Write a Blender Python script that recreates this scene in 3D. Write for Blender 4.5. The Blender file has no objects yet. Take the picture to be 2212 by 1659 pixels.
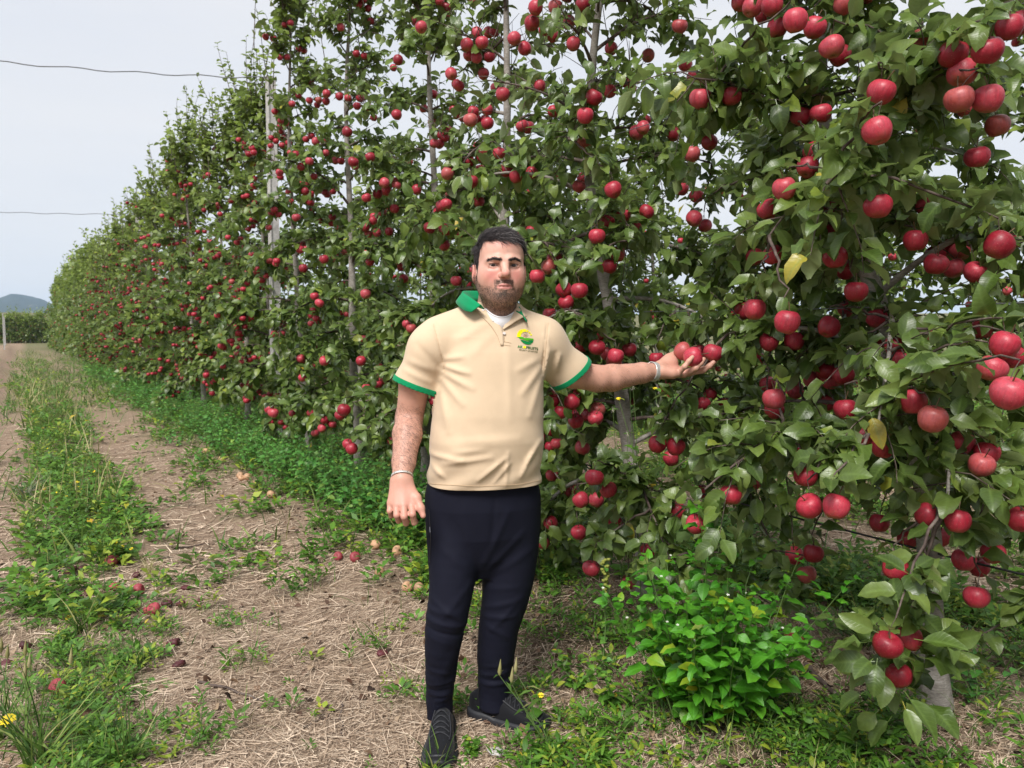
import bpy, bmesh, math, random, time
import numpy as np
from mathutils import Vector, Matrix
R = math.radians
T0 = time.time()
scene = bpy.context.scene
COL = scene.collection

# ------------------------------------------------------------------ camera, sky, sun, exposure
PITCH = R(3.94)
CAM_H = 1.40
cam_data = bpy.data.cameras.new('camera')
cam_data.sensor_width = 36.0
cam_data.lens = 36.0 * 1661.0 / 2212.0
cam_data.clip_start = 0.05
cam_data.clip_end = 9000
cam_data.dof.use_dof = True
cam_data.dof.focus_distance = 2.6
cam_data.dof.aperture_fstop = 7.0
cam = bpy.data.objects.new('camera', cam_data)
COL.objects.link(cam)
cam.location = (0, 0, CAM_H)
cam.rotation_euler = (R(90) - PITCH, 0, 0)
scene.camera = cam

SUN_EL, SUN_AZ = R(50), R(200)          # azimuth measured from +Y towards +X: the bright part of the cloud is behind the camera
world = bpy.data.worlds.new('World')
scene.world = world
world.use_nodes = True
wn, wl = world.node_tree.nodes, world.node_tree.links
wn.clear()
w_out = wn.new('ShaderNodeOutputWorld')
w_bg = wn.new('ShaderNodeBackground')
w_sky = wn.new('ShaderNodeTexSky')
w_sky.sky_type = 'NISHITA'
w_sky.sun_disc = False
w_sky.sun_elevation = SUN_EL
w_sky.sun_rotation = SUN_AZ
w_sky.dust_density = 3.0
w_mix = wn.new('ShaderNodeMix'); w_mix.data_type = 'RGBA'
w_mix.inputs[0].default_value = 0.93      # nearly closed cloud cover
w_tc = wn.new('ShaderNodeTexCoord')
w_map = wn.new('ShaderNodeMapping'); w_map.inputs['Scale'].default_value = (1.0, 1.0, 5.0)
w_noise = wn.new('ShaderNodeTexNoise'); w_noise.inputs['Scale'].default_value = 2.2; w_noise.inputs['Detail'].default_value = 4
w_ramp = wn.new('ShaderNodeValToRGB')
w_ramp.color_ramp.elements[0].position = 0.35; w_ramp.color_ramp.elements[0].color = (0.885, 0.912, 0.975, 1)
w_ramp.color_ramp.elements[1].position = 0.70; w_ramp.color_ramp.elements[1].color = (0.965, 0.968, 0.990, 1)
w_scl = wn.new('ShaderNodeVectorMath'); w_scl.operation = 'SCALE'; w_scl.inputs['Scale'].default_value = 5.7
wl.new(w_tc.outputs['Generated'], w_map.inputs['Vector'])
wl.new(w_map.outputs[0], w_noise.inputs['Vector'])
wl.new(w_noise.outputs[0], w_ramp.inputs[0])
wl.new(w_ramp.outputs[0], w_scl.inputs[0])
wl.new(w_sky.outputs[0], w_mix.inputs['A'])
wl.new(w_scl.outputs[0], w_mix.inputs['B'])
wl.new(w_mix.outputs['Result'], w_bg.inputs['Color'])
w_bg.inputs['Strength'].default_value = 0.05
wl.new(w_bg.outputs[0], w_out.inputs['Surface'])

sun_data = bpy.data.lights.new('sun', 'SUN')
sun_data.energy = 1.5
sun_data.angle = R(22)
sun_data.color = (1.0, 0.965, 0.91)
sun = bpy.data.objects.new('sun', sun_data)
COL.objects.link(sun)
_sd = Vector((math.sin(SUN_AZ) * math.cos(SUN_EL), math.cos(SUN_AZ) * math.cos(SUN_EL), math.sin(SUN_EL)))
sun.rotation_euler = _sd.to_track_quat('Z', 'Y').to_euler()

scene.view_settings.view_transform = 'Standard'
scene.view_settings.look = 'None'
scene.view_settings.gamma = 1.0
scene.view_settings.exposure = 1.72
scene.view_settings.use_curve_mapping = False
scene.cycles.max_bounces = 8
scene.cycles.diffuse_bounces = 3
scene.cycles.glossy_bounces = 2
scene.cycles.transmission_bounces = 4
scene.cycles.volume_bounces = 1
scene.cycles.caustics_reflective = False
scene.cycles.caustics_refractive = False

# ------------------------------------------------------------------ geometry of the place
_cp, _sp = math.cos(PITCH), math.sin(PITCH)
def ip(u, v, Y):
    """world point at distance Y ahead seen at (u, v) on a 2212 x 1659 print of the photograph"""
    cx, cy = (u - 1106) / 1661.0, (829.5 - v) / 1661.0
    t = Y / (_cp + cy * _sp)
    return np.array((t * cx, Y, CAM_H + t * (-_sp + cy * _cp)))
def gp(u, v, z=0.0):
    """ground point (height z) seen at (u, v)"""
    cx, cy = (u - 1106) / 1661.0, (829.5 - v) / 1661.0
    t = (z - CAM_H) / (-_sp + cy * _cp)
    return np.array((t * cx, t * (_cp + cy * _sp), z))
def proj(P):
    """(u, v, depth) of world points"""
    P = np.asarray(P, float).reshape(-1, 3)
    q = P - np.array((0, 0, CAM_H))
    dz = q[:, 1] * _cp - q[:, 2] * _sp
    up = q[:, 1] * _sp + q[:, 2] * _cp
    dd = np.where(dz > 1e-3, dz, 1e-3)
    return 1106 + 1661 * q[:, 0] / dd, 829.5 - 1661 * up / dd, dz
ROW_A = R(32.5)
ROW_D = np.array((-math.sin(ROW_A), math.cos(ROW_A), 0.0))     # along the row, away from the camera
ROW_N = np.array((math.cos(ROW_A), math.sin(ROW_A), 0.0))      # across the alley, towards the row
ROW_P = 2.68
def rowpt(p, s, z=0.0):
    return ROW_N * p + ROW_D * s + np.array((0, 0, z))

# ------------------------------------------------------------------ object helpers
def mesh_np(name, V, F, mat=None, attrs=None, smooth=True, mats=None, midx=None):
    """mesh from numpy arrays; F is (n,3)/(n,4) or a list of such arrays"""
    Fs = [np.asarray(f, np.int32) for f in (F if isinstance(F, list) else [F]) if len(f)]
    V = np.asarray(V, np.float32).reshape(-1, 3)
    me = bpy.data.meshes.new(name)
    me.vertices.add(len(V))
    me.vertices.foreach_set('co', V.ravel())
    tot = np.concatenate([np.full(len(f), f.shape[1], np.int32) for f in Fs])
    loops = np.concatenate([f.ravel() for f in Fs])
    me.loops.add(len(loops))
    me.loops.foreach_set('vertex_index', loops)
    me.polygons.add(len(tot))
    st = np.zeros(len(tot), np.int32); st[1:] = np.cumsum(tot)[:-1]
    me.polygons.foreach_set('loop_start', st)
    me.polygons.foreach_set('loop_total', tot)
    if smooth:
        me.polygons.foreach_set('use_smooth', np.ones(len(tot), bool))
    if attrs:
        for k, a in attrs.items():
            a = np.asarray(a, np.float32)
            if a.ndim == 1:
                at = me.attributes.new(k, 'FLOAT', 'POINT'); at.data.foreach_set('value', a)
            elif a.shape[1] == 3:
                at = me.attributes.new(k, 'FLOAT_VECTOR', 'POINT'); at.data.foreach_set('vector', a.ravel())
            elif a.shape[1] == 4:
                at = me.attributes.new(k, 'FLOAT_COLOR', 'POINT'); at.data.foreach_set('color', a.ravel())
    me.update(calc_edges=True)
    for m in (mats or ([mat] if mat else [])):
        me.materials.append(m)
    if midx is not None:
        me.polygons.foreach_set('material_index', np.asarray(midx, np.int32))
    return me
def link(name, me, parent=None, loc=None):
    o = bpy.data.objects.new(name, me)
    COL.objects.link(o)
    if parent is not None:
        o.parent = parent
        if parent.type == 'EMPTY' and loc is None:       # mesh data in world space under an Empty that has been placed
            o.matrix_parent_inverse = parent.matrix_world.inverted() if False else Matrix.Translation(-Vector(parent.location))
    if loc is not None:
        o.location = loc
    return o
def empty(name, loc):
    o = bpy.data.objects.new(name, None)
    o.empty_display_size = 0.1
    COL.objects.link(o)
    o.location = loc
    return o
def tag(o, label=None, cat=None, group=None, kind=None):
    if label: o['label'] = label
    if cat: o['category'] = cat
    if group: o['group'] = group
    if kind: o['kind'] = kind
    return o
def nrm(a):
    return a / np.maximum(np.linalg.norm(a, axis=-1, keepdims=True), 1e-9)
def tubes(polys, radii, sides=5, cap=False):
    """polys (M,K,3), radii (M,K): tapered tubes -> V, F"""
    P = np.asarray(polys, float); r = np.asarray(radii, float)
    if P.ndim == 2: P, r = P[None], r[None]
    M, K, _ = P.shape
    t = np.empty_like(P)
    t[:, 1:-1] = P[:, 2:] - P[:, :-2]; t[:, 0] = P[:, 1] - P[:, 0]; t[:, -1] = P[:, -1] - P[:, -2]
    t = nrm(t)
    mean_t = nrm(P[:, -1] - P[:, 0])
    ref = np.where(np.abs(mean_t[:, 2:3]) > 0.8, np.array((1.0, 0.2, 0.1)), np.array((0.1, 0.2, 1.0)))
    a = nrm(np.cross(t, ref[:, None, :])); b = np.cross(t, a)
    th = np.arange(sides) * 2 * math.pi / sides
    V = P[:, :, None, :] + r[:, :, None, None] * (a[:, :, None, :] * np.cos(th)[None, None, :, None] + b[:, :, None, :] * np.sin(th)[None, None, :, None])
    k = np.arange(K - 1)[:, None]; s = np.arange(sides)[None, :]
    q = np.stack([k * sides + s, k * sides + (s + 1) % sides, (k + 1) * sides + (s + 1) % sides, (k + 1) * sides + s], -1).reshape(-1, 4)
    F = (q[None] + (np.arange(M) * K * sides)[:, None, None]).reshape(-1, 4)
    V = V.reshape(-1, 3)
    if cap:
        F = [F]
        for e in (0, K - 1):
            F.append(np.stack([np.arange(sides)[None, :] + (np.arange(M) * K * sides)[:, None] + e * sides], -1).reshape(M, sides))
    return V, F
class Acc:
    """collects pieces into one mesh"""
    def __init__(self): self.V = []; self.F = {}; self.n = 0; self.A = {}
    def add(self, V, F, **attrs):
        V = np.asarray(V, np.float32).reshape(-1, 3)
        for f in (F if isinstance(F, list) and isinstance(F[0], np.ndarray) else [F]):
            f = np.asarray(f, np.int32)
            if len(f): self.F.setdefault(f.shape[1], []).append(f + self.n)
        self.V.append(V)
        for k, a in attrs.items():
            self.A.setdefault(k, []).append(np.broadcast_to(np.asarray(a, np.float32), (len(V),) + np.shape(a)[1:]) if np.ndim(a) else np.full(len(V), a, np.float32))
        self.n += len(V)
    def mesh(self, name, mat=None, smooth=True):
        if not self.V: return mesh_np(name, np.zeros((3, 3)), np.array([[0, 1, 2]]), mat)
        return mesh_np(name, np.concatenate(self.V), [np.concatenate(f) for f in self.F.values()], mat,
                       {k: np.concatenate(a) for k, a in self.A.items()}, smooth)

# ------------------------------------------------------------------ material helpers
class NT:
    def __init__(self, name):
        self.m = bpy.data.materials.new(name); self.m.use_nodes = True
        self.n, self.l = self.m.node_tree.nodes, self.m.node_tree.links
        self.n.clear()
        self.out = self.n.new('ShaderNodeOutputMaterial')
    def node(self, t, ins=None, **kw):
        x = self.n.new(t)
        for k, v in kw.items(): setattr(x, k, v)
        for k, v in (ins or {}).items(): self.put(x.inputs[k], v)
        return x
    def put(self, sock, v):
        if isinstance(v, bpy.types.NodeSocket): self.l.new(v, sock)
        else: sock.default_value = v if not (isinstance(v, tuple) and len(v) == 3 and sock.type == 'RGBA') else (*v, 1)
    def math(self, op, a, b=None, c=None, clamp=False):
        x = self.n.new('ShaderNodeMath'); x.operation = op; x.use_clamp = clamp
        for i, v in enumerate((a, b, c)):
            if v is not None: self.put(x.inputs[i], v)
        return x.outputs[0]
    def mix(self, f, a, b, blend='MIX'):
        x = self.n.new('ShaderNodeMix'); x.data_type = 'RGBA'; x.blend_type = blend
        self.put(x.inputs[0], f); self.put(x.inputs['A'], a); self.put(x.inputs['B'], b)
        return x.outputs['Result']
    def ramp(self, f, stops, interp='LINEAR'):
        x = self.n.new('ShaderNodeValToRGB'); cr = x.color_ramp; cr.interpolation = interp
        while len(cr.elements) > len(stops): cr.elements.remove(cr.elements[-1])
        while len(cr.elements) < len(stops): cr.elements.new(0.5)
        for e, (p, c) in zip(cr.elements, stops): e.position = p; e.color = (*c, 1) if len(c) == 3 else c
        self.put(x.inputs[0], f)
        return x.outputs[0]
    def noise(self, scale, detail=4, vec=None, rough=0.55, out=0):
        x = self.n.new('ShaderNodeTexNoise'); x.inputs['Scale'].default_value = scale; x.inputs['Detail'].default_value = detail
        x.inputs['Roughness'].default_value = rough
        if vec is not None: self.l.new(vec, x.inputs['Vector'])
        return x.outputs[out]
    def coord(self, out='Object'):
        return self.node('ShaderNodeTexCoord').outputs[out]
    def pos(self):
        return self.node('ShaderNodeNewGeometry').outputs['Position']
    def attr(self, name, out='Fac'):
        return self.node('ShaderNodeAttribute', attribute_name=name).outputs[out]
    def bump(self, h, strength=0.3, dist=0.01):
        return self.node('ShaderNodeBump', {'Height': h, 'Strength': strength, 'Distance': dist}).outputs[0]
    def bsdf(self, color, rough=0.6, spec=0.5, normal=None, **extra):
        x = self.node('ShaderNodeBsdfPrincipled', {'Base Color': color, 'Roughness': rough, 'Specular IOR Level': spec})
        if normal is not None: self.l.new(normal, x.inputs['Normal'])
        for k, v in extra.items(): self.put(x.inputs[k.replace('_', ' ')], v)
        return x.outputs[0]
    def done(self, shader):
        self.l.new(shader, self.out.inputs['Surface']); return self.m
    def translucent(self, base, color, fac):
        t = self.node('ShaderNodeBsdfTranslucent', {'Color': color}).outputs[0]
        x = self.n.new('ShaderNodeMixShader'); self.put(x.inputs[0], fac)
        self.l.new(base, x.inputs[1]); self.l.new(t, x.inputs[2])
        return x.outputs[0]

def leaf_material(name, dark, mid, light, young, rough=0.45, trans=0.22, dusty=0.0, vein=0.35, under=None):
    """leaf blade: tint varies from leaf to leaf, pale midrib, paler underside, thin enough to let light through"""
    t = NT(name)
    isl = t.node('ShaderNodeNewGeometry').outputs['Random Per Island']
    orn = t.node('ShaderNodeObjectInfo').outputs['Random']
    rnd = t.math('FRACT', t.math('ADD', isl, orn))
    c = t.ramp(rnd, [(0.0, dark), (0.45, mid), (0.955, light), (0.994, young), (1.0, (min(1, young[0] * 2.2), young[1] * 1.15, young[2]))])
    c = t.mix(t.attr('young'), c, t.ramp(rnd, [(0, tuple(0.75 * x for x in young)), (1, tuple(1.25 * x for x in young))]))
    luv = t.node('ShaderNodeSeparateXYZ', {0: t.attr('luv', 'Vector')})
    mid_rib = t.math('SUBTRACT', 1.0, t.math('MULTIPLY', t.math('ABSOLUTE', luv.outputs[1]), 9.0), clamp=True)
    side = t.math('SINE', t.math('ADD', t.math('MULTIPLY', luv.outputs[0], 55.0), t.math('MULTIPLY', t.math('ABSOLUTE', luv.outputs[1]), -26.0)))
    side = t.math('MULTIPLY', t.math('SUBTRACT', side, 0.7, clamp=True), 1.8)
    c = t.mix(t.math('MULTIPLY', t.math('ADD', mid_rib, side, clamp=True), vein), c, tuple(min(1, 1.9 * x + 0.03) for x in mid))
    nz = t.noise(60, 3, t.pos())
    c = t.mix(t.math('MULTIPLY', t.math('SUBTRACT', nz, 0.35, clamp=True), 0.8), c, tuple(0.65 * x for x in dark))
    if dusty:
        dn = t.noise(9, 2, t.pos())
        spk = t.math('GREATER_THAN', t.noise(900, 1, t.pos()), 0.57)
        c = t.mix(t.math('MULTIPLY', t.math('MULTIPLY', t.math('SUBTRACT', dn, 0.35, clamp=True), dusty * 2.2), t.math('ADD', 0.55, t.math('MULTIPLY', spk, 0.6))), c, (0.30, 0.34, 0.27))
    back = t.node('ShaderNodeNewGeometry').outputs['Backfacing']
    un = under or tuple(0.5 * a + 0.5 * b for a, b in zip(light, (0.26, 0.30, 0.20)))
    c = t.mix(t.math('MULTIPLY', back, 0.75), c, un)
    bs = t.bsdf(c, rough, 0.5, t.bump(t.math('ADD', t.math('MULTIPLY', mid_rib, -0.6), t.math('MULTIPLY', side, -0.6)), 0.35, 0.002))
    return t.done(t.translucent(bs, t.mix(0.35, c, (0.25, 0.42, 0.05)), trans))

def simple(name, color, rough=0.6, spec=0.5, nscale=None, namt=0.25, bump=0.0, metallic=0.0, bdist=0.005):
    t = NT(name)
    c = (*color, 1); nm = None
    if nscale:
        n = t.noise(nscale, 5, t.coord())
        c = t.mix(t.math('MULTIPLY', n, namt * 2), tuple(min(1, x * (1 + namt)) for x in color), tuple(x * (1 - namt) for x in color))
        if bump: nm = t.bump(n, bump, bdist)
    return t.done(t.bsdf(c, rough, spec, nm, Metallic=metallic))
# ------------------------------------------------------------------ the ground
def vnoise(x, y, seed=0):
    """smooth value noise in 0..1 for numpy arrays"""
    x = np.asarray(x, float); y = np.asarray(y, float)
    xi, yi = np.floor(x).astype(np.int64), np.floor(y).astype(np.int64)
    fx, fy = x - xi, y - yi
    fx, fy = fx * fx * (3 - 2 * fx), fy * fy * (3 - 2 * fy)
    def h(a, b):
        n = (a * 374761393 + b * 668265263 + seed * 974634541) & 0x7fffffff
        n = ((n ^ (n >> 13)) * 1274126177) & 0x7fffffff
        return ((n ^ (n >> 16)) & 0xffff) / 65535.0
    return (h(xi, yi) * (1 - fx) + h(xi + 1, yi) * fx) * (1 - fy) + (h(xi, yi + 1) * (1 - fx) + h(xi + 1, yi + 1) * fx) * fy
def fbm(x, y, seed=0, o=4):
    r = 0; a = 0.5
    for i in range(o):
        r = r + a * vnoise(np.asarray(x) * 2 ** i, np.asarray(y) * 2 ** i, seed + i * 17); a *= 0.5
    return r / (1 - 0.5 ** o)
def ps_of(x, y):
    return x * ROW_N[0] + y * ROW_N[1], x * ROW_D[0] + y * ROW_D[1]
def ground_z(x, y):
    p, s = ps_of(x, y)
    d = np.hypot(x, y)
    near = np.clip(1 - d / 60.0, 0, 1)
    z = (fbm(x * 0.9, y * 0.9, 5) - 0.5) * 0.07 + (fbm(x * 5, y * 5, 9) - 0.5) * 0.028
    ruts = -0.03 * np.exp(-((p - 1.05) / 0.32) ** 2) - 0.03 * np.exp(-((p + 0.55) / 0.32) ** 2)
    bank = 0.05 * np.exp(-((p - ROW_P) / 0.55) ** 2)
    foot = 1 - 0.8 * np.exp(-(((x + 0.13) / 0.5) ** 2 + ((y - 2.55) / 0.35) ** 2))
    far = np.clip((d - 90) / 260.0, 0, 1)
    return (z + ruts) * near * foot + bank * near + 9.0 * far ** 2 * (d > 90)
def green_amount(x, y):
    """how weedy the ground is, 0..1"""
    p, s = ps_of(x, y)
    nz = fbm(x * 1.3, y * 1.3, 31)
    nz2 = fbm(x * 4.5, y * 4.5, 77)
    w = (nz - 0.5) * 0.9
    edge = 0.36 + 0.5 * np.clip((s - 3) / 3, 0, 1) + w * 0.5
    strip = np.clip((edge - p) / 0.25, 0, 1) * np.clip((p + 0.10 + 0.25 * w) / 0.25, 0, 1) * (1 - 0.8 * np.exp(-((s - 4.7 - w) / 0.75) ** 2))
    verge = (0.34 + 0.22 * np.clip((s - 6) / 6, 0, 1)) * np.clip((p - 1.35 - w) / 0.5, 0, 1)
    row = np.clip((p - 1.75 - 0.6 * w) / 0.35, 0, 1) * (0.50 + 0.5 * np.clip((s - 5.0) / 1.5, 0, 1))
    g = np.maximum(np.maximum(strip, verge), row)
    track2 = np.exp(-((p - 4.6) / 0.6) ** 2) + np.exp(-((p - 6.1) / 0.4) ** 2)
    g = np.where(p > 3.3, np.clip(0.85 - track2, 0.05, 1), g)
    g = np.where((p > 2.45) & (p < 3.3) & (s < 4), 0.45 * g, g)
    g = np.maximum(g, 0.62 * np.clip((s - 13) / 9, 0, 1) * (p > -0.35) * (p < 3))
    return np.clip(g * (0.15 + 1.7 * nz2 ** 1.3) + 0.25 * np.clip((nz2 - 0.57) / 0.06, 0, 1), 0, 1)

gr = [0.0]
r_ = 0.35
while r_ < 6000:
    gr.append(r_); r_ *= 1.045 if r_ < 14 else 1.12
gr = np.array(gr)
ga = np.linspace(0, 2 * math.pi, 181)[:-1]
# finer in front of the camera
ga = np.sort(np.concatenate([ga, np.linspace(R(47), R(133), 181)[:-1] + R(0.13)]))
X = gr[1:, None] * np.cos(ga)[None]; Yv = gr[1:, None] * np.sin(ga)[None]
Z = ground_z(X, Yv)
nr, na = X.shape
GV = np.concatenate([np.stack([X, Yv, Z], -1).reshape(-1, 3), [[0, 0, float(ground_z(np.array(0.), np.array(0.)))]]])
i, j = np.meshgrid(np.arange(nr - 1), np.arange(na), indexing='ij')
GQ = np.stack([i * na + j, (i + 1) * na + j, (i + 1) * na + (j + 1) % na, i * na + (j + 1) % na], -1).reshape(-1, 4)
GT = np.stack([np.full(na, nr * na), np.arange(na), (np.arange(na) + 1) % na], -1)
gdist = np.hypot(GV[:, 0], GV[:, 1])
gg = green_amount(GV[:, 0], GV[:, 1])
gp_, gs_ = ps_of(GV[:, 0], GV[:, 1])
fargreen = np.clip((gdist - 45) / 40, 0, 1)
gg = gg * (1 - fargreen) + fargreen * np.where(np.abs(gp_ + 0.9) < 0.9, 0.12, 0.9)
dirt = np.exp(-((gp_ - 2.15) / 0.42) ** 2) * 0.9 * np.clip((6 - gs_) / 3, 0.25, 1) + np.exp(-((gp_ + 0.65) / 0.35) ** 2) * 0.45
t = NT('orchard_soil')
pos = t.pos()
n1 = t.noise(3.0, 6, pos); n2 = t.noise(38, 6, pos, 0.7); n3 = t.noise(150, 3, pos)
straw = t.ramp(n2, [(0.25, (0.12, 0.082, 0.058)), (0.5, (0.29, 0.205, 0.148)), (0.75, (0.48, 0.375, 0.28))])
soil = t.ramp(n2, [(0.25, (0.028, 0.018, 0.012)), (0.55, (0.075, 0.046, 0.032)), (0.8, (0.15, 0.10, 0.075))])
green = t.ramp(n2, [(0.3, (0.035, 0.055, 0.018)), (0.6, (0.085, 0.13, 0.035)), (0.8, (0.17, 0.19, 0.07))])
dfac = t.math('ADD', t.attr('dirt'), t.math('MULTIPLY', t.math('SUBTRACT', n1, 0.5), 0.8), clamp=True)
c = t.mix(dfac, straw, soil)
gfac = t.math('ADD', t.attr('green'), t.math('MULTIPLY', t.math('SUBTRACT', n2, 0.55), 0.9), clamp=True)
c = t.mix(t.math('MULTIPLY', gfac, 0.75), c, green)
M_SOIL = t.done(t.bsdf(c, 0.95, 0.15, t.bump(t.math('ADD', n2, t.math('MULTIPLY', n3, 0.4)), 0.8, 0.02)))
ground = link('ground', mesh_np('ground', GV, [GQ, GT], M_SOIL, {'green': gg, 'dirt': dirt}))
tag(ground, 'orchard alley ground of dry mown grass, bare soil and weedy strips', kind='structure')

# ------------------------------------------------------------------ far hill
hv = []; hn = 90
us = np.linspace(-520, 560, hn)
def ridge(u):
    a = 715 - (70 * np.exp(-((u - 28) / 150.0) ** 2) + 8 * np.exp(-((u - 40) / 30.0) ** 2) + 5 * np.exp(-((u - 85) / 25.0) ** 2) + 20 * np.exp(-((u - 320) / 160.) ** 2))
    return a + 3 * (fbm(u / 18.0, u * 0 + 3, 4) - 0.5) + 1.4 * (fbm(u / 4.0, u * 0 + 1, 8) - .5)
rows = []
for k in range(14):
    f = k / 13.0
    D = 3000 - 900 * (1 - f) ** 1.0
    P = []
    for u in us:
        hgt = (715 - ridge(u)) / 1661.0 * 3000 * (f ** 0.75)
        b = ip(u, 715, D)
        P.append((b[0], b[1], max(0.0, hgt) * (0.86 + 0.14 * (1 if k in (0, 13) else vnoise(u / 25.0 + k * 3.1, k * 0.7, 3) * 2)) + (4 if k else -6)))
    rows.append(P)
for k in range(1, 6):                       # far side, so that the hill has a back
    rows.append([(x * (1 + 0.06 * k), y + 180 * k, z * max(0, 1 - (k / 5.0) ** 2) - (6 if k == 5 else 0)) for (x, y, z) in rows[13]])
HV = np.array(rows).reshape(-1, 3); nk = len(rows)
i, j = np.meshgrid(np.arange(nk - 1), np.arange(hn - 1), indexing='ij')
HF = np.stack([i * hn + j, i * hn + j + 1, (i + 1) * hn + j + 1, (i + 1) * hn + j], -1).reshape(-1, 4)
t = NT('hill_scrub')
n = t.noise(0.02, 8, t.pos(), 0.7)
M_HILL = t.done(t.bsdf(t.ramp(n, [(0.35, (0.016, 0.026, 0.018)), (0.58, (0.03, 0.04, 0.024)), (0.70, (0.14, 0.115, 0.08))]), 1.0, 0.0))
tag(link('hill', mesh_np('hill', HV, HF, M_HILL)), 'low scrubby blue hill on the horizon at far left', kind='structure')
# ------------------------------------------------------------------ leaves, apples, trees
def leaf_shape(nl, wid=0.30, fold=0.35, curl=0.5, wave=0.0, tip=0.12, petiole=True, twist=0.0, pointed=False):
    """one leaf of length 1 along +y from its base, width in x, upper face +z; 2*nl quads"""
    ys = np.linspace(0, 1, nl + 1)
    ys = 0.5 * ys + 0.5 * (0.5 - 0.5 * np.cos(np.pi * ys))
    prof = np.sin(np.pi * np.clip(ys, 0, 1) ** 0.80) ** 0.75
    if pointed: prof = ys ** 0.55 * (1 - ys) ** 1.05; prof = prof / prof.max()
    prof[0] = 0.12; prof[-1] = 0.0
    V = []; L = []
    pl = 0.22 if petiole else 0.0
    # centre line bends down
    cy = [0.0]; cz = [0.0]
    for k in range(1, nl + 1):
        a = curl * (ys[k] - 0.2); cy.append(cy[-1] + math.cos(a) * (ys[k] - ys[k - 1])); cz.append(cz[-1] - math.sin(a) * (ys[k] - ys[k - 1]))
    for k in range(nl + 1):
        w = wid * prof[k]
        wv = wave * math.sin(ys[k] * 11.0)
        tw = twist * ys[k]
        for sx in (-1, 0, 1):
            z = abs(sx) * w * fold + sx * wv * (1 if sx else 0) * w * 2.5 + sx * w * math.sin(tw)
            V.append((sx * w * math.cos(tw), pl + cy[k], cz[k] + z)); L.append((ys[k], sx * prof[k] * 0.5, 0))
    F = []
    for k in range(nl):
        a = k * 3
        F += [(a, a + 1, a + 4, a + 3), (a + 1, a + 2, a + 5, a + 4)]
    if petiole:
        n0 = len(V)
        V += [(-0.012, 0, 0.03), (0.012, 0, 0.03), (0.012, pl + 0.02, 0.0), (-0.012, pl + 0.02, 0.0)]
        L += [(0.5, 0, 0)] * 4
        F.append((n0, n0 + 1, n0 + 2, n0 + 3))
    return np.array(V), np.array(F), np.array(L)
_ls = [(0.29, 0.34, 0.9, 0.10, 0.0), (0.31, 0.22, 1.3, 0.16, 0.5), (0.26, 0.5, 0.5, 0.06, 0.2), (0.33, 0.15, 1.1, 0.22, -0.6), (0.28, 0.55, 1.5, 0.12, -0.3)]
LEAF_XH = [leaf_shape(7, a, b, c, d, twist=e) for a, b, c, d, e in _ls]
LEAF_HI = [leaf_shape(5, a, b, c, d, twist=e) for a, b, c, d, e in _ls]
LEAF_MH = [leaf_shape(4, a, b, c, 0, petiole=False, twist=e) for a, b, c, d, e in _ls]
LEAF_MD = [leaf_shape(3, 0.32, 0.3, 0.8, petiole=False), leaf_shape(3, 0.34, 0.18, 1.2, petiole=False)]
_lo = (np.array([(0, 0, 0), (-0.3, 0.5, 0.08), (0, 1.0, -0.18), (0.3, 0.5, 0.08)], float), np.array([(0, 3, 2, 1)]), np.array([(0, 0, 0), (0.5, -0.5, 0), (1, 0, 0), (0.5, 0.5, 0)], float))
LEAF_LO = [_lo]

def frames(dirs, ups):
    y = nrm(dirs); x = nrm(np.cross(y, ups)); z = np.cross(x, y)
    return x, y, z
def place_leaves(acc, pos, dirs, ups, size, shapes, rng, young=None):
    n = len(pos)
    if n == 0: return
    which = rng.integers(0, len(shapes), n)
    x, y, z = frames(dirs, ups)
    for w, (lv, lf, ll) in enumerate(shapes):
        m = np.nonzero(which == w)[0]
        if len(m) == 0: continue
        s = size[m][:, None, None]
        V = pos[m][:, None, :] + s * (lv[None, :, 0:1] * x[m][:, None, :] + lv[None, :, 1:2] * y[m][:, None, :] + lv[None, :, 2:3] * z[m][:, None, :])
        F = (lf[None] + (np.arange(len(m)) * len(lv))[:, None, None]).reshape(-1, lf.shape[1])
        yo = np.repeat(young[m] if young is not None else np.zeros(len(m)), len(lv))
        acc.add(V.reshape(-1, 3), F, luv=np.tile(ll, (len(m), 1)), young=yo)

M_LEAF = leaf_material('apple_leaf', (0.042, 0.078, 0.013), (0.092, 0.152, 0.024), (0.172, 0.235, 0.046), (0.24, 0.32, 0.036), 0.34, 0.30, dusty=0.15)
M_LEAF_FAR = leaf_material('apple_leaf_far', (0.046, 0.084, 0.015), (0.103, 0.165, 0.027), (0.192, 0.250, 0.050), (0.25, 0.33, 0.040), 0.40, 0.32, vein=0.1)
t = NT('apple_bark')
n = t.noise(14, 6, t.pos(), 0.65)
vv = t.node('ShaderNodeMapping', {'Vector': t.pos(), 'Scale': (60., 60., 260.)}).outputs[0]
n2 = t.noise(1.0, 3, vv)
cb = t.ramp(t.math('ADD', t.math('MULTIPLY', n, 0.6), t.math('MULTIPLY', n2, 0.4)), [(0.32, (0.12, 0.105, 0.092)), (0.5, (0.27, 0.245, 0.22)), (0.68, (0.46, 0.43, 0.40))])
M_TRUNK = t.done(t.bsdf(cb, 0.85, 0.25, t.bump(n2, 0.5, 0.004)))
t = NT('apple_twig_bark')
n = t.noise(25, 5, t.pos(), 0.65)
M_TWIG = t.done(t.bsdf(t.ramp(n, [(0.35, (0.045, 0.030, 0.026)), (0.55, (0.11, 0.082, 0.070)), (0.7, (0.21, 0.175, 0.15))]), 0.75, 0.3, t.bump(n, 0.3, 0.003)))

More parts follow.
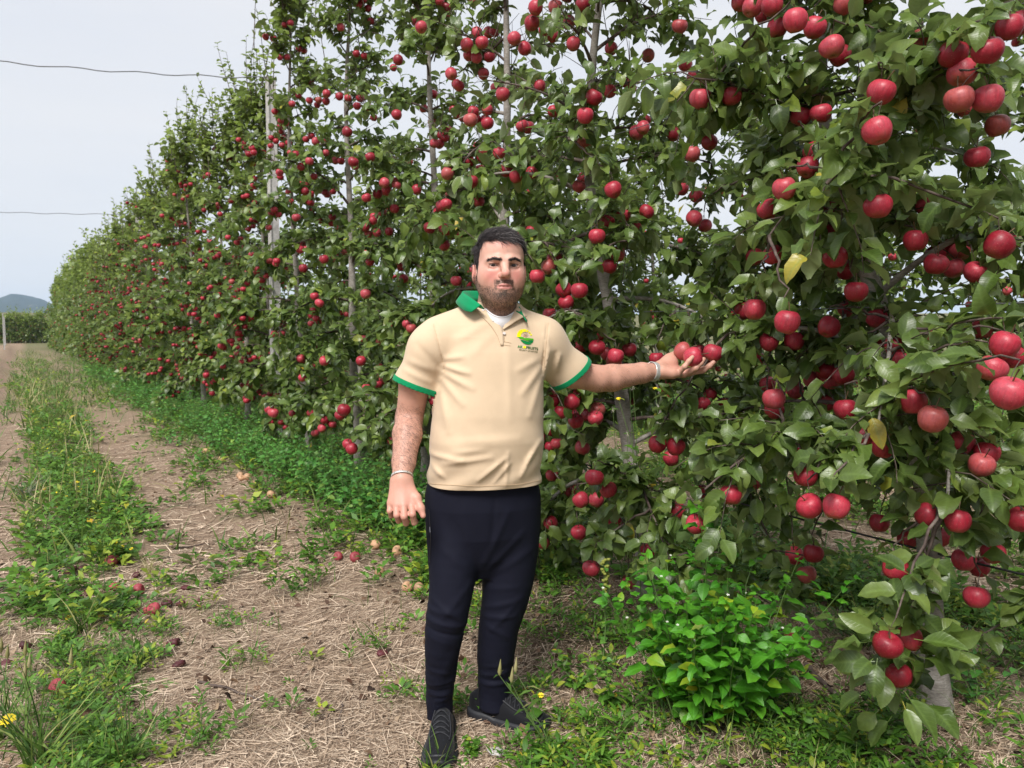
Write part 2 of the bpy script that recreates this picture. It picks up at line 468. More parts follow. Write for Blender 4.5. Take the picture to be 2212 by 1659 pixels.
def apple_shape(sides, rings, r=0.5, lob=0.05, seed=0, squash=0.92):
    """apple of width 1, stalk end up: sunken top, five-lobed sunken eye end"""
    V = []; U = []
    ph = np.linspace(0, math.pi, rings + 1)
    rg = random.Random(seed); tilt = rg.uniform(-0.06, 0.06); e = rg.uniform(-0.03, 0.03)
    for k, f in enumerate(ph):
        rad = r * math.sin(f) ** 0.86 * (1.0 + 0.10 * math.cos(f))
        z = r * squash * math.cos(f)
        z -= 0.15 * math.exp(-(rad / 0.13) ** 2) * (1 if f < 1.5 else 0)
        z += 0.12 * math.exp(-(rad / 0.12) ** 2) * (1 if f > 1.6 else 0)
        for s in range(sides):
            th = 2 * math.pi * s / sides
            l = 1 + lob * math.cos(5 * th) * max(0.0, -math.cos(f)) ** 1.5 + 0.02 * math.sin(2 * th + seed) + 0.02 * math.sin(3 * th + seed * 2)
            V.append((rad * l * math.cos(th) * (1 + e), rad * l * math.sin(th), z * (1 + tilt * math.cos(th))))
            U.append((f / math.pi, rad, th / 6.2832))
    F = []
    for k in range(rings):
        for s in range(sides):
            F.append((k * sides + s, (k + 1) * sides + s, (k + 1) * sides + (s + 1) % sides, k * sides + (s + 1) % sides))
    return np.array(V), np.array(F), np.array(U)
def apple_material(name, reds, blush, base_fac=1.0, bloom=0.3, rough=0.33, S=1.0):
    # S: noise scale per unit of the mesh (1 for meshes of width 1, 13 for fruit joined in metres)
    t = NT(name)
    isl = t.node('ShaderNodeNewGeometry').outputs['Random Per Island']
    orn = t.node('ShaderNodeObjectInfo').outputs['Random']
    rnd = t.math('FRACT', t.math('ADD', isl, orn))
    c = t.ramp(rnd, reds)
    u = t.node('ShaderNodeSeparateXYZ', {0: t.attr('auv', 'Vector')})
    ob = t.coord()
    off = t.node('ShaderNodeVectorMath', {0: ob, 1: t.node('ShaderNodeCombineXYZ', {0: t.math('MULTIPLY', rnd, 37.0), 1: t.math('MULTIPLY', rnd, 11.0)}).outputs[0]}, operation='ADD').outputs[0]
    st = t.noise(1.0, 3, t.node('ShaderNodeMapping', {'Vector': off, 'Scale': (11. * S, 11. * S, 1.3 * S)}).outputs[0])
    c = t.mix(t.math('MULTIPLY', t.math('SUBTRACT', st, 0.45, clamp=True), 1.8), c, tuple(0.5 * x for x in reds[0][1]))
    pat = t.noise(1.7 * S, 3, off)
    low = t.math('ADD', t.math('MULTIPLY', t.math('SUBTRACT', u.outputs[0], 0.66), 2.6), t.math('MULTIPLY', t.math('SUBTRACT', pat, 0.5), 1.6), clamp=True)
    low = t.math('MULTIPLY', low, t.math('ADD', 0.25, t.math('MULTIPLY', rnd, 0.85)))
    c = t.mix(t.math('MULTIPLY', low, base_fac), c, blush)
    cup = t.math('SUBTRACT', 1.0, t.math('MULTIPLY', u.outputs[1], 8.0), clamp=True)
    c = t.mix(t.math('MULTIPLY', cup, 0.7), c, (0.13, 0.085, 0.025))
    vo = t.node('ShaderNodeTexVoronoi', {'Vector': off, 'Scale': 17.0 * S}).outputs['Distance']
    dots = t.math('LESS_THAN', vo, 0.13)
    c = t.mix(t.math('MULTIPLY', dots, 0.45), c, (0.62, 0.42, 0.30))
    bl = t.math('MULTIPLY', t.math('SUBTRACT', t.noise(3.0 * S, 5, off, 0.7), 0.25, clamp=True), bloom * 2.0)
    c = t.mix(t.math('MULTIPLY', bl, rnd), c, (0.55, 0.22, 0.27))
    rr = t.math('ADD', rough, t.math('MULTIPLY', t.noise(3.5 * S, 4, off), 0.26))
    return t.done(t.bsdf(c, rr, 0.45, t.bump(t.noise(4 * S, 4, off), 0.10, 0.02 / S), Coat_Weight=0.08, Coat_Roughness=0.25))
RED_STOPS = [(0.0, (0.22, 0.006, 0.018)), (0.3, (0.36, 0.010, 0.030)), (0.6, (0.46, 0.016, 0.042)), (0.88, (0.44, 0.026, 0.046)), (1.0, (0.38, 0.062, 0.045))]
M_APPLE = apple_material('apple_skin', RED_STOPS, (0.36, 0.13, 0.05))
M_APPLE_FAR = apple_material('apple_skin_far', RED_STOPS, (0.36, 0.10, 0.05), bloom=0.2, S=13.0)
M_STEM = simple('apple_stalk', (0.10, 0.062, 0.028), 0.7)
M_CALYX = simple('apple_eye', (0.06, 0.04, 0.025), 0.9)
APPLE_ME = []
for k in range(4):
    av, af, au = apple_shape(20, 12, seed=k, squash=(0.93, 0.98, 0.90, 1.0)[k])
    APPLE_ME.append(mesh_np('apple', av, af, M_APPLE, {'auv': au}))
APPLE_LO = apple_shape(7, 5, lob=0.0)
_sp3 = np.array([(0, 0, 0.30), (0.02, 0.01, 0.45), (0.06, 0.02, 0.62), (0.13, 0.03, 0.80)])
sv, sf = tubes(_sp3, np.array([0.028, 0.024, 0.022, 0.030]), 5)
STEM_ME = mesh_np('stem', sv, sf, M_STEM)
cacc = Acc()
for k in range(5):
    th = k * 2 * math.pi / 5
    a = np.array((math.cos(th), math.sin(th), 0)); b = np.array((-a[1], a[0], 0))
    cacc.add([a * 0.03 - b * 0.02 + (0, 0, -.345), a * 0.03 + b * 0.02 + (0, 0, -.345), a * 0.07 + (0, 0, -.385)], [[0, 1, 2]])
CALYX_ME = cacc.mesh('calyx', M_CALYX)

class Tree:
    pass
def grow(seed, base, H=4.9, q=1.0, lean=(0, 0), nb=38, wide=1.0, front=None, low=0.42, lead=12, bend=None, dens=1.0, thin=0.0, slim=1.0):
    """skeleton, leaf positions and fruit positions of one spindle apple tree"""
    rng = np.random.default_rng(seed)
    T = Tree(); T.rng = rng; T.base = base
    K = 13
    tz = np.linspace(0, 1, K)
    ph = rng.uniform(0, 6.28, 4)
    off = np.stack([0.05 * np.sin(tz * 5 + ph[0]) - 0.05 * math.sin(ph[0]) + 0.02 * np.sin(tz * 13 + ph[1]), 0.05 * np.sin(tz * 4.4 + ph[2]) - 0.05 * math.sin(ph[2]), tz * 0], -1)
    along = lean[0] * tz; across = lean[1] * tz
    if bend is not None: along = along + np.interp(tz * H, bend[0], bend[1])
    tr = base + off * np.minimum(1, tz * 6)[:, None] + along[:, None] * ROW_D + across[:, None] * ROW_N
    tr[:, 2] = base[2] - 0.05 + tz * (H + 0.05)
    T.trunk = tr
    T.trunk_r = np.interp(tz, [0, 0.03, 0.12, 0.5, 1], [0.062, 0.047, 0.041, 0.026, 0.006])
    def trunk_at(z):
        return np.stack([np.interp(z, tr[:, 2], tr[:, i]) for i in range(3)], -1)
    # main branches
    z0 = base[2] + low + (H - low - 0.35) * ((np.arange(nb) + rng.uniform(0, 1, nb)) / nb) ** 1.05
    rel = (z0 - base[2]) / H
    az = np.arange(nb) * 2.39996 + rng.uniform(-0.5, 0.5, nb) + rng.uniform(0, 6.28)
    L = np.interp(rel, [0, 0.15, 0.45, 0.7, 0.88, 1], [0.72, 0.88, 0.80, 0.62, 0.48, 0.35]) * rng.uniform(0.7, 1.18, nb) * wide * np.interp(rel, [0.42, 0.62, 1], [1.0, slim, slim])
    e0 = np.interp(rel, [0, 0.2, 0.6, 0.8, 1], [0.35, 0.45, 0.55, 0.85, 1.1]) + rng.normal(0, 0.22, nb)
    e1 = e0 - np.interp(rel, [0, 0.2, 0.5, 0.75, 1], [1.9, 1.5, 1.2, 0.5, 0.1]) * rng.uniform(0.5, 1.2, nb)
    KB = 9
    start = trunk_at(z0)
    P = np.zeros((nb, KB, 3)); P[:, 0] = start
    azw = az[:, None] + np.cumsum(rng.normal(0, 0.12, (nb, KB)), 1)
    for k in range(1, KB):
        f = (k / (KB - 1)) ** 1.3
        e = e0 + (e1 - e0) * f
        d = np.stack([np.cos(azw[:, k]) * np.cos(e), np.sin(azw[:, k]) * np.cos(e), np.sin(e)], -1)
        P[:, k] = P[:, k - 1] + d * (L / (KB - 1))[:, None]
    P[:, :, 2] = np.maximum(P[:, :, 2], base[2] + 0.22)
    T.br = P
    T.br_r = np.linspace(1, 0.32, KB)[None] * np.interp(rel, [0, 0.5, 1], [0.015, 0.012, 0.007])[:, None] * rng.uniform(0.75, 1.2, nb)[:, None]
    # side shoots
    ns = max(3, int(15 * dens))
    bi = np.repeat(np.arange(nb), ns); m = len(bi)
    tt = rng.uniform(0.12, 1.0, m) ** 0.8 * (KB - 1)
    k0 = np.minimum(tt.astype(int), KB - 2); fr = (tt - k0)[:, None]
    s0 = P[bi, k0] * (1 - fr) + P[bi, k0 + 1] * fr
    bd = nrm(P[bi, k0 + 1] - P[bi, k0])
    rd = rng.normal(0, 1, (m, 3))
    upb = np.interp(rel[bi], [0, 0.4, 0.75, 1], [-0.15, 0.25, 0.9, 1.4])[:, None] * np.array((0, 0, 1.0))
    sd = nrm(0.6 * bd + 0.85 * nrm(rd) + upb)
    sl = rng.uniform(0.08, 0.33, m) * np.where(rel[bi] > 0.72, 1.35, 1.0)
    KS = 5
    S = np.zeros((m, KS, 3)); S[:, 0] = s0
    grav = np.interp(rel[bi], [0, 0.5, 0.8, 1], [-0.28, -0.16, 0.05, 0.08])[:, None] * np.array((0, 0, 1.0))
    for k in range(1, KS):
        sd = nrm(sd + grav + rng.normal(0, 0.10, (m, 3)))
        S[:, k] = S[:, k - 1] + sd * (sl / (KS - 1))[:, None]
    # upright leaders at the top
    nl = lead
    lz = base[2] + H * rng.uniform(0.70, 1.0, nl)
    l0 = trunk_at(lz) + np.stack([rng.normal(0, 0.20, nl), rng.normal(0, 0.20, nl), np.zeros(nl)], -1) * np.interp(lz - base[2], [0.7 * H, H], [1.25, 0.35])[:, None]
    l0[0] = tr[-1]
    LL = rng.uniform(0.45, 1.05, nl)
    LD = nrm(np.stack([rng.normal(0, 0.22, nl), rng.normal(0, 0.22, nl), np.ones(nl)], -1))
    Ld = np.zeros((nl, 7, 3)); Ld[:, 0] = l0
    for k in range(1, 7):
        LD = nrm(LD + rng.normal(0, 0.06, (nl, 3)) + np.array((0, 0, 0.06)))
        Ld[:, k] = Ld[:, k - 1] + LD * (LL / 6)[:, None]
    T.sh, T.lead = S, Ld
    # leaves
    pos = []; dr = []; yo = []; sz = []
    def along_polys(Q, Ls, spacing, spread, young, szr, t0=0.08):
        M, KK, _ = Q.shape
        cnt = np.maximum(1, (Ls / spacing * q).astype(int))
        idx = np.repeat(np.arange(M), cnt)
        first = np.concatenate([[0], np.cumsum(cnt)[:-1]])
        kk = np.arange(len(idx)) - np.repeat(first, cnt)
        f = (t0 + (1.0 - t0) * (kk + rng.uniform(0.2, 0.8, len(idx))) / cnt[idx]) * (KK - 1)
        a = np.minimum(f.astype(int), KK - 2); g = (f - a)[:, None]
        p = Q[idx, a] * (1 - g) + Q[idx, a + 1] * g
        tg = nrm(Q[idx, a + 1] - Q[idx, a])
        ref = nrm(np.cross(tg, np.array((0.31, 0.17, 0.93)))); ref2 = np.cross(tg, ref)
        th = kk * 2.39996 + idx * 1.7 + rng.normal(0, 0.35, len(idx))
        out = ref * np.cos(th)[:, None] + ref2 * np.sin(th)[:, None]
        d = nrm(tg * spread[0] + out * spread[1] + np.array((0, 0, spread[2])) + rng.normal(0, 0.22, (len(idx), 3)))
        pos.append(p); dr.append(d); yo.append(np.full(len(idx), young) if np.ndim(young) == 0 else young[idx]); sz.append(rng.uniform(*szr, len(idx)))
    along_polys(S, sl, 0.0165, (0.55, 0.8, -0.12), np.clip((rel[bi] - 0.52) * 1.5, 0, 0.7), (0.065, 0.108))
    along_polys(P, L, 0.026, (0.3, 0.9, 0.0), np.clip((rel - 0.55) * 1.3, 0, 0.5), (0.065, 0.11), 0.15)
    along_polys(Ld, LL, 0.024, (0.75, 0.7, 0.0), 0.75, (0.06, 0.088), 0.05)
    T.lp = np.concatenate(pos); T.ld = np.concatenate(dr); T.ly = np.concatenate(yo); T.ls = np.concatenate(sz) / math.sqrt(q)
    if thin:
        zq = (T.lp[:, 2] - base[2]) / H
        kp = rng.random(len(T.lp)) > thin * np.clip((zq - 0.38) / 0.22, 0, 1)
        T.lp, T.ld, T.ly, T.ls = T.lp[kp], T.ld[kp], T.ly[kp], T.ls[kp]
    n = len(T.lp)
    T.lu = nrm(np.array((0, 0, 1.0)) + rng.normal(0, 0.42, (n, 3)) + 0.25 * nrm(np.array((0, 0, 1.6)) - T.lp))
    T.shl = sl
    # fruit
    ap = []; T.ap_anchor = []
    allp = np.concatenate([P[:, 3:].reshape(-1, 3), S[:, 2:].reshape(-1, 3)])
    zr = (allp[:, 2] - base[2]) / H
    wgt = np.interp(zr, [0, 0.08, 0.2, 0.62, 0.82, 0.92, 1], [0.5, 1.0, 1.3, 1.0, 0.6, 0.15, 0])
    if front is not None:
        pp = (allp - base) @ ROW_N
        wgt = wgt * np.where(pp < -0.1, 1.0, front)
    wgt /= wgt.sum()
    T.spots = allp[rng.choice(len(allp), min(len(allp), 160), replace=False, p=wgt)]
    return T
def set_fruit(T, ncl, size=(0.068, 0.080)):
    rng = T.rng; out = []; rr = []; an = []
    for c in T.spots[:ncl]:
        k = rng.choice([1, 2, 3, 4], p=[0.42, 0.32, 0.17, 0.09])
        for j in range(k):
            r = rng.uniform(*size) / 2
            if c[2] < 0.30: continue
            th = rng.uniform(0, 6.28)
            a = np.array((math.cos(th), math.sin(th), 0)) * (0 if k == 1 else rng.uniform(0.03, 0.06)) + c - np.array((0, 0, r + rng.uniform(0.02, 0.06) + 0.03 * (j // 2)))
            if a[2] < 0.12: continue
            if out and np.min(np.linalg.norm(np.array(out) - a, axis=1) - np.array(rr)) < r * 0.93: continue
            out.append(a); rr.append(r); an.append(c)
    T.ap = np.array(out).reshape(-1, 3); T.ar = np.array(rr); T.an = np.array(an).reshape(-1, 3)

# hero fruit of the two nearest trees, read off the photograph: (u, v, apparent width); real width sets the distance
HERO = [(1895, 283, 62), (1903, 199, 58), (1729, 252, 43), (1773, 245, 44), (1694, 408, 50), (1660, 453, 46), (1745, 362, 47), (1757, 327, 44), (1896, 446, 57), (2002, 446, 44),
        (1977, 520, 50), (1804, 557, 50), (1826, 583, 42), (1670, 551, 43), (1631, 556, 39), (2022, 571, 50), (2061, 580, 46), (2107, 588, 48), (2158, 530, 60), (2200, 515, 40),
        (2058, 118, 58), (2078, 158, 58), (2132, 110, 62), (2072, 215, 60), (2134, 214, 60), (1990, 88, 48), (2155, 272, 50), (2110, 340, 50), (2180, 60, 55), (2205, 50, 50),
        (1718, 45, 50), (1760, 60, 46), (1797, 102, 50), (1815, 120, 45), (1668, 12, 45), (1680, 60, 42), (1824, 8, 46), (1625, 15, 42), (1600, 5, 40), (1650, 33, 36),
        (1700, 696, 54), (1715, 738, 42), (1662, 738, 42), (1630, 668, 48), (1607, 672, 40), (1790, 707, 46), (1829, 668, 38), (1895, 688, 45), (1904, 735, 40), (1850, 630, 50),
        (1672, 862, 48), (1718, 843, 38), (1658, 830, 34), (1672, 885, 42), (1826, 884, 50), (1786, 870, 36), (1973, 868, 56), (2015, 905, 60), (2180, 849, 76), (2170, 745, 60), (2190, 770, 54), (2143, 797, 60),
        (2120, 712, 46), (1740, 1029, 50), (1749, 1093, 56), (1806, 1094, 58), (1757, 1196, 44), (1743, 1241, 42), (1716, 1200, 40), (1934, 1228, 54), (1917, 1394, 62), (1963, 1379, 56), (1943, 1459, 56),
        (2012, 1500, 44), (1715, 1378, 42), (1745, 1393, 36), (2082, 1210, 50), (2030, 1160, 44), (2145, 1195, 50), (2115, 1225, 44), (1900, 1130, 42), (2110, 1290, 54), (1918, 960, 34), (1822, 812, 46), (1783, 800, 42), (2020, 1050, 34), (1960, 1165, 44)]
HERO += [(1283, 211, 36), (1264, 250, 36), (1468, 57, 32), (1495, 333, 36), (1533, 308, 34), (1499, 472, 34), (1523, 488, 30), (1325, 410, 36), (1334, 549, 34), (1316, 576, 34), (1160, 597, 36), (1252, 628, 38), (1218, 625, 34),
         (1223, 654, 34), (1187, 679, 32), (1289, 751, 36), (1244, 910, 34), (1420, 960, 40), (1460, 965, 40), (1284, 1032, 40), (1314, 1058, 38), (1288, 1080, 34), (1503, 1133, 44), (1462, 1103, 38), (1277, 1228, 38), (1255, 1080, 36),
         (1192, 1027, 30), (1356, 1258, 34), (1388, 1255, 32), (1360, 1338, 30), (1290, 885, 34), (1258, 967, 32), (1330, 770, 36), (1360, 755, 32), (1418, 775, 34), (1450, 990, 36), (1190, 1130, 32), (1250, 1150, 34), (1330, 1130, 32), (1400, 1190, 34),
         (1030, 72, 25), (1056, 70, 24), (1013, 120, 25), (1060, 120, 24), (975, 160, 26), (990, 185, 25), (1071, 190, 23), (1028, 255, 23), (1049, 260, 23), (985, 607, 26), (743, 886, 29), (735, 897, 25), (590, 892, 23), (582, 884, 22),
         (1480, 140, 30), (1497, 165, 28), (1455, 290, 30), (1400, 120, 28), (1320, 105, 28), (1010, 617, 24), (857, 248, 22), (750, 285, 22), (763, 350, 23), (800, 340, 22), (830, 395, 22), (900, 410, 22), (880, 700, 24), (780, 780, 22), (700, 560, 20),
         (640, 470, 18), (655, 580, 19), (690, 655, 20), (760, 970, 26), (752, 960, 24), (700, 780, 22), (790, 635, 22), (545, 320, 15), (548, 330, 15), (680, 640, 19), (610, 700, 18), (650, 360, 18), (860, 130, 22), (1040, 570, 24), (960, 530, 24)]
TREES = []
def tree_base(s, dp=0.0, P=ROW_P):
    b = rowpt(P + dp, s)
    b[2] = float(ground_z(np.array(b[0]), np.array(b[1])))
    return b
S_POS = [-0.05, 1.43, 2.88, 4.15, 5.41, 7.0]
while S_POS[-1] < 34: S_POS.append(S_POS[-1] + 1.42)
hr = random.Random(4)
for k, s in enumerate(S_POS):
    near = s < 8
    mid = s < 18
    q = 1.0 if near else (0.75 if s < 13 else 0.55 if mid else 0.38)
    lean = (hr.uniform(-0.1, 0.25), hr.uniform(-0.12, 0.08)); bend = None; H = hr.uniform(4.75, 5.25)
    wide = 1.0; lead = 12; front = 0.45; thin = 0.25
    if k == 0: H, lean = 4.2, (0.0, 0.0)
    low = 0.40
    if k == 1: low, thin, H, lean, bend = 0.80, 0.3, 4.0, (0, 0), ([0, 0.7, 1.3, 2.2, 3.0, 4.2], [0, 0.10, 0.22, 0.50, 0.45, 0.40])
    if k == 2: low, thin, H, lean, bend, lead = 0.55, 0.74, 4.5, (0, -0.05), ([0, 0.3, 0.6, 2.2, 3.0, 4.5], [0, -0.02, 0.03, 0.36, 0.34, 0.28]), 7
    if k == 3: thin, H, wide, lead = 0.78, 4.75, 0.85, 8
    if k == 4: thin, H, wide, lead = 0.62, 4.9, 0.9, 10
    if k in (5, 6): H, thin = 5.4, 0.5
    if k >= 7: H, lead, thin = hr.uniform(4.35, 4.75), 16, 0.42
    T = grow(1000 + k * 7, tree_base(s, hr.uniform(-0.05, 0.05)), H, q, lean, nb=44 if near else 36, wide=wide, front=front, lead=lead, bend=bend,
             dens=1.0 if near else 0.9, low=low, thin=thin, slim=0.62 if 1 < k < 9 else 0.8)
    T.s = s; T.k = k; T.row = 0
    set_fruit(T, (34, 26, 74, 82, 86, 90)[k] if k < 6 else 75)
    TREES.append(T)
# the next row, seen between the trunks and through the gaps
for k in range(13):
    s = -2.8 + 1.5 * k
    T = grow(3000 + k * 5, tree_base(s, 0, ROW_P + 4.6), hr.uniform(4.0, 4.5), 0.5, (0, 0), nb=30, front=0.4, lead=8, dens=0.85, low=0.75)
    T.s = s; T.k = k; T.row = 1
    set_fruit(T, 45)
    TREES.append(T)
print('trees grown', round(time.time() - T0, 1))

# hero apples belong to trees 0-2: give each a spur from the nearest branch and a rosette of leaves
CAMP = np.array((0, 0, CAM_H))
hrng = np.random.default_rng(77)
for (u, v, w) in HERO:
    dia = 0.076 if w < 70 else 0.080
    depth = dia * 1661.0 / w
    P = ip(u, v, depth)
    # the wider apart from the trunk line a fruit would hang, the larger it is taken to be
    best = None
    for T in [t_ for t_ in TREES if t_.row == 0][:9]:
        Q = np.concatenate([T.br[:, 2:].reshape(-1, 3), T.trunk[3:]])
        d = np.linalg.norm(Q - (P + np.array((0, 0, 0.10))), axis=1) + np.maximum(0, P[2] - Q[:, 2] - 0.02) * 0.6
        i = int(d.argmin())
        if best is None or d[i] < best[0]: best = (d[i], T, Q[i])
    d, T, a = best
    T.ap = np.concatenate([T.ap, P[None]]); T.ar = np.append(T.ar, dia / 2)
    top = P + np.array((hrng.normal(0, 0.015), hrng.normal(0, 0.015), dia / 2 + 0.035))
    T.an = np.concatenate([T.an, top[None]])
    midp = (a + top) / 2 + np.array((0, 0, 0.12 * min(1, d)))
    tq = np.linspace(0, 1, 9)[:, None]
    cv = (1 - tq) ** 2 * a + 2 * tq * (1 - tq) * midp + tq ** 2 * top
    cv[1:-1] += hrng.normal(0, 0.006, (7, 3))
    if not hasattr(T, 'spur'): T.spur = []
    T.spur.append(cv)
    # leaves along the spur
    nlv = int(9 + d * 45)
    f = hrng.uniform(0.25, 1.0, nlv) * 8
    ii = np.minimum(f.astype(int), 7); g = (f - ii)[:, None]
    lp = cv[ii] * (1 - g) + cv[ii + 1] * g
    ld = nrm(hrng.normal(0, 1, (nlv, 3)) * np.array((1, 1, 0.5)) + np.array((0, 0, -0.05)))
    T.lp = np.concatenate([T.lp, lp]); T.ld = np.concatenate([T.ld, ld]); T.ly = np.append(T.ly, np.zeros(nlv)); T.ls = np.append(T.ls, hrng.uniform(0.065, 0.105, nlv))
    T.lu = np.concatenate([T.lu, nrm(np.array((0, 0, 1.0)) + hrng.normal(0, 0.4, (nlv, 3)) - 0.3 * np.array((0, 1, 0)))])
    if v > 1330 and u > 1800:            # the low branch tip is a thick tuft of big leaves
        nb_ = 30; off = hrng.normal(0, 1, (nb_, 3)); off = nrm(off) * hrng.uniform(0.03, 0.13, (nb_, 1)) - np.array((0, 0, 0.020))
        T.lp = np.concatenate([T.lp, P + off]); T.ld = np.concatenate([T.ld, nrm(off * np.array((1, 1, 0.45)) + hrng.normal(0, 0.03, (nb_, 3)) + np.array((0, 0, 0.012)))])
        T.ly = np.append(T.ly, np.zeros(nb_)); T.ls = np.append(T.ls, hrng.uniform(0.075, 0.115, nb_))
        T.lu = np.concatenate([T.lu, nrm(np.array((0, -0.5, 1.0)) + hrng.normal(0, 0.35, (nb_, 3)))])
# random apples give way to the hero ones
for T in TREES[:9]:
    nh = len(getattr(T, 'spur', []))
    if nh == 0: continue
    keep = np.ones(len(T.ap), bool)
    allh = np.concatenate([t_.ap[len(t_.ap) - len(t_.spur):] for t_ in TREES[:9] if hasattr(t_, 'spur')])
    for i in range(len(T.ap) - nh):
        if np.min(np.linalg.norm(allh - T.ap[i], axis=1)) < 0.075: keep[i] = False
    T.ap, T.ar, T.an = T.ap[keep], T.ar[keep], T.an[keep]
# ------------------------------------------------------------------ where the man stands (leaves and fruit keep clear of him)
J = dict(  # joints and outline points of the man: world positions
    neck=ip(1076, 690, 2.62), chest=ip(1052, 800, 2.62), belly=ip(1048, 960, 2.60), hip=ip(1046, 1090, 2.64), head=ip(1079, 585, 2.585),
    shR=ip(912, 742, 2.58), elR=ip(884, 902, 2.63), wrR=ip(868, 1033, 2.47),
    shL=ip(1172, 740, 2.69), elL=ip(1290, 818, 2.79), wrL=ip(1417, 802, 2.93),
    kneeR=ip(965, 1340, 2.555), ankR=ip(949, 1545, 2.622), kneeL=ip(1078, 1340, 2.66), ankL=ip(1069, 1545, 2.70))
HAND_APPLES = [(1475.5, 759.5, 2.985, 0.072), (1497, 771.5, 2.93, 0.075), (1540, 762.5, 2.985, 0.076)]
body_caps = [('neck', 'hip', 0.27), ('head', 'neck', 0.14), ('shR', 'elR', 0.10), ('elR', 'wrR', 0.10), ('shL', 'elL', 0.10), ('elL', 'wrL', 0.075), ('hip', 'ankR', 0.15), ('hip', 'ankL', 0.15)]
_hand_end = ip(1545, 780, 2.99)
def near_man(P, grow_=0.0):
    bad = np.zeros(len(P), bool)
    u, v, dz = proj(P)
    segs = [(J[a], J[b], r) for a, b, r in body_caps] + [(J['wrL'], _hand_end, 0.05)]
    for a, b, r in segs:
        ab = b - a
        t = np.clip(((P - a) @ ab) / (ab @ ab), 0, 1)
        bad |= np.linalg.norm(P - a - t[:, None] * ab, axis=1) < r + grow_
        # nothing hangs between him and the camera
        ua, va, da = proj(a); ub, vb, db = proj(b)
        s2 = np.array((ub[0] - ua[0], vb[0] - va[0])); L2 = s2 @ s2
        t2 = np.clip(((u - ua) * s2[0] + (v - va) * s2[1]) / L2, 0, 1)
        d2 = np.hypot(u - ua - t2 * s2[0], v - va - t2 * s2[1])
        bad |= (d2 < (r * 0.9 + 0.02) * 1661 / 2.6) & (dz < da + (db - da) * t2 + 0.03)
    return bad
for T in TREES:
    if T.row == 0 and T.s < 8:
        b = near_man(T.ap, 0.05)
        for (u, v, Y, d_) in HAND_APPLES:
            b |= np.linalg.norm(T.ap - ip(u, v, Y), axis=1) < 0.085
        T.ap, T.ar, T.an = T.ap[~b], T.ar[~b], T.an[~b]
        b = near_man(T.lp + T.ld * T.ls[:, None] * 0.5, 0.02)
        for k in (0, 1, 2):
            c = ip(*HAND_APPLES[k][:3])
            q = T.lp + T.ld * T.ls[:, None] * 0.6
            b |= np.linalg.norm(q - c, axis=1) < 0.06
            w = nrm((CAMP - c)[None])[0]; tt = (q - c) @ w
            b |= (tt > 0) & (tt < 0.9) & (np.linalg.norm(q - c - tt[:, None] * w, axis=1) < 0.055)
        T.lp, T.ld, T.lu, T.ls, T.ly = (a[~b] for a in (T.lp, T.ld, T.lu, T.ls, T.ly))
# leaves make room for the fruit they would cut through, and mostly for what would cover it
AP = np.concatenate([T.ap for T in TREES if T.row == 0]); AR = np.concatenate([T.ar for T in TREES if T.row == 0])
AS = np.concatenate([np.full(len(T.ap), T.s) for T in TREES if T.row == 0])
crng = np.random.default_rng(5)
HP = [(ip(u, v, (0.076 if w < 70 else 0.080) * 1661.0 / w), 0.038) for (u, v, w) in HERO]
for T in TREES:
    if T.row: continue
    m = np.abs(AS - T.s) < (3.2 if T.s < 8 else 1.6)
    A, Ra = AP[m], AR[m]
    c = T.lp + T.ld * (T.ls * 0.6)[:, None]
    kill = np.zeros(len(c), bool)
    W = nrm(CAMP - A)
    for i in range(len(A)):
        q = c - A[i]
        dd = np.abs(q).max(1) < 0.6
        ii = np.nonzero(dd)[0]
        if not len(ii): continue
        qq = q[ii]
        kill[ii[np.linalg.norm(qq, axis=1) < Ra[i] * 1.0]] = True
        tt = qq @ W[i]
        perp = np.linalg.norm(qq - tt[:, None] * W[i], axis=1)
        hit = (tt > 0) & (perp < Ra[i] * 1.15)
        kill[ii[hit & (crng.random(len(ii)) < 0.80)]] = True
    for hp0, hr0 in HP:                  # the fruit the photograph shows plainly hangs at the outside of the crown
        w0 = nrm((CAMP - hp0)[None])[0]; qq = c - hp0; tt = qq @ w0
        hit_ = (tt > 0) & (np.linalg.norm(qq - tt[:, None] * w0, axis=1) < hr0 * 1.2)
        kill |= hit_ & (crng.random(len(c)) < 0.88)
    if T.k <= 4:                         # bare lower trunks: little grows near them below the first branches
        for Tq in TREES[1:3]:
            tk = np.stack([np.interp(c[:, 2], Tq.trunk[:, 2], Tq.trunk[:, i]) for i in range(3)], -1)
            dq = (c - tk)[:, :2]; tow = nrm((CAMP - Tq.base)[None])[0][:2]; tow = tow / np.linalg.norm(tow)
            ahead = dq @ tow; sidew = np.abs(dq @ np.array((-tow[1], tow[0])))
            kill |= (c[:, 2] < (0.80 if Tq.k == 1 else 0.92)) & (sidew < 0.085) & (ahead > -0.05) & (ahead < 0.36) & (crng.random(len(c)) < 0.85)
    k = ~kill
    T.lp, T.ld, T.lu, T.ls, T.ly = (a[k] for a in (T.lp, T.ld, T.lu, T.ls, T.ly))

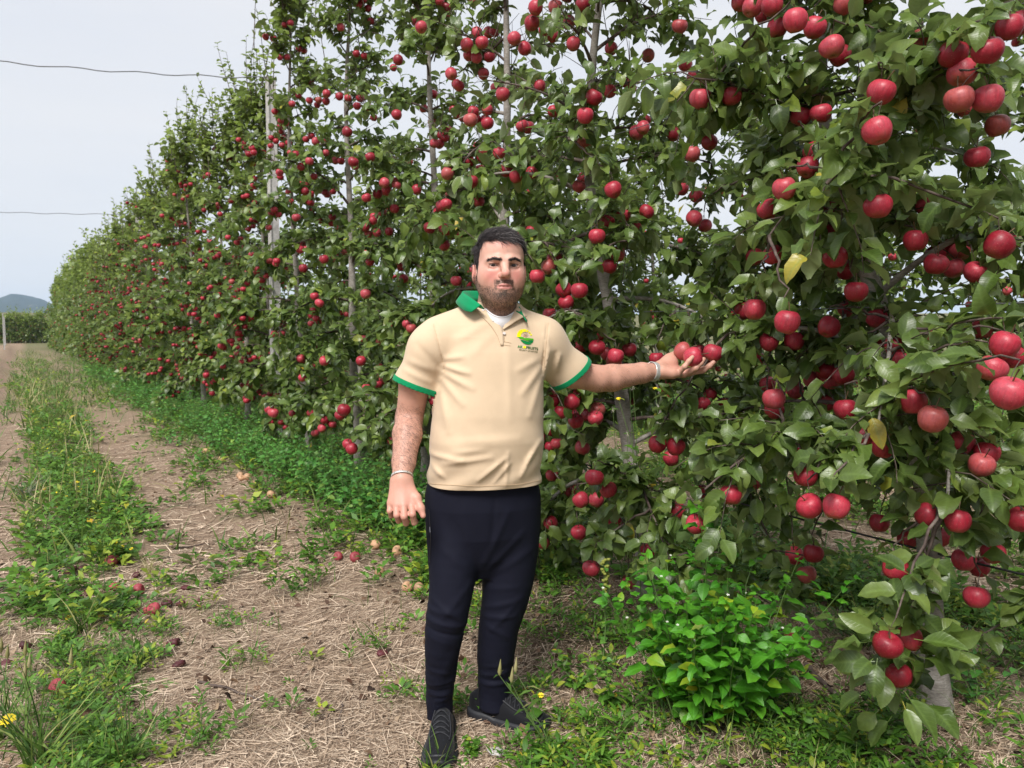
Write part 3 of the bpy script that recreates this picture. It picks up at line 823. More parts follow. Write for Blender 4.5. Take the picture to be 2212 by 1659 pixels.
# ------------------------------------------------------------------ trees become objects
ORD = ['first', 'second', 'third', 'fourth', 'fifth', 'sixth', 'seventh', 'eighth', 'ninth', 'tenth', 'eleventh', 'twelfth', 'thirteenth', 'fourteenth', 'fifteenth', 'sixteenth',
       'seventeenth', 'eighteenth', 'nineteenth', 'twentieth', 'twenty-first', 'twenty-second', 'twenty-third', 'twenty-fourth', 'twenty-fifth', 'twenty-sixth', 'twenty-seventh', 'twenty-eighth', 'twenty-ninth', 'thirtieth']
LEAF_SRC = []
for k, (lv, lf, ll) in enumerate(LEAF_XH):
    LEAF_SRC.append(mesh_np('leaf', lv, lf, M_LEAF, {'luv': ll, 'young': np.zeros(len(lv))}))
    LEAF_SRC.append(mesh_np('leaf', lv, lf, M_LEAF, {'luv': ll, 'young': np.full(len(lv), 0.5)}))
def mat_rows(x, y, z, p, s):
    return Matrix(((x[0] * s, y[0] * s, z[0] * s, p[0]), (x[1] * s, y[1] * s, z[1] * s, p[1]), (x[2] * s, y[2] * s, z[2] * s, p[2]), (0, 0, 0, 1)))
def leaf_objects(root, pos, dirs, ups, size, young, rng, srcs):
    """separate leaf objects, sharing a few meshes"""
    x, y, z = frames(dirs, ups)
    inv = Matrix.Translation(-root.location)
    src = None
    for i in range(len(pos)):
        me = srcs[int(rng.integers(0, len(srcs) // 2)) * 2 + (1 if young[i] > 0.3 else 0)]
        if src is None:
            src = bpy.data.objects.new('leaf', me); o = src
        else:
            o = src.copy(); o.data = me
        COL.objects.link(o)
        o.parent = root; o.matrix_parent_inverse = inv
        o.matrix_basis = mat_rows(x[i], y[i], z[i], pos[i], size[i])
def smooth_poly(P, n):
    """resample (K,3) polyline smoothly to n points"""
    t = np.linspace(0, len(P) - 1, n); out = np.empty((n, 3)); xs = np.arange(len(P))
    for i in range(3): out[:, i] = np.interp(t, xs, P[:, i])
    for _ in range(2): out[1:-1] = 0.25 * out[:-2] + 0.5 * out[1:-1] + 0.25 * out[2:]
    return out
TREE_ROOT = {}
def tree_label(T):
    if T.row: return 'apple tree of the next row, %s from its right end, seen through gaps' % ORD[T.k]
    if T.k == 0: return 'apple tree mostly cut off by the right edge, nearest the camera'
    if T.k == 1: return 'nearest whole apple tree, its leaning pale trunk and big red fruit at right'
    if T.k == 2: return 'apple tree with bent whitish trunk behind the leafy green weed bush'
    if T.k == 3: return 'apple tree directly behind the man in the beige polo shirt'
    if T.k == 4: return 'apple tree with grey trunk showing beside the man\'s hanging arm'
    return 'red fruited apple tree, %s along the row from the right edge' % ORD[T.k]
for T in TREES:
    root = empty('apple_tree', T.base)
    tag(root, tree_label(T), 'apple tree', 'apple trees of the next row' if T.row else 'apple trees in the near row')
    TREE_ROOT[(T.row, T.k)] = root
    near = T.row == 0 and T.s < 8
    tp = smooth_poly(T.trunk, 40 if near else 16)
    trr = np.interp(np.linspace(0, 12, len(tp)), np.arange(13), T.trunk_r)
    trr *= 1 + 0.07 * np.sin(np.arange(len(tp)) * 2.1 + T.k)
    V, F = tubes(tp, trr, 14 if near else 6)
    link('trunk', mesh_np('trunk', V, F, M_TRUNK), root)
    if near and T.k in (0, 1, 2, 3):
        for i in range(len(T.br)):
            V, F = tubes(smooth_poly(T.br[i], 17), np.interp(np.linspace(0, 8, 17), np.arange(9), T.br_r[i]), 7)
            link('branch', mesh_np('branch', V, F, M_TRUNK if T.br_r[i][0] > 0.0125 else M_TWIG), root)
        for cv in getattr(T, 'spur', []):
            V, F = tubes(cv, np.linspace(0.0062, 0.0026, 9), 6)
            link('spur', mesh_np('spur', V, F, M_TWIG), root)
        acc = Acc()
    else:
        acc = Acc(); V, F = tubes(T.br, T.br_r, 5 if near else 4); acc.add(V, F)
    V, F = tubes(T.sh, np.linspace(0.0032, 0.0014, T.sh.shape[1])[None].repeat(len(T.sh), 0) * (1.0 if near else 1.3), 3); acc.add(V, F)
    V, F = tubes(T.lead, np.linspace(0.0055, 0.0018, 7)[None].repeat(len(T.lead), 0), 4); acc.add(V, F)
    # stalk lines from the twig to fruit that hangs well below it
    if len(T.ap):
        a2 = T.ap + np.array((0, 0, 1.0)) * (T.ar * 0.75)[:, None]
        V, F = tubes(np.stack([T.an, 0.5 * (T.an + a2) + np.array((0, 0, 0.004)), a2], 1), np.full((len(a2), 3), 0.0013), 3); acc.add(V, F)
    tag(link('twigs', acc.mesh('twigs', M_TWIG), root), kind='stuff')
    n = len(T.lp); rng = T.rng
    sel = np.zeros(n, bool)
    if T.row == 0 and T.s < 10:
        u, v, dz = proj(T.lp + T.ld * T.ls[:, None] * 0.6)
        infr = (u > 5) & (u < 2207) & (v > 5) & (v < 1654) & (dz > 0.4)
        score = np.where(infr, dz / T.ls, 1e9)
        sel[np.argsort(score)[:300]] = True
        sel &= infr
        ii = np.nonzero(sel)[0]
        leaf_objects(root, T.lp[ii], T.ld[ii], T.lu[ii], T.ls[ii], T.ly[ii], rng, LEAF_SRC)
    r = ~sel
    acc = Acc()
    shapes = LEAF_HI if near and T.k in (1, 2) else LEAF_MH if near else LEAF_MD if (T.row == 0 and T.s < 15) or (T.row == 1 and T.k < 4) else LEAF_LO
    place_leaves(acc, T.lp[r], T.ld[r], T.lu[r], T.ls[r], shapes, rng, T.ly[r])
    tag(link('foliage', acc.mesh('foliage', M_LEAF if near else M_LEAF_FAR), root), kind='stuff'); NTRI = globals().get('NTRI', 0) + 2 * sum(len(f) for f in acc.F[4])
print('foliage triangles', NTRI); print('trees built', round(time.time() - T0, 1))

# ------------------------------------------------------------------ apples: the 300 that show largest are things, the rest one mass
ap_all = np.concatenate([T.ap for T in TREES]); ar_all = np.concatenate([T.ar for T in TREES])
at_all = np.concatenate([np.full(len(T.ap), i) for i, T in enumerate(TREES)])
u, v, dz = proj(ap_all)
rp = ar_all * 1661 / np.maximum(dz, 0.3)
LP = np.concatenate([T.lp + T.ld * (T.ls * 0.6)[:, None] for T in TREES if T.row == 0 and T.s < 12]); LS = np.concatenate([T.ls for T in TREES if T.row == 0 and T.s < 12])
lu_, lv_, ld_ = proj(LP); lr_ = 0.27 * LS * 1661 / np.maximum(ld_, 0.3)
o_ = np.argsort(lu_); lu_, lv_, ld_, lr_ = lu_[o_], lv_[o_], ld_[o_], lr_[o_]
cover = np.zeros(len(ap_all))
for i in np.nonzero((dz > 0.5) & (dz < 14))[0]:
    a, b = np.searchsorted(lu_, (u[i] - 1.2 * rp[i], u[i] + 1.2 * rp[i]))
    s = slice(a, b)
    hit = (ld_[s] < dz[i] - 0.02) & (ld_[s] > 0.3) & (np.hypot(lu_[s] - u[i], lv_[s] - v[i]) < rp[i] * 0.75 + lr_[s] * 0.5)
    cover[i] = np.sum(np.minimum(1, (lr_[s][hit] / rp[i]) ** 2))
hidden_by_man = np.zeros(len(ap_all), bool)
for a, b, rr in body_caps:
    ua, va, da = proj(J[a]); ub, vb, db = proj(J[b]); s2 = np.array((ub[0] - ua[0], vb[0] - va[0]))
    t2 = np.clip(((u - ua) * s2[0] + (v - va) * s2[1]) / (s2 @ s2), 0, 1)
    hidden_by_man |= np.hypot(u - ua - t2 * s2[0], v - va - t2 * s2[1]) < rr * 0.85 * 1661 / 2.6
ok = (u > 4) & (u < 2208) & (v > 4) & (v < 1655) & (dz > 0.8) & (dz < 14) & ~hidden_by_man
score = np.where(ok, rp * np.exp(-0.55 * cover), -1)
NAP = 295
chosen = np.argsort(-score)[:NAP]
chosen = chosen[score[chosen] > 0]
BANDS = [(-1.0, 0.35, 'shin height'), (0.35, 0.65, 'knee height'), (0.65, 0.95, 'hip height'), (0.95, 1.2, 'waist height'), (1.2, 1.45, 'chest height'), (1.45, 1.75, 'head height'),
         (1.75, 2.1, 'hat height'), (2.1, 2.6, 'reaching height'), (2.6, 3.2, 'ladder height'), (3.2, 9, 'the top')]
def tree_phrase(T):
    return {0: 'the tree at the right edge', 1: 'the nearest whole tree', 2: 'the tree behind the bush', 3: 'the tree behind the man', 4: 'the tree behind his elbow'}.get(T.k, 'the row\'s %s tree' % ORD[T.k])
groups = {}
for i in chosen:
    T = TREES[at_all[i]]
    bi = [k for k, b in enumerate(BANDS) if b[0] <= ap_all[i][2] < b[1]][0]
    groups.setdefault((at_all[i], bi), []).append(i)
arng = np.random.default_rng(21)
src_a = bpy.data.objects.new('apple', APPLE_ME[0]); src_s = bpy.data.objects.new('stem', STEM_ME); src_c = bpy.data.objects.new('eye_end', CALYX_ME)
first = True
def new_apple(P, r, label, group, tilt=0.28, eye=True, rot=None, parts=True):
    global first
    o = src_a if first else src_a.copy()
    o.data = APPLE_ME[int(arng.integers(0, 4))]
    COL.objects.link(o)
    o.location = P; o.scale = (2 * r,) * 3
    o.rotation_euler = rot if rot is not None else (arng.normal(0, tilt), arng.normal(0, tilt), arng.uniform(0, 6.28))
    tag(o, label, 'apple', group)
    if parts:
        s = src_s if first else src_s.copy(); COL.objects.link(s); s.parent = o
        c = src_c if first else src_c.copy(); COL.objects.link(c); c.parent = o
    first = False
    return o
for (ti, bi), ids in groups.items():
    T = TREES[ti]; ids = sorted(ids, key=lambda i: u[i])
    n = len(ids)
    for j, i in enumerate(ids):
        if T.row: where = 'in tree %s of the next row' % ORD[T.k]
        else: where = 'in ' + tree_phrase(T)
        which = 'the only one there' if n == 1 else 'leftmost there' if j == 0 else 'rightmost there' if j == n - 1 else '%s from left' % ORD[j]
        new_apple(ap_all[i], ar_all[i], 'red apple at %s %s, %s' % (BANDS[bi][2], where, which), 'red apples hanging in the trees', parts=rp[i] > 11)
rest = np.setdiff1d(np.arange(len(ap_all)), chosen)
acc = Acc()
av, af, au = APPLE_LO
V = ap_all[rest][:, None, :] + (2 * ar_all[rest])[:, None, None] * av[None]
F = (af[None] + (np.arange(len(rest)) * len(av))[:, None, None]).reshape(-1, 4)
acc.add(V.reshape(-1, 3), F, auv=np.tile(au, (len(rest), 1)))
tag(link('apples', acc.mesh('apples', M_APPLE_FAR)), 'smaller red apples scattered all through the orchard rows', 'apples', kind='stuff')
for k, (uu, vv, Y, d_) in enumerate(HAND_APPLES):
    new_apple(ip(uu, vv, Y), d_ / 2, ['pinkish red apple held in the palm, nearest the wrist', 'red apple held in the palm between two others, behind the little finger', 'red apple with a yellow patch, held at the man\'s fingertips'][k],
              'apples held in the hand', rot=[(0.5, 0.9, 0.3), (1.2, 0.5, 1.0), (0.25, 0.3, 0.5)][k])
print('apples', len(ap_all), 'leaves', sum(len(T.lp) for T in TREES), round(time.time() - T0, 1))

# ------------------------------------------------------------------ the far end of the row and the rows beyond, one mass each
def far_mass(name, spots, seed, label, q=0.16, Hs=(4.6, 5.3)):
    acc = Acc(); rg = random.Random(seed); tw = Acc(); aa = []
    for k, b in enumerate(spots):
        T = grow(seed * 100 + k, np.array(b), rg.uniform(*Hs), q, nb=22, lead=9, dens=0.8, low=0.3, wide=1.1)
        place_leaves(acc, T.lp, T.ld, T.lu, T.ls, LEAF_LO, T.rng, T.ly)
        V, F = tubes(T.trunk[::3], T.trunk_r[::3], 4); tw.add(V, F)
        set_fruit(T, 22); aa.append(T.ap)
    aa = np.concatenate(aa)
    o = link(name, acc.mesh(name, M_LEAF_FAR)); tag(o, label, 'trees', kind='stuff')
    tag(link('trunks', tw.mesh('trunks', M_TRUNK), o), kind='stuff')
    av, af, au = apple_shape(5, 4, lob=0)
    V = aa[:, None, :] + 0.075 * av[None]; F = (af[None] + (np.arange(len(aa)) * len(av))[:, None, None]).reshape(-1, 4)
    ac2 = Acc(); ac2.add(V.reshape(-1, 3), F, auv=np.tile(au, (len(aa), 1)))
    tag(link('fruit', ac2.mesh('fruit', M_APPLE_FAR), o), kind='stuff')
def gz(p, s):
    b = rowpt(p, s); b[2] = float(ground_z(np.array(b[0]), np.array(b[1]))); return b
far_mass('distant_tree_row', [gz(ROW_P, S_POS[-1] + 1.45 * (k + 1)) for k in range(30)], 51, 'far end of the near apple row merging into one green hedge')
far_mass('distant_next_row', [gz(ROW_P + 4.6, 17 + 1.6 * k) for k in range(22)], 52, 'far trees of the next row behind the near apple trees', Hs=(4.2, 4.6))
far_mass('distant_orchard_block', [gz(-2.9 + 0.62 * (k % 16), 103 + 2.6 * (k // 16)) for k in range(48)] + [gz(-4.6 - 3.0 * (k % 2), 74 + 2.0 * k) for k in range(26)], 53, 'low hazy orchard block beyond the end of the alley at far left', 0.14, (2.1, 3.5))
print('far masses', round(time.time() - T0, 1))
# ------------------------------------------------------------------ ground cover
def wedge(n, r0, r1, rng, power=0.0, half=R(37)):
    """random ground points in the part of the field the picture looks at, denser towards the camera"""
    f = rng.random(n)
    r = r0 * (r1 / r0) ** f if power == 0 else (r0 ** power + f * (r1 ** power - r0 ** power)) ** (1 / power)
    a = rng.uniform(-half, half, n)
    return r * np.sin(a), r * np.cos(a)
def fields(x, y):
    p, s = ps_of(x, y)
    g = green_amount(x, y)
    return p, s, g
def blades(acc, base, dirs, length, width, bend, rng, seg=3, **attrs):
    """narrow tapering strips leaving base along dirs and bending towards the ground"""
    n = len(base)
    side = nrm(np.cross(dirs, np.array((0, 0, 1.0)) + rng.normal(0, 0.3, (n, 3))))
    V = np.zeros((n, seg + 1, 2, 3)); p = base.copy(); d = dirs.copy()
    for k in range(seg + 1):
        w = width * (1 - 0.92 * (k / seg) ** 1.6)
        V[:, k, 0] = p - side * w[:, None] / 2; V[:, k, 1] = p + side * w[:, None] / 2
        d = nrm(d + np.array((0, 0, -1.0)) * (bend / seg)[:, None])
        p = p + d * (length / seg)[:, None]
    V[:, :, :, 2] = np.maximum(V[:, :, :, 2], ground_z(V[:, :, :, 0], V[:, :, :, 1]) + 0.002)
    q = np.array([[2 * k, 2 * k + 1, 2 * k + 3, 2 * k + 2] for k in range(seg)])
    F = (q[None] + (np.arange(n) * 2 * (seg + 1))[:, None, None]).reshape(-1, 4)
    acc.add(V.reshape(-1, 3), F, **{k: np.repeat(v, 2 * (seg + 1)) for k, v in attrs.items()})
def rnd_mat(name, stops, rough=0.7, trans=0.0, spec=0.3):
    t = NT(name)
    r = t.node('ShaderNodeNewGeometry').outputs['Random Per Island']
    r = t.math('FRACT', t.math('ADD', r, t.node('ShaderNodeObjectInfo').outputs['Random']))
    c = t.ramp(r, stops)
    b = t.bsdf(c, rough, spec)
    return t.done(t.translucent(b, c, trans) if trans else b)
M_STRAW = rnd_mat('dry_straw', [(0, (0.085, 0.055, 0.040)), (0.2, (0.27, 0.19, 0.13)), (0.6, (0.52, 0.395, 0.29)), (1, (0.70, 0.57, 0.44))], 0.75)
M_GRASS = rnd_mat('green_grass', [(0, (0.035, 0.085, 0.018)), (0.5, (0.085, 0.17, 0.03)), (0.85, (0.15, 0.24, 0.05)), (1, (0.36, 0.34, 0.14))], 0.55, 0.25)
M_DRYTOP = rnd_mat('pale_seed_grass', [(0, (0.17, 0.19, 0.06)), (0.5, (0.33, 0.31, 0.13)), (1, (0.52, 0.45, 0.26))], 0.7, 0.25)
M_WEED = leaf_material('ground_weed_leaf', (0.038, 0.112, 0.010), (0.080, 0.205, 0.018), (0.15, 0.31, 0.030), (0.32, 0.38, 0.035), 0.5, 0.25, vein=0.1)
M_NETTLE = leaf_material('hedge_weed_leaf', (0.034, 0.140, 0.020), (0.072, 0.240, 0.034), (0.13, 0.33, 0.055), (0.22, 0.35, 0.05), 0.5, 0.25, vein=0.2)
M_SHADE = leaf_material('bush_weed_leaf', (0.030, 0.145, 0.008), (0.062, 0.245, 0.012), (0.115, 0.345, 0.022), (0.28, 0.37, 0.02), 0.42, 0.28, vein=0.3)
M_STALK = simple('green_stalk', (0.10, 0.17, 0.045), 0.6)
M_YELLOW = simple('yellow_petals', (0.75, 0.58, 0.02), 0.6)
M_WHITE = simple('white_petals', (0.75, 0.76, 0.68), 0.6)

rg = np.random.default_rng(300)
# dry mown straw
acc = Acc()
def straw_layer(n, r0, r1, L, W, keepf, seg=2):
    x, y = wedge(n, r0, r1, rg)
    p, s, g = fields(x, y)
    dirt = np.exp(-((p - 2.15) / 0.42) ** 2) * np.clip((7 - s) / 3, 0.2, 1)
    clump = fbm(x * 2.2, y * 2.2, 51)
    m = rg.random(n) < np.clip((1.05 - 0.9 * g) * (1 - 0.6 * dirt) * (0.35 + 1.3 * clump), 0.03, 1) * keepf
    x, y = x[m], y[m]; k = len(x)
    a = vnoise(x * 1.7, y * 1.7, 90) * 5 + rg.normal(0, 0.9, k)
    el = np.abs(rg.normal(0.03, 0.16, k))
    d = np.stack([np.cos(a) * np.cos(el), np.sin(a) * np.cos(el), np.sin(el)], -1)
    b = np.stack([x, y, ground_z(x, y) + np.abs(rg.normal(0.002, 0.009, k))], -1)
    if not len(x): return
    blades(acc, b, d, rg.uniform(*L, k), rg.uniform(*W, k), rg.uniform(0.1, 0.9, k), rg, seg)
straw_layer(115000, 1.7, 5.0, (0.02, 0.13), (0.0012, 0.0036), 1.0, 1)
straw_layer(9000, 1.7, 5.0, (0.10, 0.24), (0.0025, 0.0055), 1.0)
straw_layer(34000, 4.4, 14.0, (0.07, 0.26), (0.004, 0.010), 1.0, 1)
tag(link('straw', acc.mesh('straw', M_STRAW)), 'dry mown straw littering the alley', 'straw', kind='stuff')

# brown leaf litter and crumbs between the straw
M_LITTER = rnd_mat('dead_leaves', [(0, (0.035, 0.020, 0.014)), (0.5, (0.10, 0.055, 0.035)), (0.85, (0.22, 0.14, 0.085)), (1, (0.33, 0.25, 0.17))], 0.8)
acc = Acc(); x, y = wedge(15000, 1.7, 12.0, rg); p, s, g = fields(x, y)
m = rg.random(len(x)) < np.clip(0.10 + 0.8 * np.exp(-((p - 2.3) / 0.6) ** 2) + 0.25 * (fbm(x * 2.6, y * 2.6, 43) > 0.55), 0, 1); x, y = x[m], y[m]; k = len(x)
dd = nrm(np.stack([rg.normal(0, 1, k), rg.normal(0, 1, k), rg.normal(0.05, 0.25, k)], -1))
place_leaves(acc, np.stack([x, y, ground_z(x, y) + rg.uniform(0.003, 0.014, k)], -1), dd, nrm(np.array((0, 0, 1.0)) + rg.normal(0, 0.45, (k, 3))), rg.uniform(0.010, 0.055, k), LEAF_MD, rg)
tag(link('leaf_litter', acc.mesh('leaf_litter', M_LITTER)), 'brown dead leaves and crumbs lying among the straw', 'leaf litter', kind='stuff')

# low weeds: little sprigs of oval and narrow leaves
def sprig(n, spread, lift, size, narrow, seed):
    r_ = np.random.default_rng(seed); a = Acc()
    for i in range(n):
        th = i * 2.4 + r_.uniform(-.4, .4); h = lift * (0.25 + 0.75 * i / n) ; rr = spread * r_.uniform(0.05, 0.6)
        pos_ = np.array([[rr * math.cos(th), rr * math.sin(th), h]])
        el = r_.uniform(0.0, 0.9)
        dd = np.array([[math.cos(th) * math.cos(el), math.sin(th) * math.cos(el), math.sin(el)]])
        place_leaves(a, pos_, dd, np.array([[0, 0, 1.0]]) + r_.normal(0, 0.3, (1, 3)), np.array([size * r_.uniform(0.6, 1.2)]), [narrow], r_)
    return np.concatenate(a.V), np.concatenate(a.F[4]), np.concatenate(a.A['luv'])
def scaled_leaf(w):
    v, f, l = _lo; v = v.copy(); v[:, 0] *= w; return (v, f, l)
def blade_leaf(wd, tipw=0.6):
    V_ = np.array([(-.05, 0, 0), (.05, 0, 0), (-wd, .38, .06), (wd, .38, .06), (-wd * tipw, .75, .0), (wd * tipw, .75, .0), (0, 1, -.12)], float)
    return V_, np.array([(0, 1, 3, 2), (2, 3, 5, 4), (4, 5, 6, 6)]), np.array([(0, 0, 0), (0, 0, 0), (.4, -.5, 0), (.4, .5, 0), (.75, -.4, 0), (.75, .4, 0), (1, 0, 0)], float)
_B = {w_: blade_leaf(w_) for w_ in (0.36, 0.2, 0.26, 0.12)}
for k_ in list(_B): v_, f_, l_ = _B[k_]; _B[k_] = (np.concatenate([v_, v_[6:7] + 1e-4]), np.array([(0, 1, 3, 2), (2, 3, 5, 4), (4, 5, 7, 6)]), np.concatenate([l_, l_[6:7]]))
SPRIGS_N = [sprig(10, 0.05, 0.030, 0.024, _B[0.36], 1), sprig(12, 0.05, 0.06, 0.036, _B[0.2], 2), sprig(9, 0.06, 0.025, 0.042, _B[0.26], 3), sprig(14, 0.04, 0.08, 0.026, _B[0.2], 4), sprig(11, 0.05, 0.07, 0.045, _B[0.12], 6)]
SPRIGS = [sprig(9, 0.05, 0.035, 0.030, scaled_leaf(1.3), 1), sprig(11, 0.05, 0.06, 0.042, scaled_leaf(0.75), 2), sprig(8, 0.07, 0.03, 0.055, scaled_leaf(0.9), 3), sprig(12, 0.04, 0.09, 0.030, scaled_leaf(0.8), 4)]
def scatter(acc, temps, P, scale, rng):
    n = len(P); w = rng.integers(0, len(temps), n); th = rng.uniform(0, 6.28, n)
    for k, (v, f, l) in enumerate(temps):
        m = np.nonzero(w == k)[0]
        if not len(m): continue
        c, s = np.cos(th[m])[:, None], np.sin(th[m])[:, None]; sc = scale[m][:, None]
        X_ = (v[None, :, 0] * c - v[None, :, 1] * s) * sc + P[m][:, 0:1]; Y_ = (v[None, :, 0] * s + v[None, :, 1] * c) * sc + P[m][:, 1:2]; Z_ = v[None, :, 2] * sc + P[m][:, 2:3]
        V = np.stack([X_, Y_, Z_], -1).reshape(-1, 3)
        acc.add(V, (f[None] + (np.arange(len(m)) * len(v))[:, None, None]).reshape(-1, f.shape[1]), luv=np.tile(l, (len(m), 1)), young=np.repeat((rng.random(len(m)) < 0.14) * 0.8, len(v)))
acc = Acc()
def weed_layer(n, r0, r1, sc, tmp=SPRIGS):
    x, y = wedge(n, r0, r1, rg)
    p, s, g = fields(x, y)
    m = rg.random(n) < np.clip(g * 1.15 - 0.08, 0.015, 1)
    x, y, p = x[m], y[m], p[m]
    scatter(acc, tmp, np.stack([x, y, ground_z(x, y)], -1), rg.uniform(*sc, len(x)), rg)
weed_layer(11500, 1.7, 4.4, (0.45, 1.2), SPRIGS_N)
weed_layer(14000, 4.1, 12.0, (0.9, 2.0))
weed_layer(16000, 11.0, 45.0, (1.2, 2.6))
tag(link('ground_weeds', acc.mesh('ground_weeds', M_WEED)), 'low green weeds creeping over the alley floor', 'weeds', kind='stuff')

# grass between the wheel tracks and under the trees
acc = Acc(); acd = Acc()
def grass_layer(n, r0, r1, L, W, a_, sel, up=0.35):
    x, y = wedge(n, r0, r1, rg)
    p, s, g = fields(x, y)
    pat = fbm(x * 3.1, y * 3.1, 64)
    m = (rg.random(n) < g * np.clip((pat - 0.38) * 4, 0.04, 1)) & sel(p, s)
    x, y = x[m], y[m]; k = len(x)
    d = nrm(np.stack([rg.normal(0, up, k), rg.normal(0, up, k), np.ones(k)], -1))
    blades(a_, np.stack([x, y, ground_z(x, y)], -1), d, rg.uniform(*L, k), rg.uniform(*W, k), rg.uniform(0.2, 1.3, k), rg, 3)
grass_layer(26000, 1.7, 6.0, (0.05, 0.17), (0.0022, 0.005), acc, lambda p, s: p < 9)
grass_layer(26000, 5.0, 30.0, (0.10, 0.30), (0.006, 0.016), acc, lambda p, s: p < 12)
grass_layer(16000, 6.5, 30.0, (0.22, 0.50), (0.006, 0.013), acd, lambda p, s: (p > -0.1) & (p < 1.1) & (s > 6))
grass_layer(30000, 15.0, 60.0, (0.2, 0.45), (0.010, 0.022), acd, lambda p, s: (p > -0.3) & (p < 1.0) & (s > 14))
grass_layer(50000, 13.0, 60.0, (0.15, 0.40), (0.010, 0.022), acc, lambda p, s: (p > -0.3) & (p < 2.6) & (s > 12))
tag(link('grass', acc.mesh('grass', M_GRASS)), 'short green grass in the weedy strips', 'grass', kind='stuff')
tag(link('seeding_grass', acd.mesh('seeding_grass', M_DRYTOP)), 'pale seeding grass along the middle strip of the alley', 'grass', kind='stuff')

# nettle-like weeds crowding the foot of the row, and the plants one can tell apart
def weed_plant(acc, stalks, base, h, rng, lsz, nst=3, shapes=LEAF_MD, pairs=6, spread=0.35, droop=-0.1, top=True, lean=None):
    """upright weed: stalks with opposite leaves; adds leaves to acc, stalks to stalks; returns stalk tips"""
    tips = []
    for k in range(nst):
        d = nrm(np.array([rng.normal(0, spread), rng.normal(0, spread), 1.0]) + (lean if lean is not None else 0))
        L_ = h * rng.uniform(0.7, 1.05)
        tq = np.linspace(0, 1, 7)[:, None]
        P = base + d * tq * L_ + np.array((d[0], d[1], 0)) * (tq ** 2) * L_ * 0.25 + rng.normal(0, 0.004, (7, 3))
        V, F = tubes(P, np.linspace(0.0030, 0.0012, 7) * min(1.0, h / 0.4) ** 0.5, 4); stalks.add(V, F)
        n = pairs * 2
        f = np.repeat(np.linspace(0.18, 1.0, pairs), 2) * 6
        a = np.minimum(f.astype(int), 5); g = (f - a)[:, None]
        pos_ = P[a] * (1 - g) + P[a + 1] * g
        th = np.arange(n) * math.pi + np.repeat(np.arange(pairs) * 1.57, 2) + rng.normal(0, 0.3, n) + rng.uniform(0, 6)
        dd = nrm(np.stack([np.cos(th), np.sin(th), np.full(n, droop + 0.35)], -1) + rng.normal(0, 0.18, (n, 3)))
        sz = lsz * rng.uniform(0.65, 1.15, n) * np.interp(f / 6, [0, 0.5, 1], [0.9, 1.1, 0.6])
        if acc is not None: place_leaves(acc, pos_, dd, np.array((0, 0, 1.0)) + rng.normal(0, 0.35, (n, 3)), sz, shapes, rng, (rng.random(n) < 0.05) * 0.9)
        else: tips.append((pos_, dd, sz))
        if acc is not None: tips.append(P[-1])
    return tips
acc = Acc(); stk = Acc(); wr = np.random.default_rng(410)
for i in range(560):
    s = 4.6 + 26 * (i / 560.0) ** 1.35 + wr.uniform(-0.15, 0.15)
    p = wr.normal(2.08, 0.20) if i % 3 else wr.normal(2.4, 0.25)
    if s < 6.2 and p < 2.0: p = 2.0 + wr.uniform(0, .3)
    b = gz(p, s)
    if fbm(s * 0.5, p * 0.2 + 9, 12) < 0.34: continue
    weed_plant(acc, stk, b, wr.uniform(0.22, 0.50), wr, wr.uniform(0.05, 0.075) if s < 14 else 0.10, 3 if s < 14 else 2, LEAF_MD if s < 11 else LEAF_LO, 6 if s < 14 else 5, 0.42)
o = link('hedge_weeds', acc.mesh('hedge_weeds', M_NETTLE)); tag(o, 'bright green nettle-like weeds along the foot of the apple row', 'weeds', kind='stuff')
tag(link('stalks', stk.mesh('stalks', M_STALK), o), kind='stuff')
# ------------------------------------------------------------------ single plants
srng = np.random.default_rng(515)
OVATE = leaf_shape(5, 0.33, 0.18, 0.8, 0.10, petiole=True, pointed=True)
OVATE2 = leaf_shape(5, 0.30, 0.3, 0.5, 0.05, petiole=True, pointed=True)
SH_SRC = [mesh_np('leaf', v, f, M_SHADE, {'luv': l, 'young': np.full(len(v), y)}) for (v, f, l) in (OVATE, OVATE2) for y in (0.0, 0.95)]
def flower(name, mat, parent, P, r, n, rng, up=(0, 0, 1)):
    a = Acc(); z = nrm(np.array(up, float)); x = nrm(np.cross(z, (0.3, 0.9, 0.1))); y = np.cross(z, x)
    for k in range(n):
        th = k * 2 * math.pi / n + rng.uniform(-.1, .1); d = x * math.cos(th) + y * math.sin(th); e = -x * math.sin(th) + y * math.cos(th)
        a.add(np.array([P, P + d * r * 0.6 + e * r * 0.25 + z * r * 0.25, P + d * r + z * r * 0.15, P + d * r * 0.6 - e * r * 0.25 + z * r * 0.25]), np.array([[0, 1, 2, 3]]))
    return link(name, a.mesh(name, mat), parent)
# the leafy bush in front of the second tree
bush_at = gp(1535, 1565); bush_at[2] = float(ground_z(np.array(bush_at[0]), np.array(bush_at[1])))
bush = tag(empty('weed_bush', bush_at), 'bright green leafy weed bush with tiny white flowers below the second tree', 'weed')
stk = Acc(); mass = Acc(); L3 = []; tips = []
for k in range(30):
    th = k * 2.4; rr = 0.02 + 0.09 * math.sqrt(k / 30.0)
    b = bush_at + np.array((rr * math.cos(th) * 1.3, rr * math.sin(th), 0))
    ln = np.array((math.cos(th) * 0.34 * rr / 0.1 - 0.02, math.sin(th) * 0.40 * rr / 0.1 - 0.05, 0))
    h = 0.92 * (1 - 0.35 * rr / 0.11) * srng.uniform(0.75, 1.05)
    L3 += weed_plant(None, stk, b, h, srng, 0.074, 1, None, 11, 0.12, -0.2, lean=ln)
P_ = np.concatenate([a for a, b, c in L3]); D_ = np.concatenate([b for a, b, c in L3]); S_ = np.concatenate([c for a, b, c in L3])
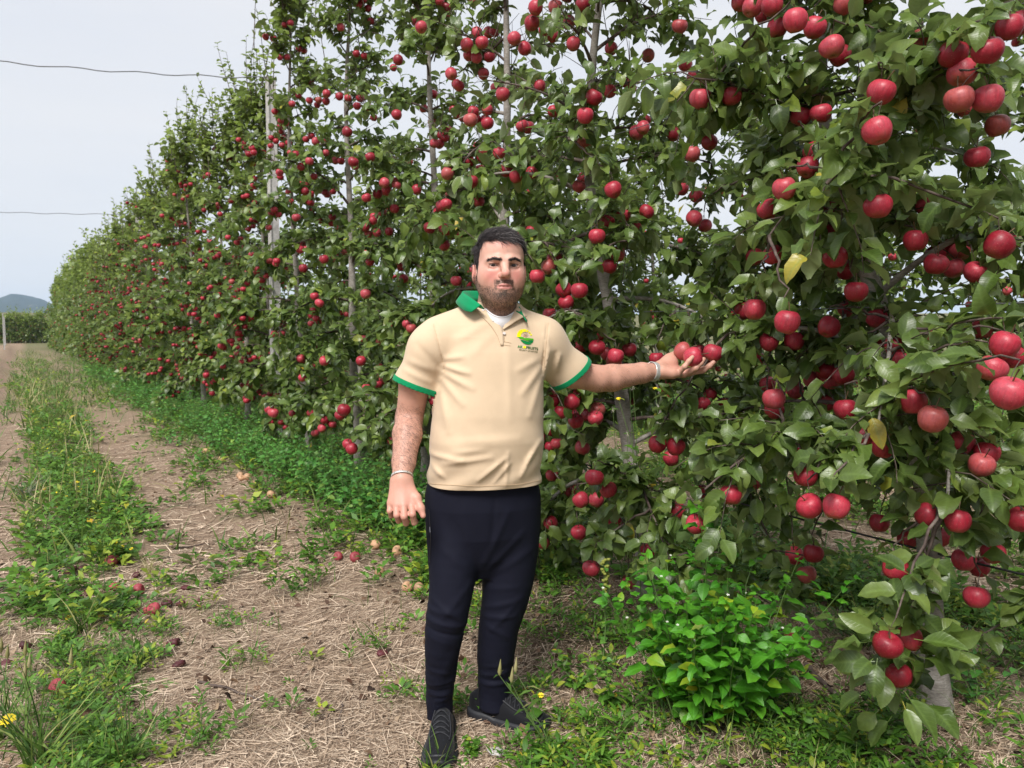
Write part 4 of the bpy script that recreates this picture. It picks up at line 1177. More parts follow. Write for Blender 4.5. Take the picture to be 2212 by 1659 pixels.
# short side twigs carry more leaves
ex = srng.integers(0, len(P_), 420)
P2 = P_[ex] + D_[ex] * S_[ex][:, None] * srng.uniform(0.4, 1.1, (420, 1)); D2 = nrm(D_[ex] + srng.normal(0, 0.6, (420, 3)) + np.array((0, 0, 0.2))); S2 = S_[ex] * srng.uniform(0.6, 1.0, 420)
P_ = np.concatenate([P_, P2]); D_ = np.concatenate([D_, D2]); S_ = np.concatenate([S_, S2])
up_ = np.array((0, -0.25, 1.0)) + srng.normal(0, 0.35, (len(P_), 3))
yl = (srng.random(len(P_)) < 0.03) * 0.9
big = np.argsort(proj(P_)[2] - S_ * 3)[:295]
bs = np.zeros(len(P_), bool); bs[big] = True
leaf_objects(bush, P_[bs], D_[bs], up_[bs], S_[bs], yl[bs], srng, SH_SRC)
place_leaves(mass, P_[~bs], D_[~bs], up_[~bs], S_[~bs], [OVATE, OVATE2], srng, yl[~bs])
tag(link('foliage', mass.mesh('foliage', M_SHADE), bush), kind='stuff')
link('stalks', stk.mesh('stalks', M_STALK), bush)
for k in srng.choice(len(P_), 34, replace=False):
    flower('flower', M_WHITE, bush, P_[k] + np.array((0, -0.01, 0.02)), 0.006, 5, srng, (0, -0.4, 1))

def stalk_weed(name, label, u, v, h, nst, spread, lsz, pairs, mat, lean=None, head=None, heads=0.03, shapes=LEAF_MD, group=None, droop=0.1):
    b = gp(u, v); b[2] = float(ground_z(np.array(b[0]), np.array(b[1])))
    root = tag(empty(name, b), label, 'weed', group)
    a = Acc(); s_ = Acc()
    tips = weed_plant(a, s_, b, h, srng, lsz, nst, shapes, pairs, spread, droop, lean=lean)
    link('leaves', a.mesh('leaves', mat), root)
    link('stalks', s_.mesh('stalks', M_STALK), root)
    for t_ in tips:
        if head == 'yellow': flower('flower', M_YELLOW, root, t_, heads, 9, srng, (0, -0.5, 1))
        elif head == 'bud':
            V, F = tubes(np.array([t_, t_ + (0, 0, 0.012), t_ + (0.002, 0, 0.03), t_ + (0.004, 0, 0.055)]), np.array([0.003, 0.0075, 0.005, 0.001]), 6); link('seed_head', mesh_np('seed_head', V, F, M_DRYTOP), root)
        elif head == 'spike':
            a2 = Acc()
            for q in range(26):
                c = t_ + np.array((srng.normal(0, 0.007), srng.normal(0, 0.007), -0.10 + 0.14 * q / 26)); av_, af_, _ = apple_shape(5, 3, lob=0)
                a2.add(c + av_ * 0.018, af_)
            link('seed_spike', a2.mesh('seed_spike', M_SPIKE), root)
        elif head == 'fluff':
            a2 = Acc(); dd = nrm(srng.normal(0, 1, (40, 3))); blades(a2, np.repeat(t_[None], 40, 0), dd, np.full(40, 0.016), np.full(40, 0.0012), np.full(40, 0.1), srng, 1); link('seed_head', a2.mesh('seed_head', M_FLUFF), root)
    return root
M_SPIKE = simple('weed_seed', (0.22, 0.24, 0.04), 0.8)
M_FLUFF = simple('seed_fluff', (0.62, 0.58, 0.48), 0.9)
stalk_weed('amaranth', 'upright weed with a yellowish seed spike between the man and the bush', 1300, 1480, 0.42, 1, 0.05, 0.055, 6, M_NETTLE, head='spike')
stalk_weed('amaranth', 'thin yellow seed spike rising among the weeds left of the man\'s hand', 862, 1130, 0.48, 1, 0.05, 0.04, 4, M_NETTLE, head='spike')
stalk_weed('amaranth', 'tall thin yellowish seed spike above the hedge weeds, left of the grey trunk', 722, 1060, 0.62, 1, 0.06, 0.05, 4, M_NETTLE, head='spike')
stalk_weed('sow_thistle', 'tall thin yellow-flowered weed growing through the second tree', 1450, 1400, 1.05, 3, 0.10, 0.07, 4, M_WEED, head='yellow', heads=0.013)
stalk_weed('sow_thistle', 'thin stalked weed with white fluffy heads just right of the man\'s shirt', 1345, 1330, 0.95, 3, 0.12, 0.06, 3, M_WEED, head='fluff')
stalk_weed('sow_thistle', 'tall pale-headed stalk below the man\'s outstretched arm', 1385, 1340, 1.35, 2, 0.07, 0.07, 4, M_WEED, head='fluff')
stalk_weed('goat_beard', 'silvery stalks with pointed buds leaning in front of the sideways shoe', 1190, 1625, 0.36, 3, 0.10, 0.07, 5, M_GRASS, lean=np.array((-0.5, 0.0, 0.0)), head='bud', shapes=[scaled_leaf(0.3)])
stalk_weed('goat_beard', 'tall thin stalks with dry buds in the bottom left corner', 60, 1640, 0.34, 5, 0.22, 0.09, 4, M_GRASS, head='bud', shapes=[scaled_leaf(0.25)])
stalk_weed('goat_beard', 'thin stalks with pale buds left of the grass tufts, nearer the frame edge', 20, 1560, 0.30, 4, 0.2, 0.09, 4, M_GRASS, head='bud', shapes=[scaled_leaf(0.25)])
stalk_weed('yellow_weed', 'single yellow flower low in the grass at the bottom left corner', 18, 1625, 0.10, 1, 0.1, 0.05, 2, M_WEED, head='yellow', heads=0.03, shapes=[scaled_leaf(0.4)])
stalk_weed('yellow_weed', 'yellow-flowered weed at the edge of the straw, upper left', 270, 1215, 0.14, 4, 0.35, 0.06, 4, M_WEED, head='yellow', heads=0.013)
stalk_weed('yellow_weed', 'low yellow-flowered weed beyond the grey grass tuft', 170, 1075, 0.14, 4, 0.5, 0.05, 3, M_WEED, head='yellow', heads=0.014)
stalk_weed('yellow_weed', 'yellow flower in front of the sideways shoe', 1160, 1570, 0.13, 1, 0.1, 0.06, 3, M_WEED, head='yellow', heads=0.013)
yf = np.random.default_rng(9)
for k in range(0, 12, 2):
    u_, v_ = [(100, 1010), (60, 960), (130, 1120), (250, 1140), (215, 1060), (90, 900), (50, 880), (300, 1165), (415, 925), (140, 985), (35, 1000), (190, 1180)][k]
    stalk_weed('yellow_weed', 'small yellow-flowered weed in the middle strip, %s counting from the bottom of the photo' % ORD[sorted([[1010, 960, 1120, 1140, 1060, 900, 880, 1165, 925, 985, 1000, 1180][q] for q in range(0, 12, 2)], reverse=True).index(v_)], u_, v_, 0.2, 2, 0.4, 0.07, 3, M_WEED, head='yellow', heads=0.011, group='yellow flowered weeds of the middle strip')
for (u_, v_, h, lab) in [(1245, 1500, 0.20, 'small bright weed between the sideways shoe and the bush'), (1330, 1540, 0.18, 'low weed at the left foot of the leafy bush'), (1010, 1235, 0.26, 'weed with pointed leaves seen between the man\'s legs'),
                         (860, 1150, 0.30, 'leafy weed below the man\'s hanging hand'), (900, 1190, 0.26, 'small leafy weed just left of the man\'s thigh'), (1020, 1625, 0.06, 'tiny weed on the straw between the two shoes'),
                         (1790, 1640, 0.2, 'yellow-stemmed weed at the bottom edge under the low apple branch'), (2110, 1560, 0.3, 'dark leafy weed to the right of the low apple branch'), (2170, 1450, 0.35, 'broad leaved weed behind the right trunk by the frame edge'),
                         (1640, 1490, 0.3, 'weed growing against the right flank of the leafy bush')]:
    stalk_weed('small_weed', lab, u_, v_, h, 5, 0.5, 0.045 if h > 0.1 else 0.03, 6, M_WEED if v_ != 1560 else M_NETTLE)
def grass_tuft(u, v, h, n, label, mat=M_GRASS, w=(0.004, 0.009), spread=0.45):
    b = gp(u, v); b[2] = float(ground_z(np.array(b[0]), np.array(b[1])))
    a = Acc(); base = b + np.stack([srng.normal(0, 0.018, n), srng.normal(0, 0.018, n), np.zeros(n)], -1)
    d = nrm(np.stack([srng.normal(0, spread, n), srng.normal(0, spread, n), np.ones(n)], -1))
    blades(a, base, d, h * srng.uniform(0.5, 1.15, n), srng.uniform(*w, n), srng.uniform(0.4, 1.6, n), srng, 5)
    o = link('grass_tuft', a.mesh('grass_tuft', mat)); tag(o, label, 'grass tuft')
grass_tuft(176, 1365, 0.24, 38, 'broad bladed green grass tuft on the straw among the fallen apples')
grass_tuft(55, 1080, 0.34, 60, 'grey-green grass tuft on the bare track at far left', rnd_mat('grey_grass', [(0, (0.10, 0.14, 0.09)), (1, (0.24, 0.27, 0.17))], 0.6, 0.2), (0.004, 0.007))
grass_tuft(325, 1240, 0.22, 34, 'thin pale grass tuft on the straw, nearest the yellow-flowered weed', M_DRYTOP, (0.002, 0.004))
grass_tuft(85, 1655, 0.34, 60, 'long grass tuft in the bottom left corner')
grass_tuft(270, 1658, 0.22, 50, 'dark green grass tuft at the bottom edge, left of the straw')
grass_tuft(935, 1659, 0.16, 26, 'small grass tuft sprouting at the tip of the front shoe')
grass_tuft(10, 1600, 0.36, 50, 'long grass tuft cut by the left edge')
grass_tuft(1860, 1420, 0.30, 40, 'slender green grass behind the low apple branch')
b = gp(332, 1490); a = Acc(); n = 9; th = np.arange(n) * 2.4
place_leaves(a, np.repeat(b[None], n, 0), nrm(np.stack([np.cos(th), np.sin(th), np.full(n, 0.35)], -1)), np.repeat(np.array([[0, 0, 1.0]]), n, 0), srng.uniform(0.09, 0.15, n), [leaf_shape(4, 0.2, 0.4, 0.8, petiole=False)], srng)
tag(link('plantain', a.mesh('plantain', M_WEED)), 'broad leaved rosette on the straw at lower left', 'weed')

# ------------------------------------------------------------------ windfalls
WF = {'dark': ('dark shrivelled windfall apple on the alley', (0.075, 0.012, 0.016), [(95, 815, .07), (298, 833, .075), (352, 828, .05), (575, 845, .05), (375, 922, .05), (330, 940, .05), (707, 972, .055), (766, 970, .045), (785, 900, .045), (108, 1133, .06), (735, 1140, .055), (275, 1085, .045),
              (1615, 1162, .05), (755, 1235, .05), (38, 948, .05), (298, 690, .05), (20, 1215, .05), (845, 955, .03), (260, 883, .04)]),
      'red': ('reddish windfall apple on the alley', (0.33, 0.045, 0.06), [(470, 803, .075), (484, 790, .06), (650, 1000, .07), (625, 1003, .045), (585, 913, .065), (480, 900, .05), (245, 1325, .065), (1500, 770, .068), (378, 452, .07), (425, 453, .07), (1430, 765, .06)]),
      'pale': ('pale yellowish windfall apple on the bare soil', (0.50, 0.30, 0.17), [(1587, 722, .07), (1660, 712, .068), (1678, 752, .068), (1605, 832, .06), (1398, 618, .07), (1720, 910, .06), (1770, 915, .06), (1145, 512, .07), (1045, 437, .075), (1075, 465, .07), (1015, 430, .07), (870, 322, .075), (938, 360, .075), (760, 232, .08), (1525, 517, .065), (1020, 440, .06)])}
for key, (lab, colr, pts) in WF.items():
    st = [(0.0, tuple(0.7 * x for x in colr)), (1.0, tuple(min(1, 1.25 * x) for x in colr))]
    mt = apple_material('windfall_' + key, st, tuple(min(1, 1.3 * x + 0.02) for x in colr), bloom=0.1, rough=0.5)
    mes = []
    for q in range(3):
        av, af, au = apple_shape(14, 9, seed=20 + q, squash=0.55 if key == 'dark' else 0.88)
        if key == 'dark': av = av * (1 + 0.18 * np.sin(av[:, 0:1] * 17 + q * 3) * np.cos(av[:, 1:2] * 19))
        mes.append(mesh_np('windfall_apple', av, af, mt, {'auv': au}))
    order = sorted(pts, key=lambda a: -a[1])
    for r_i, (zx, zy, dia) in enumerate(order):
        uu, vv = zx * 0.5112, 811 + zy * 0.5112
        g = gp(uu, vv, dia * 0.3); z = float(ground_z(np.array(g[0]), np.array(g[1])))
        o = link('windfall_apple', mes[r_i % 3], None, (g[0], g[1], z + dia * (0.28 if key == 'dark' else 0.40)))
        o.scale = (dia,) * 3; o.rotation_euler = (srng.normal(0, 0.3) if key == 'dark' else srng.uniform(-1.5, 1.5), srng.normal(0, 0.3) if key == 'dark' else srng.uniform(-1.5, 1.5), srng.uniform(0, 6.28))
        tag(o, lab + ', ' + ('nearest the camera' if r_i == 0 else ('%s nearest the camera' % ORD[r_i] if r_i < len(order) - 1 else 'farthest from the camera')), 'apple', 'windfall apples on the ground')

# ------------------------------------------------------------------ sticks, stone
for (u1, v1, u2, v2, r_, lab) in [(429, 1482, 570, 1516, 0.006, 'bent brown stick lying on the straw at bottom centre left'), (370, 1186, 450, 1168, 0.007, 'short dark stick on the straw near the yellow flowers'), (0, 1312, 170, 1265, 0.005, 'long thin stick reaching in from the left edge'),
                                  (736, 1507, 738, 1580, 0.004, 'thin stick lying towards the camera left of the front shoe'), (655, 1565, 735, 1525, 0.004, 'thin twig slanting across the straw left of the front shoe'), (1740, 1475, 1810, 1540, 0.012, 'dark twig on the soil below the leafy bush')]:
    A_, B_ = gp(u1, v1, 0.01), gp(u2, v2, 0.01); tq = np.linspace(0, 1, 9)[:, None]
    P = A_ * (1 - tq) + B_ * tq; P[1:-1, :2] += srng.normal(0, 0.006, (7, 2)); P[:, 2] = ground_z(P[:, 0], P[:, 1]) + r_ * 1.6
    V, F = tubes(P, np.linspace(r_, r_ * 0.6, 9), 6, cap=True); tag(link('stick', mesh_np('stick', V, F, M_TWIG)), lab, 'stick')
g = gp(1076, 1628); av, af, _ = apple_shape(9, 6, lob=0.2, squash=0.35)
tag(link('stone', mesh_np('stone', av * np.array((0.07, 0.045, 0.05)) * (1 + 0.25 * np.sin(av[:, 0:1] * 31) * np.sin(av[:, 1:2] * 27)), af, simple('pale_stone', (0.5, 0.47, 0.46), 0.9, 0.2, 60, 0.4), smooth=False), None, (g[0], g[1], float(ground_z(np.array(g[0]), np.array(g[1]))) + 0.012)), 'crumbly whitish lump on the straw between the shoes', 'stone')

# ------------------------------------------------------------------ posts and wires of the trellis
t = NT('concrete'); n = t.noise(25, 6, t.coord())
M_CONC = t.done(t.bsdf(t.ramp(n, [(0.3, (0.36, 0.35, 0.345)), (0.7, (0.56, 0.545, 0.535))]), 0.9, 0.2, t.bump(n, 0.3, 0.004)))
M_WIRE = simple('galvanised_wire', (0.23, 0.235, 0.25), 0.5, 0.5, metallic=0.6)
M_HOSE = simple('black_hose', (0.012, 0.012, 0.014), 0.5)
def post(p, s, h, w, lab, group=None):
    b = gz(p, s); bm = bmesh.new()
    bmesh.ops.create_cube(bm, size=1.0)
    for v_ in bm.verts:
        tp = v_.co.z > 0
        k_ = w * (0.82 if tp else 1.0); x_, y_ = v_.co.x * k_, v_.co.y * k_
        v_.co = Vector(b) + Vector(ROW_D) * x_ + Vector(ROW_N) * y_ + Vector((0, 0, h if tp else -0.2))
    bmesh.ops.bevel(bm, geom=bm.edges[:], offset=0.012, segments=2, affect='EDGES')
    me = bpy.data.meshes.new('post'); bm.to_mesh(me); bm.free(); me.materials.append(M_CONC)
    root = tag(empty('trellis_post', b), lab, 'post', group)
    link('shaft', me, root)
    tp = b + np.array((0, 0, h - 0.03)); th = np.linspace(0, 2 * math.pi, 13)
    V, F = tubes(np.stack([tp[0] + w * 0.62 * np.cos(th), tp[1] + w * 0.62 * np.sin(th), np.full(13, tp[2])], -1), np.full(13, 0.004), 4)
    link('wire_tie', mesh_np('wire_tie', V, F, M_WIRE), root)
    return b + np.array((0, 0, h))
PT1 = post(ROW_P - 0.02, 9.62, 4.42, 0.115, 'tall grey concrete trellis post standing up out of the near tree row')
PT2 = post(ROW_P, 22.4, 4.42, 0.115, 'concrete trellis post hidden in the far part of the tree row')
def wire(P0, P1, sag, r_, lab, mat=M_WIRE, name='trellis_wire', group=None, n=40):
    tq = np.linspace(0, 1, n)[:, None]
    P = np.array(P0) * (1 - tq) + np.array(P1) * tq; P[:, 2] -= (4 * sag * tq * (1 - tq))[:, 0]
    P[1:-1, 2] += 0.012 * np.sin(np.arange(1, n - 1) * 1.3)
    V, F = tubes(P, np.full(n, r_), 4); tag(link(name, mesh_np(name, V, F, mat)), lab, 'wire', group)
for z, lab in [(1.5, 'trellis wire along the tree row at chest height'), (2.45, 'trellis wire along the tree row just overhead'), (3.25, 'trellis wire along the tree row high overhead'), (4.1, 'topmost trellis wire along the tree row')]:
    wire(rowpt(ROW_P + 0.05, -3, z), rowpt(ROW_P + 0.05, 46, z), 0.0, 0.0022, lab)
wire(rowpt(ROW_P + 0.04, -3, 0.62), rowpt(ROW_P + 0.04, 40, 0.62), 0.0, 0.004, 'thin black drip line strung low along the tree row', M_HOSE, 'drip_line')
wire(PT1, PT1 - ROW_N * 5.2 - np.array((0, 0, 0.40)), 0.10, 0.006, 'cable running left across the sky from the post top')
wire(PT2, PT2 - ROW_N * 6.2 - np.array((0, 0, 0.2)), 0.10, 0.007, 'lower, fainter cable crossing the sky at far left')
for k, (p, s) in enumerate([(-1.12, 70.0), (-1.30, 88.0)]):
    post(p, s, 2.75, 0.09, ['pale trellis post at the left edge, the nearer one', 'pale trellis post at the left edge, the farther one'][k])
hp = np.array([gp(1690, 1590), gp(1740, 1575), gp(1800, 1592), gp(1850, 1600), gp(1900, 1615)]); hp[:, 2] = ground_z(hp[:, 0], hp[:, 1]) + 0.012
V, F = tubes(smooth_poly(hp, 20), np.full(20, 0.009), 8); tag(link('hose', mesh_np('hose', V, F, M_HOSE)), 'length of black irrigation hose lying under the low apple branch', 'hose')
print('cover and things', round(time.time() - T0, 1))
# ------------------------------------------------------------------ smooth solids for the man: distance fields turned into one continuous surface
def d_cone(P, a, b, ra, rb):
    ab = b - a; q = P - a
    t = np.clip((q @ ab) / max(1e-12, ab @ ab), 0, 1)
    return np.linalg.norm(q - t[..., None] * ab, axis=-1) - (ra + (rb - ra) * t)
def d_ell(P, c, r, M=None):
    q = P - c
    if M is not None: q = q @ M.T
    k0 = np.linalg.norm(q / r, axis=-1); k1 = np.linalg.norm(q / (r * r), axis=-1)
    return k0 * (k0 - 1.0) / np.maximum(k1, 1e-9)
def smin(a, b, k):
    h = np.maximum(k - np.abs(a - b), 0) / k
    return np.minimum(a, b) - h * h * k * 0.25
class Solid:
    def __init__(self): self.p = []
    def cone(self, a, b, ra, rb, k=0.02, op=1):
        a, b = np.asarray(a, float), np.asarray(b, float); r = max(ra, rb)
        self.p.append((lambda P, a=a, b=b: d_cone(P, a, b, ra, rb), np.minimum(a, b) - r, np.maximum(a, b) + r, k, op))
    def chain(self, pts, rs, k=0.02, op=1):
        for i in range(len(pts) - 1): self.cone(pts[i], pts[i + 1], rs[i], rs[i + 1], k, op)
    def ell(self, c, r, k=0.02, op=1, M=None):
        c, r = np.asarray(c, float), np.asarray(r, float); R_ = r.max()
        self.p.append((lambda P, c=c, r=r, M=M: d_ell(P, c, r, M), c - R_, c + R_, k, op))
    def fn(self, f, lo, hi, k=0.02, op=1): self.p.append((f, np.asarray(lo, float), np.asarray(hi, float), k, op))
    def __call__(self, P):
        d = np.full(P.shape[:-1], 1.0)
        for f, lo, hi, k, op in self.p:
            m = np.all((P > lo - k - 0.05) & (P < hi + k + 0.05), axis=-1)
            if not m.any(): continue
            v = f(P[m])
            d[m] = smin(d[m], v, k) if op > 0 else -smin(-d[m], v, k)
        return d
    def grid(self, lo, hi, h):
        n = np.ceil((np.asarray(hi) - lo) / h).astype(int) + 1
        G = np.full(n, 1.0, np.float32)
        for f, a, b, k, op in self.p:
            i0 = np.clip(np.floor((a - k - 4 * h - lo) / h).astype(int), 0, n - 1); i1 = np.clip(np.ceil((b + k + 4 * h - lo) / h).astype(int) + 1, 1, n)
            if np.any(i1 <= i0): continue
            ax = [lo[i] + h * np.arange(i0[i], i1[i]) for i in range(3)]
            P = np.stack(np.meshgrid(*ax, indexing='ij'), -1)
            v = f(P).astype(np.float32)
            S = G[i0[0]:i1[0], i0[1]:i1[1], i0[2]:i1[2]]
            S[...] = smin(S, v, k) if op > 0 else -smin(-S, v, k)
        return G
def surface_nets(G, lo, h):
    s = G < 0
    c = np.zeros(tuple(np.array(G.shape) - 1), np.int8)
    for dx in (0, 1):
        for dy in (0, 1):
            for dz in (0, 1): c += s[dx:dx + c.shape[0], dy:dy + c.shape[1], dz:dz + c.shape[2]]
    idx = np.argwhere((c > 0) & (c < 8))
    vid = np.full(c.shape, -1, np.int32); vid[tuple(idx.T)] = np.arange(len(idx))
    acc = np.zeros((len(idx), 3)); cnt = np.zeros(len(idx))
    corners = [(a, b, d) for a in (0, 1) for b in (0, 1) for d in (0, 1)]
    val = {q: G[idx[:, 0] + q[0], idx[:, 1] + q[1], idx[:, 2] + q[2]] for q in corners}
    for q in corners:
        for ax in range(3):
            if q[ax]: continue
            q2 = list(q); q2[ax] = 1; q2 = tuple(q2)
            a, b = val[q], val[q2]; m = (a < 0) != (b < 0)
            t = a[m] / (a[m] - b[m]); p = np.tile(np.array(q, float), (m.sum(), 1)); p[:, ax] += t
            acc[m] += p; cnt[m] += 1
    V = lo + h * (idx + acc / cnt[:, None])
    F = []
    for ax in range(3):
        u_, v_ = (ax + 1) % 3, (ax + 2) % 3
        a = s; sl1 = [slice(None)] * 3; sl0 = [slice(None)] * 3
        sl0[ax] = slice(0, -1); sl1[ax] = slice(1, None)
        e = np.argwhere(s[tuple(sl0)] != s[tuple(sl1)])
        e = e[(e[:, u_] > 0) & (e[:, v_] > 0) & (e[:, u_] < c.shape[u_]) & (e[:, v_] < c.shape[v_])]
        ins = s[tuple(e.T)]
        def g(du, dv):
            q = e.copy(); q[:, u_] -= du; q[:, v_] -= dv; return vid[tuple(q.T)]
        q = np.stack([g(1, 1), g(0, 1), g(0, 0), g(1, 0)], -1)
        q[~ins] = q[~ins][:, ::-1]
        F.append(q[(q >= 0).all(1)])
    return V, np.concatenate(F)
def grad(f, P, e=0.0007):
    g = np.empty_like(P)
    for i in range(3):
        d = np.zeros(3); d[i] = e
        g[:, i] = f(P + d) - f(P - d)
    return g / (2 * e)
def settle(f, P, it=3):
    for _ in range(it):
        g = grad(f, P); n2 = np.maximum((g * g).sum(1), 0.05)
        P = P - np.clip(f(P) / n2, -0.006, 0.006)[:, None] * g
    return P
def refine(V, F, mask_fn):
    """split the quads whose centre the mask picks into four (triangles along the border); V, F quads -> bmesh route"""
    bm = bmesh.new()
    vs = [bm.verts.new(p) for p in V]
    for f in F: bm.faces.new([vs[i] for i in f])
    return bm
def hit(f, u, v, start=2.1, far=3.6):
    """first point of the solid f met by the viewing line through (u, v) of the photograph"""
    u = np.atleast_1d(np.asarray(u, float)); v = np.atleast_1d(np.asarray(v, float))
    d = nrm(np.stack([ip(a, b, 1.0) - CAMP for a, b in zip(u, v)]))
    t = np.full(len(u), start)
    for _ in range(60):
        t += np.clip(f(CAMP + d * t[:, None]), -0.05, 0.05) * 0.7
    return CAMP + d * t[:, None]
# ------------------------------------------------------------------ the man
def basis(yaw):
    return np.array((math.cos(yaw), math.sin(yaw), 0.0)), np.array((math.sin(yaw), -math.cos(yaw), 0.0))   # his left (seen right), his front
TX, TF = basis(R(14)); HX, HF = basis(R(11))
Zu = np.array((0, 0, 1.0))
man_at = gp(1000, 1590); man_at[2] = 0
person = tag(empty('person', man_at), 'man in a cream and green polo shirt and dark trousers, holding apples', 'person')
HS = 1.05
H0 = ip(1079, 575, 2.585)
ZW_A = np.array([-.30, -.20, -.110, -.0765, -.0420, -.005, .013, .08, .2]); ZW_B = np.array([-.285, -.186, -.095, -.0710, -.0320, -.005, .0115, .077, .197])   # proportions of this face
def hp_(x, y, z): return H0 + HS * (x * HX + y * HF + float(np.interp(z, ZW_A, ZW_B)) * Zu)
def hloc(P):
    q = (P - H0) / HS
    return np.stack([q @ HX, q @ HF, np.interp(q[:, 2], ZW_B, ZW_A)], -1)
HM = np.stack([HX, HF, Zu])      # world -> head axes
# --- torso profile: height, half width, depth to front, depth to back
TZ = np.array([0.70, 0.86, 0.95, 1.03, 1.12, 1.20, 1.27, 1.33, 1.38, 1.42, 1.45, 1.475, 1.50, 1.53])
TA = np.array([.188, .196, .194, .196, .190, .183, .180, .178, .172, .150, .118, .085, .066, .05])
TBF = np.array([.135, .150, .166, .172, .165, .152, .140, .128, .112, .096, .082, .070, .062, .05])
TBB = np.array([.135, .130, .120, .118, .118, .120, .122, .120, .112, .100, .088, .076, .066, .05])
TCX = np.interp(TZ, [0.7, 0.88, 1.03, 1.27, 1.4, 1.5], [ip(1046, 1160, 2.63)[0], ip(1046, 1050, 2.63)[0], ip(1049, 955, 2.63)[0], ip(1062, 800, 2.63)[0], ip(1068, 715, 2.64)[0], ip(1073, 660, 2.64)[0]])
TCY = np.interp(TZ, [0.7, 1.0, 1.27, 1.5], [2.645, 2.635, 2.640, 2.645])
def d_torso(P, off=0.0):
    z = P[..., 2]
    a = np.interp(z, TZ, TA) - off; bf = np.interp(z, TZ, TBF) - off; bb = np.interp(z, TZ, TBB) - off
    dx = P[..., 0] - np.interp(z, TZ, TCX); dy = P[..., 1] - np.interp(z, TZ, TCY)
    x = dx * TX[0] + dy * TX[1]; y = dx * TF[0] + dy * TF[1]
    b = np.where(y > 0, bf, bb)
    n = 2.35
    v = ((np.abs(x) / a) ** n + (np.abs(y) / b) ** n + 1e-12) ** (1 / n)
    d = (v - 1) * np.minimum(a, b)
    return np.maximum(d, np.maximum(z - (1.515 - off), 0.74 - z))
SW = dict(R0=ip(927, 754, 2.59), R1=ip(894, 836, 2.605), L0=ip(1168, 742, 2.69), L1=ip(1236, 809, 2.745))

def px_seg(u1, v1, u2, v2, Y=2.5):
    a, b = ip(u1, v1, Y), ip(u2, v2, Y); return a[[0, 2]], b[[0, 2]]
def folds(P, segs, front):
    """raised and sunk creases of the cloth: segments seen from the front, with half width and height"""
    out = np.zeros(P.shape[:-1]); q = P[..., [0, 2]]
    for (a, b, w, h) in segs:
        ab = b - a; L2 = ab @ ab
        t = ((q - a) @ ab) / L2
        tc = np.clip(t, 0, 1)
        d = np.linalg.norm(q - a - tc[..., None] * ab, axis=-1)
        out += 1.45 * h * np.exp(-(d / w) ** 2) * (0.35 + 0.65 * np.sin(np.pi * np.clip(tc, 0.03, 0.97)) ** 0.5)
    return out * front
SH_FOLDS = [(*px_seg(*s[:4]), s[4], s[5]) for s in [
    (958, 792, 1012, 806, .010, .0055), (955, 806, 1020, 838, .011, .0045), (952, 822, 1000, 872, .012, .004), (962, 776, 1000, 770, .010, .004), (950, 850, 970, 930, .014, .004),
    (928, 985, 1000, 990, .010, .005), (960, 1000, 1060, 985, .010, .0045), (985, 975, 1045, 968, .012, .0035), (1000, 952, 1120, 948, .016, .003), (1035, 1034, 1092, 988, .008, .0048), (1068, 1040, 1102, 1000, .007, .004),
    (1094, 1046, 1098, 978, .007, .0035), (1126, 1030, 1150, 985, .009, .004), (1140, 1000, 1168, 960, .010, .004), (930, 1010, 958, 1030, .010, .004),
    (1098, 742, 1102, 905, .014, .002), (1045, 700, 985, 735, .016, .003), (1060, 725, 1010, 775, .016, .002), (1168, 800, 1130, 850, .012, .004), (1172, 820, 1145, 900, .012, .003), (1160, 780, 1120, 800, .012, .003),
    (1188, 760, 1180, 815, .008, .005), (1203, 765, 1195, 822, .008, -.004), (1215, 770, 1206, 826, .008, .004), (1180, 725, 1190, 760, .010, .003),
    (880, 780, 930, 800, .012, .003), (870, 800, 925, 828, .010, .003), (900, 745, 940, 790, .012, -.003),
    (935, 706, 948, 750, .004, -.003), (948, 750, 958, 800, .004, -.003), (1186, 700, 1180, 745, .004, -.003), (1180, 745, 1174, 800, .004, -.003)]]
shirt_s = Solid()
shirt_s.fn(lambda P: d_torso(P), (-.5, 2.3, .72), (.4, 2.95, 1.53), 0.02)
shirt_s.cone(ip(1040, 678, 2.65), ip(950, 726, 2.61), .052, .068, 0.04)
shirt_s.cone(ip(1108, 692, 2.665), ip(1165, 735, 2.69), .045, .066, 0.05)
shirt_s.chain([SW['R0'] + (0.035, 0.01, 0.015), SW['R0'], SW['R1'], SW['R1'] + (SW['R1'] - SW['R0']) * 0.35], [.062, .0655, .0655, .062], 0.04)
shirt_s.chain([SW['L0'] + (-0.04, 0, 0.012), SW['L0'], SW['L1'], SW['L1'] + (SW['L1'] - SW['L0']) * 0.35], [.070, .074, .0665, .062], 0.055)
def shirt_d(P):
    fr = np.clip((2.66 - P[..., 1]) / 0.04, 0, 1)
    low = np.exp(-((P[..., 2] - 0.94) / 0.11) ** 2)
    rip = 0.0028 * low * np.sin(P[..., 0] * 43 + 9 * np.sin(P[..., 2] * 11)) + 0.0016 * np.sin(P[..., 0] * 19 + P[..., 2] * 33) * np.sin(P[..., 2] * 13 - P[..., 0] * 21)
    return shirt_s(P) - folds(P, SH_FOLDS, fr) - rip

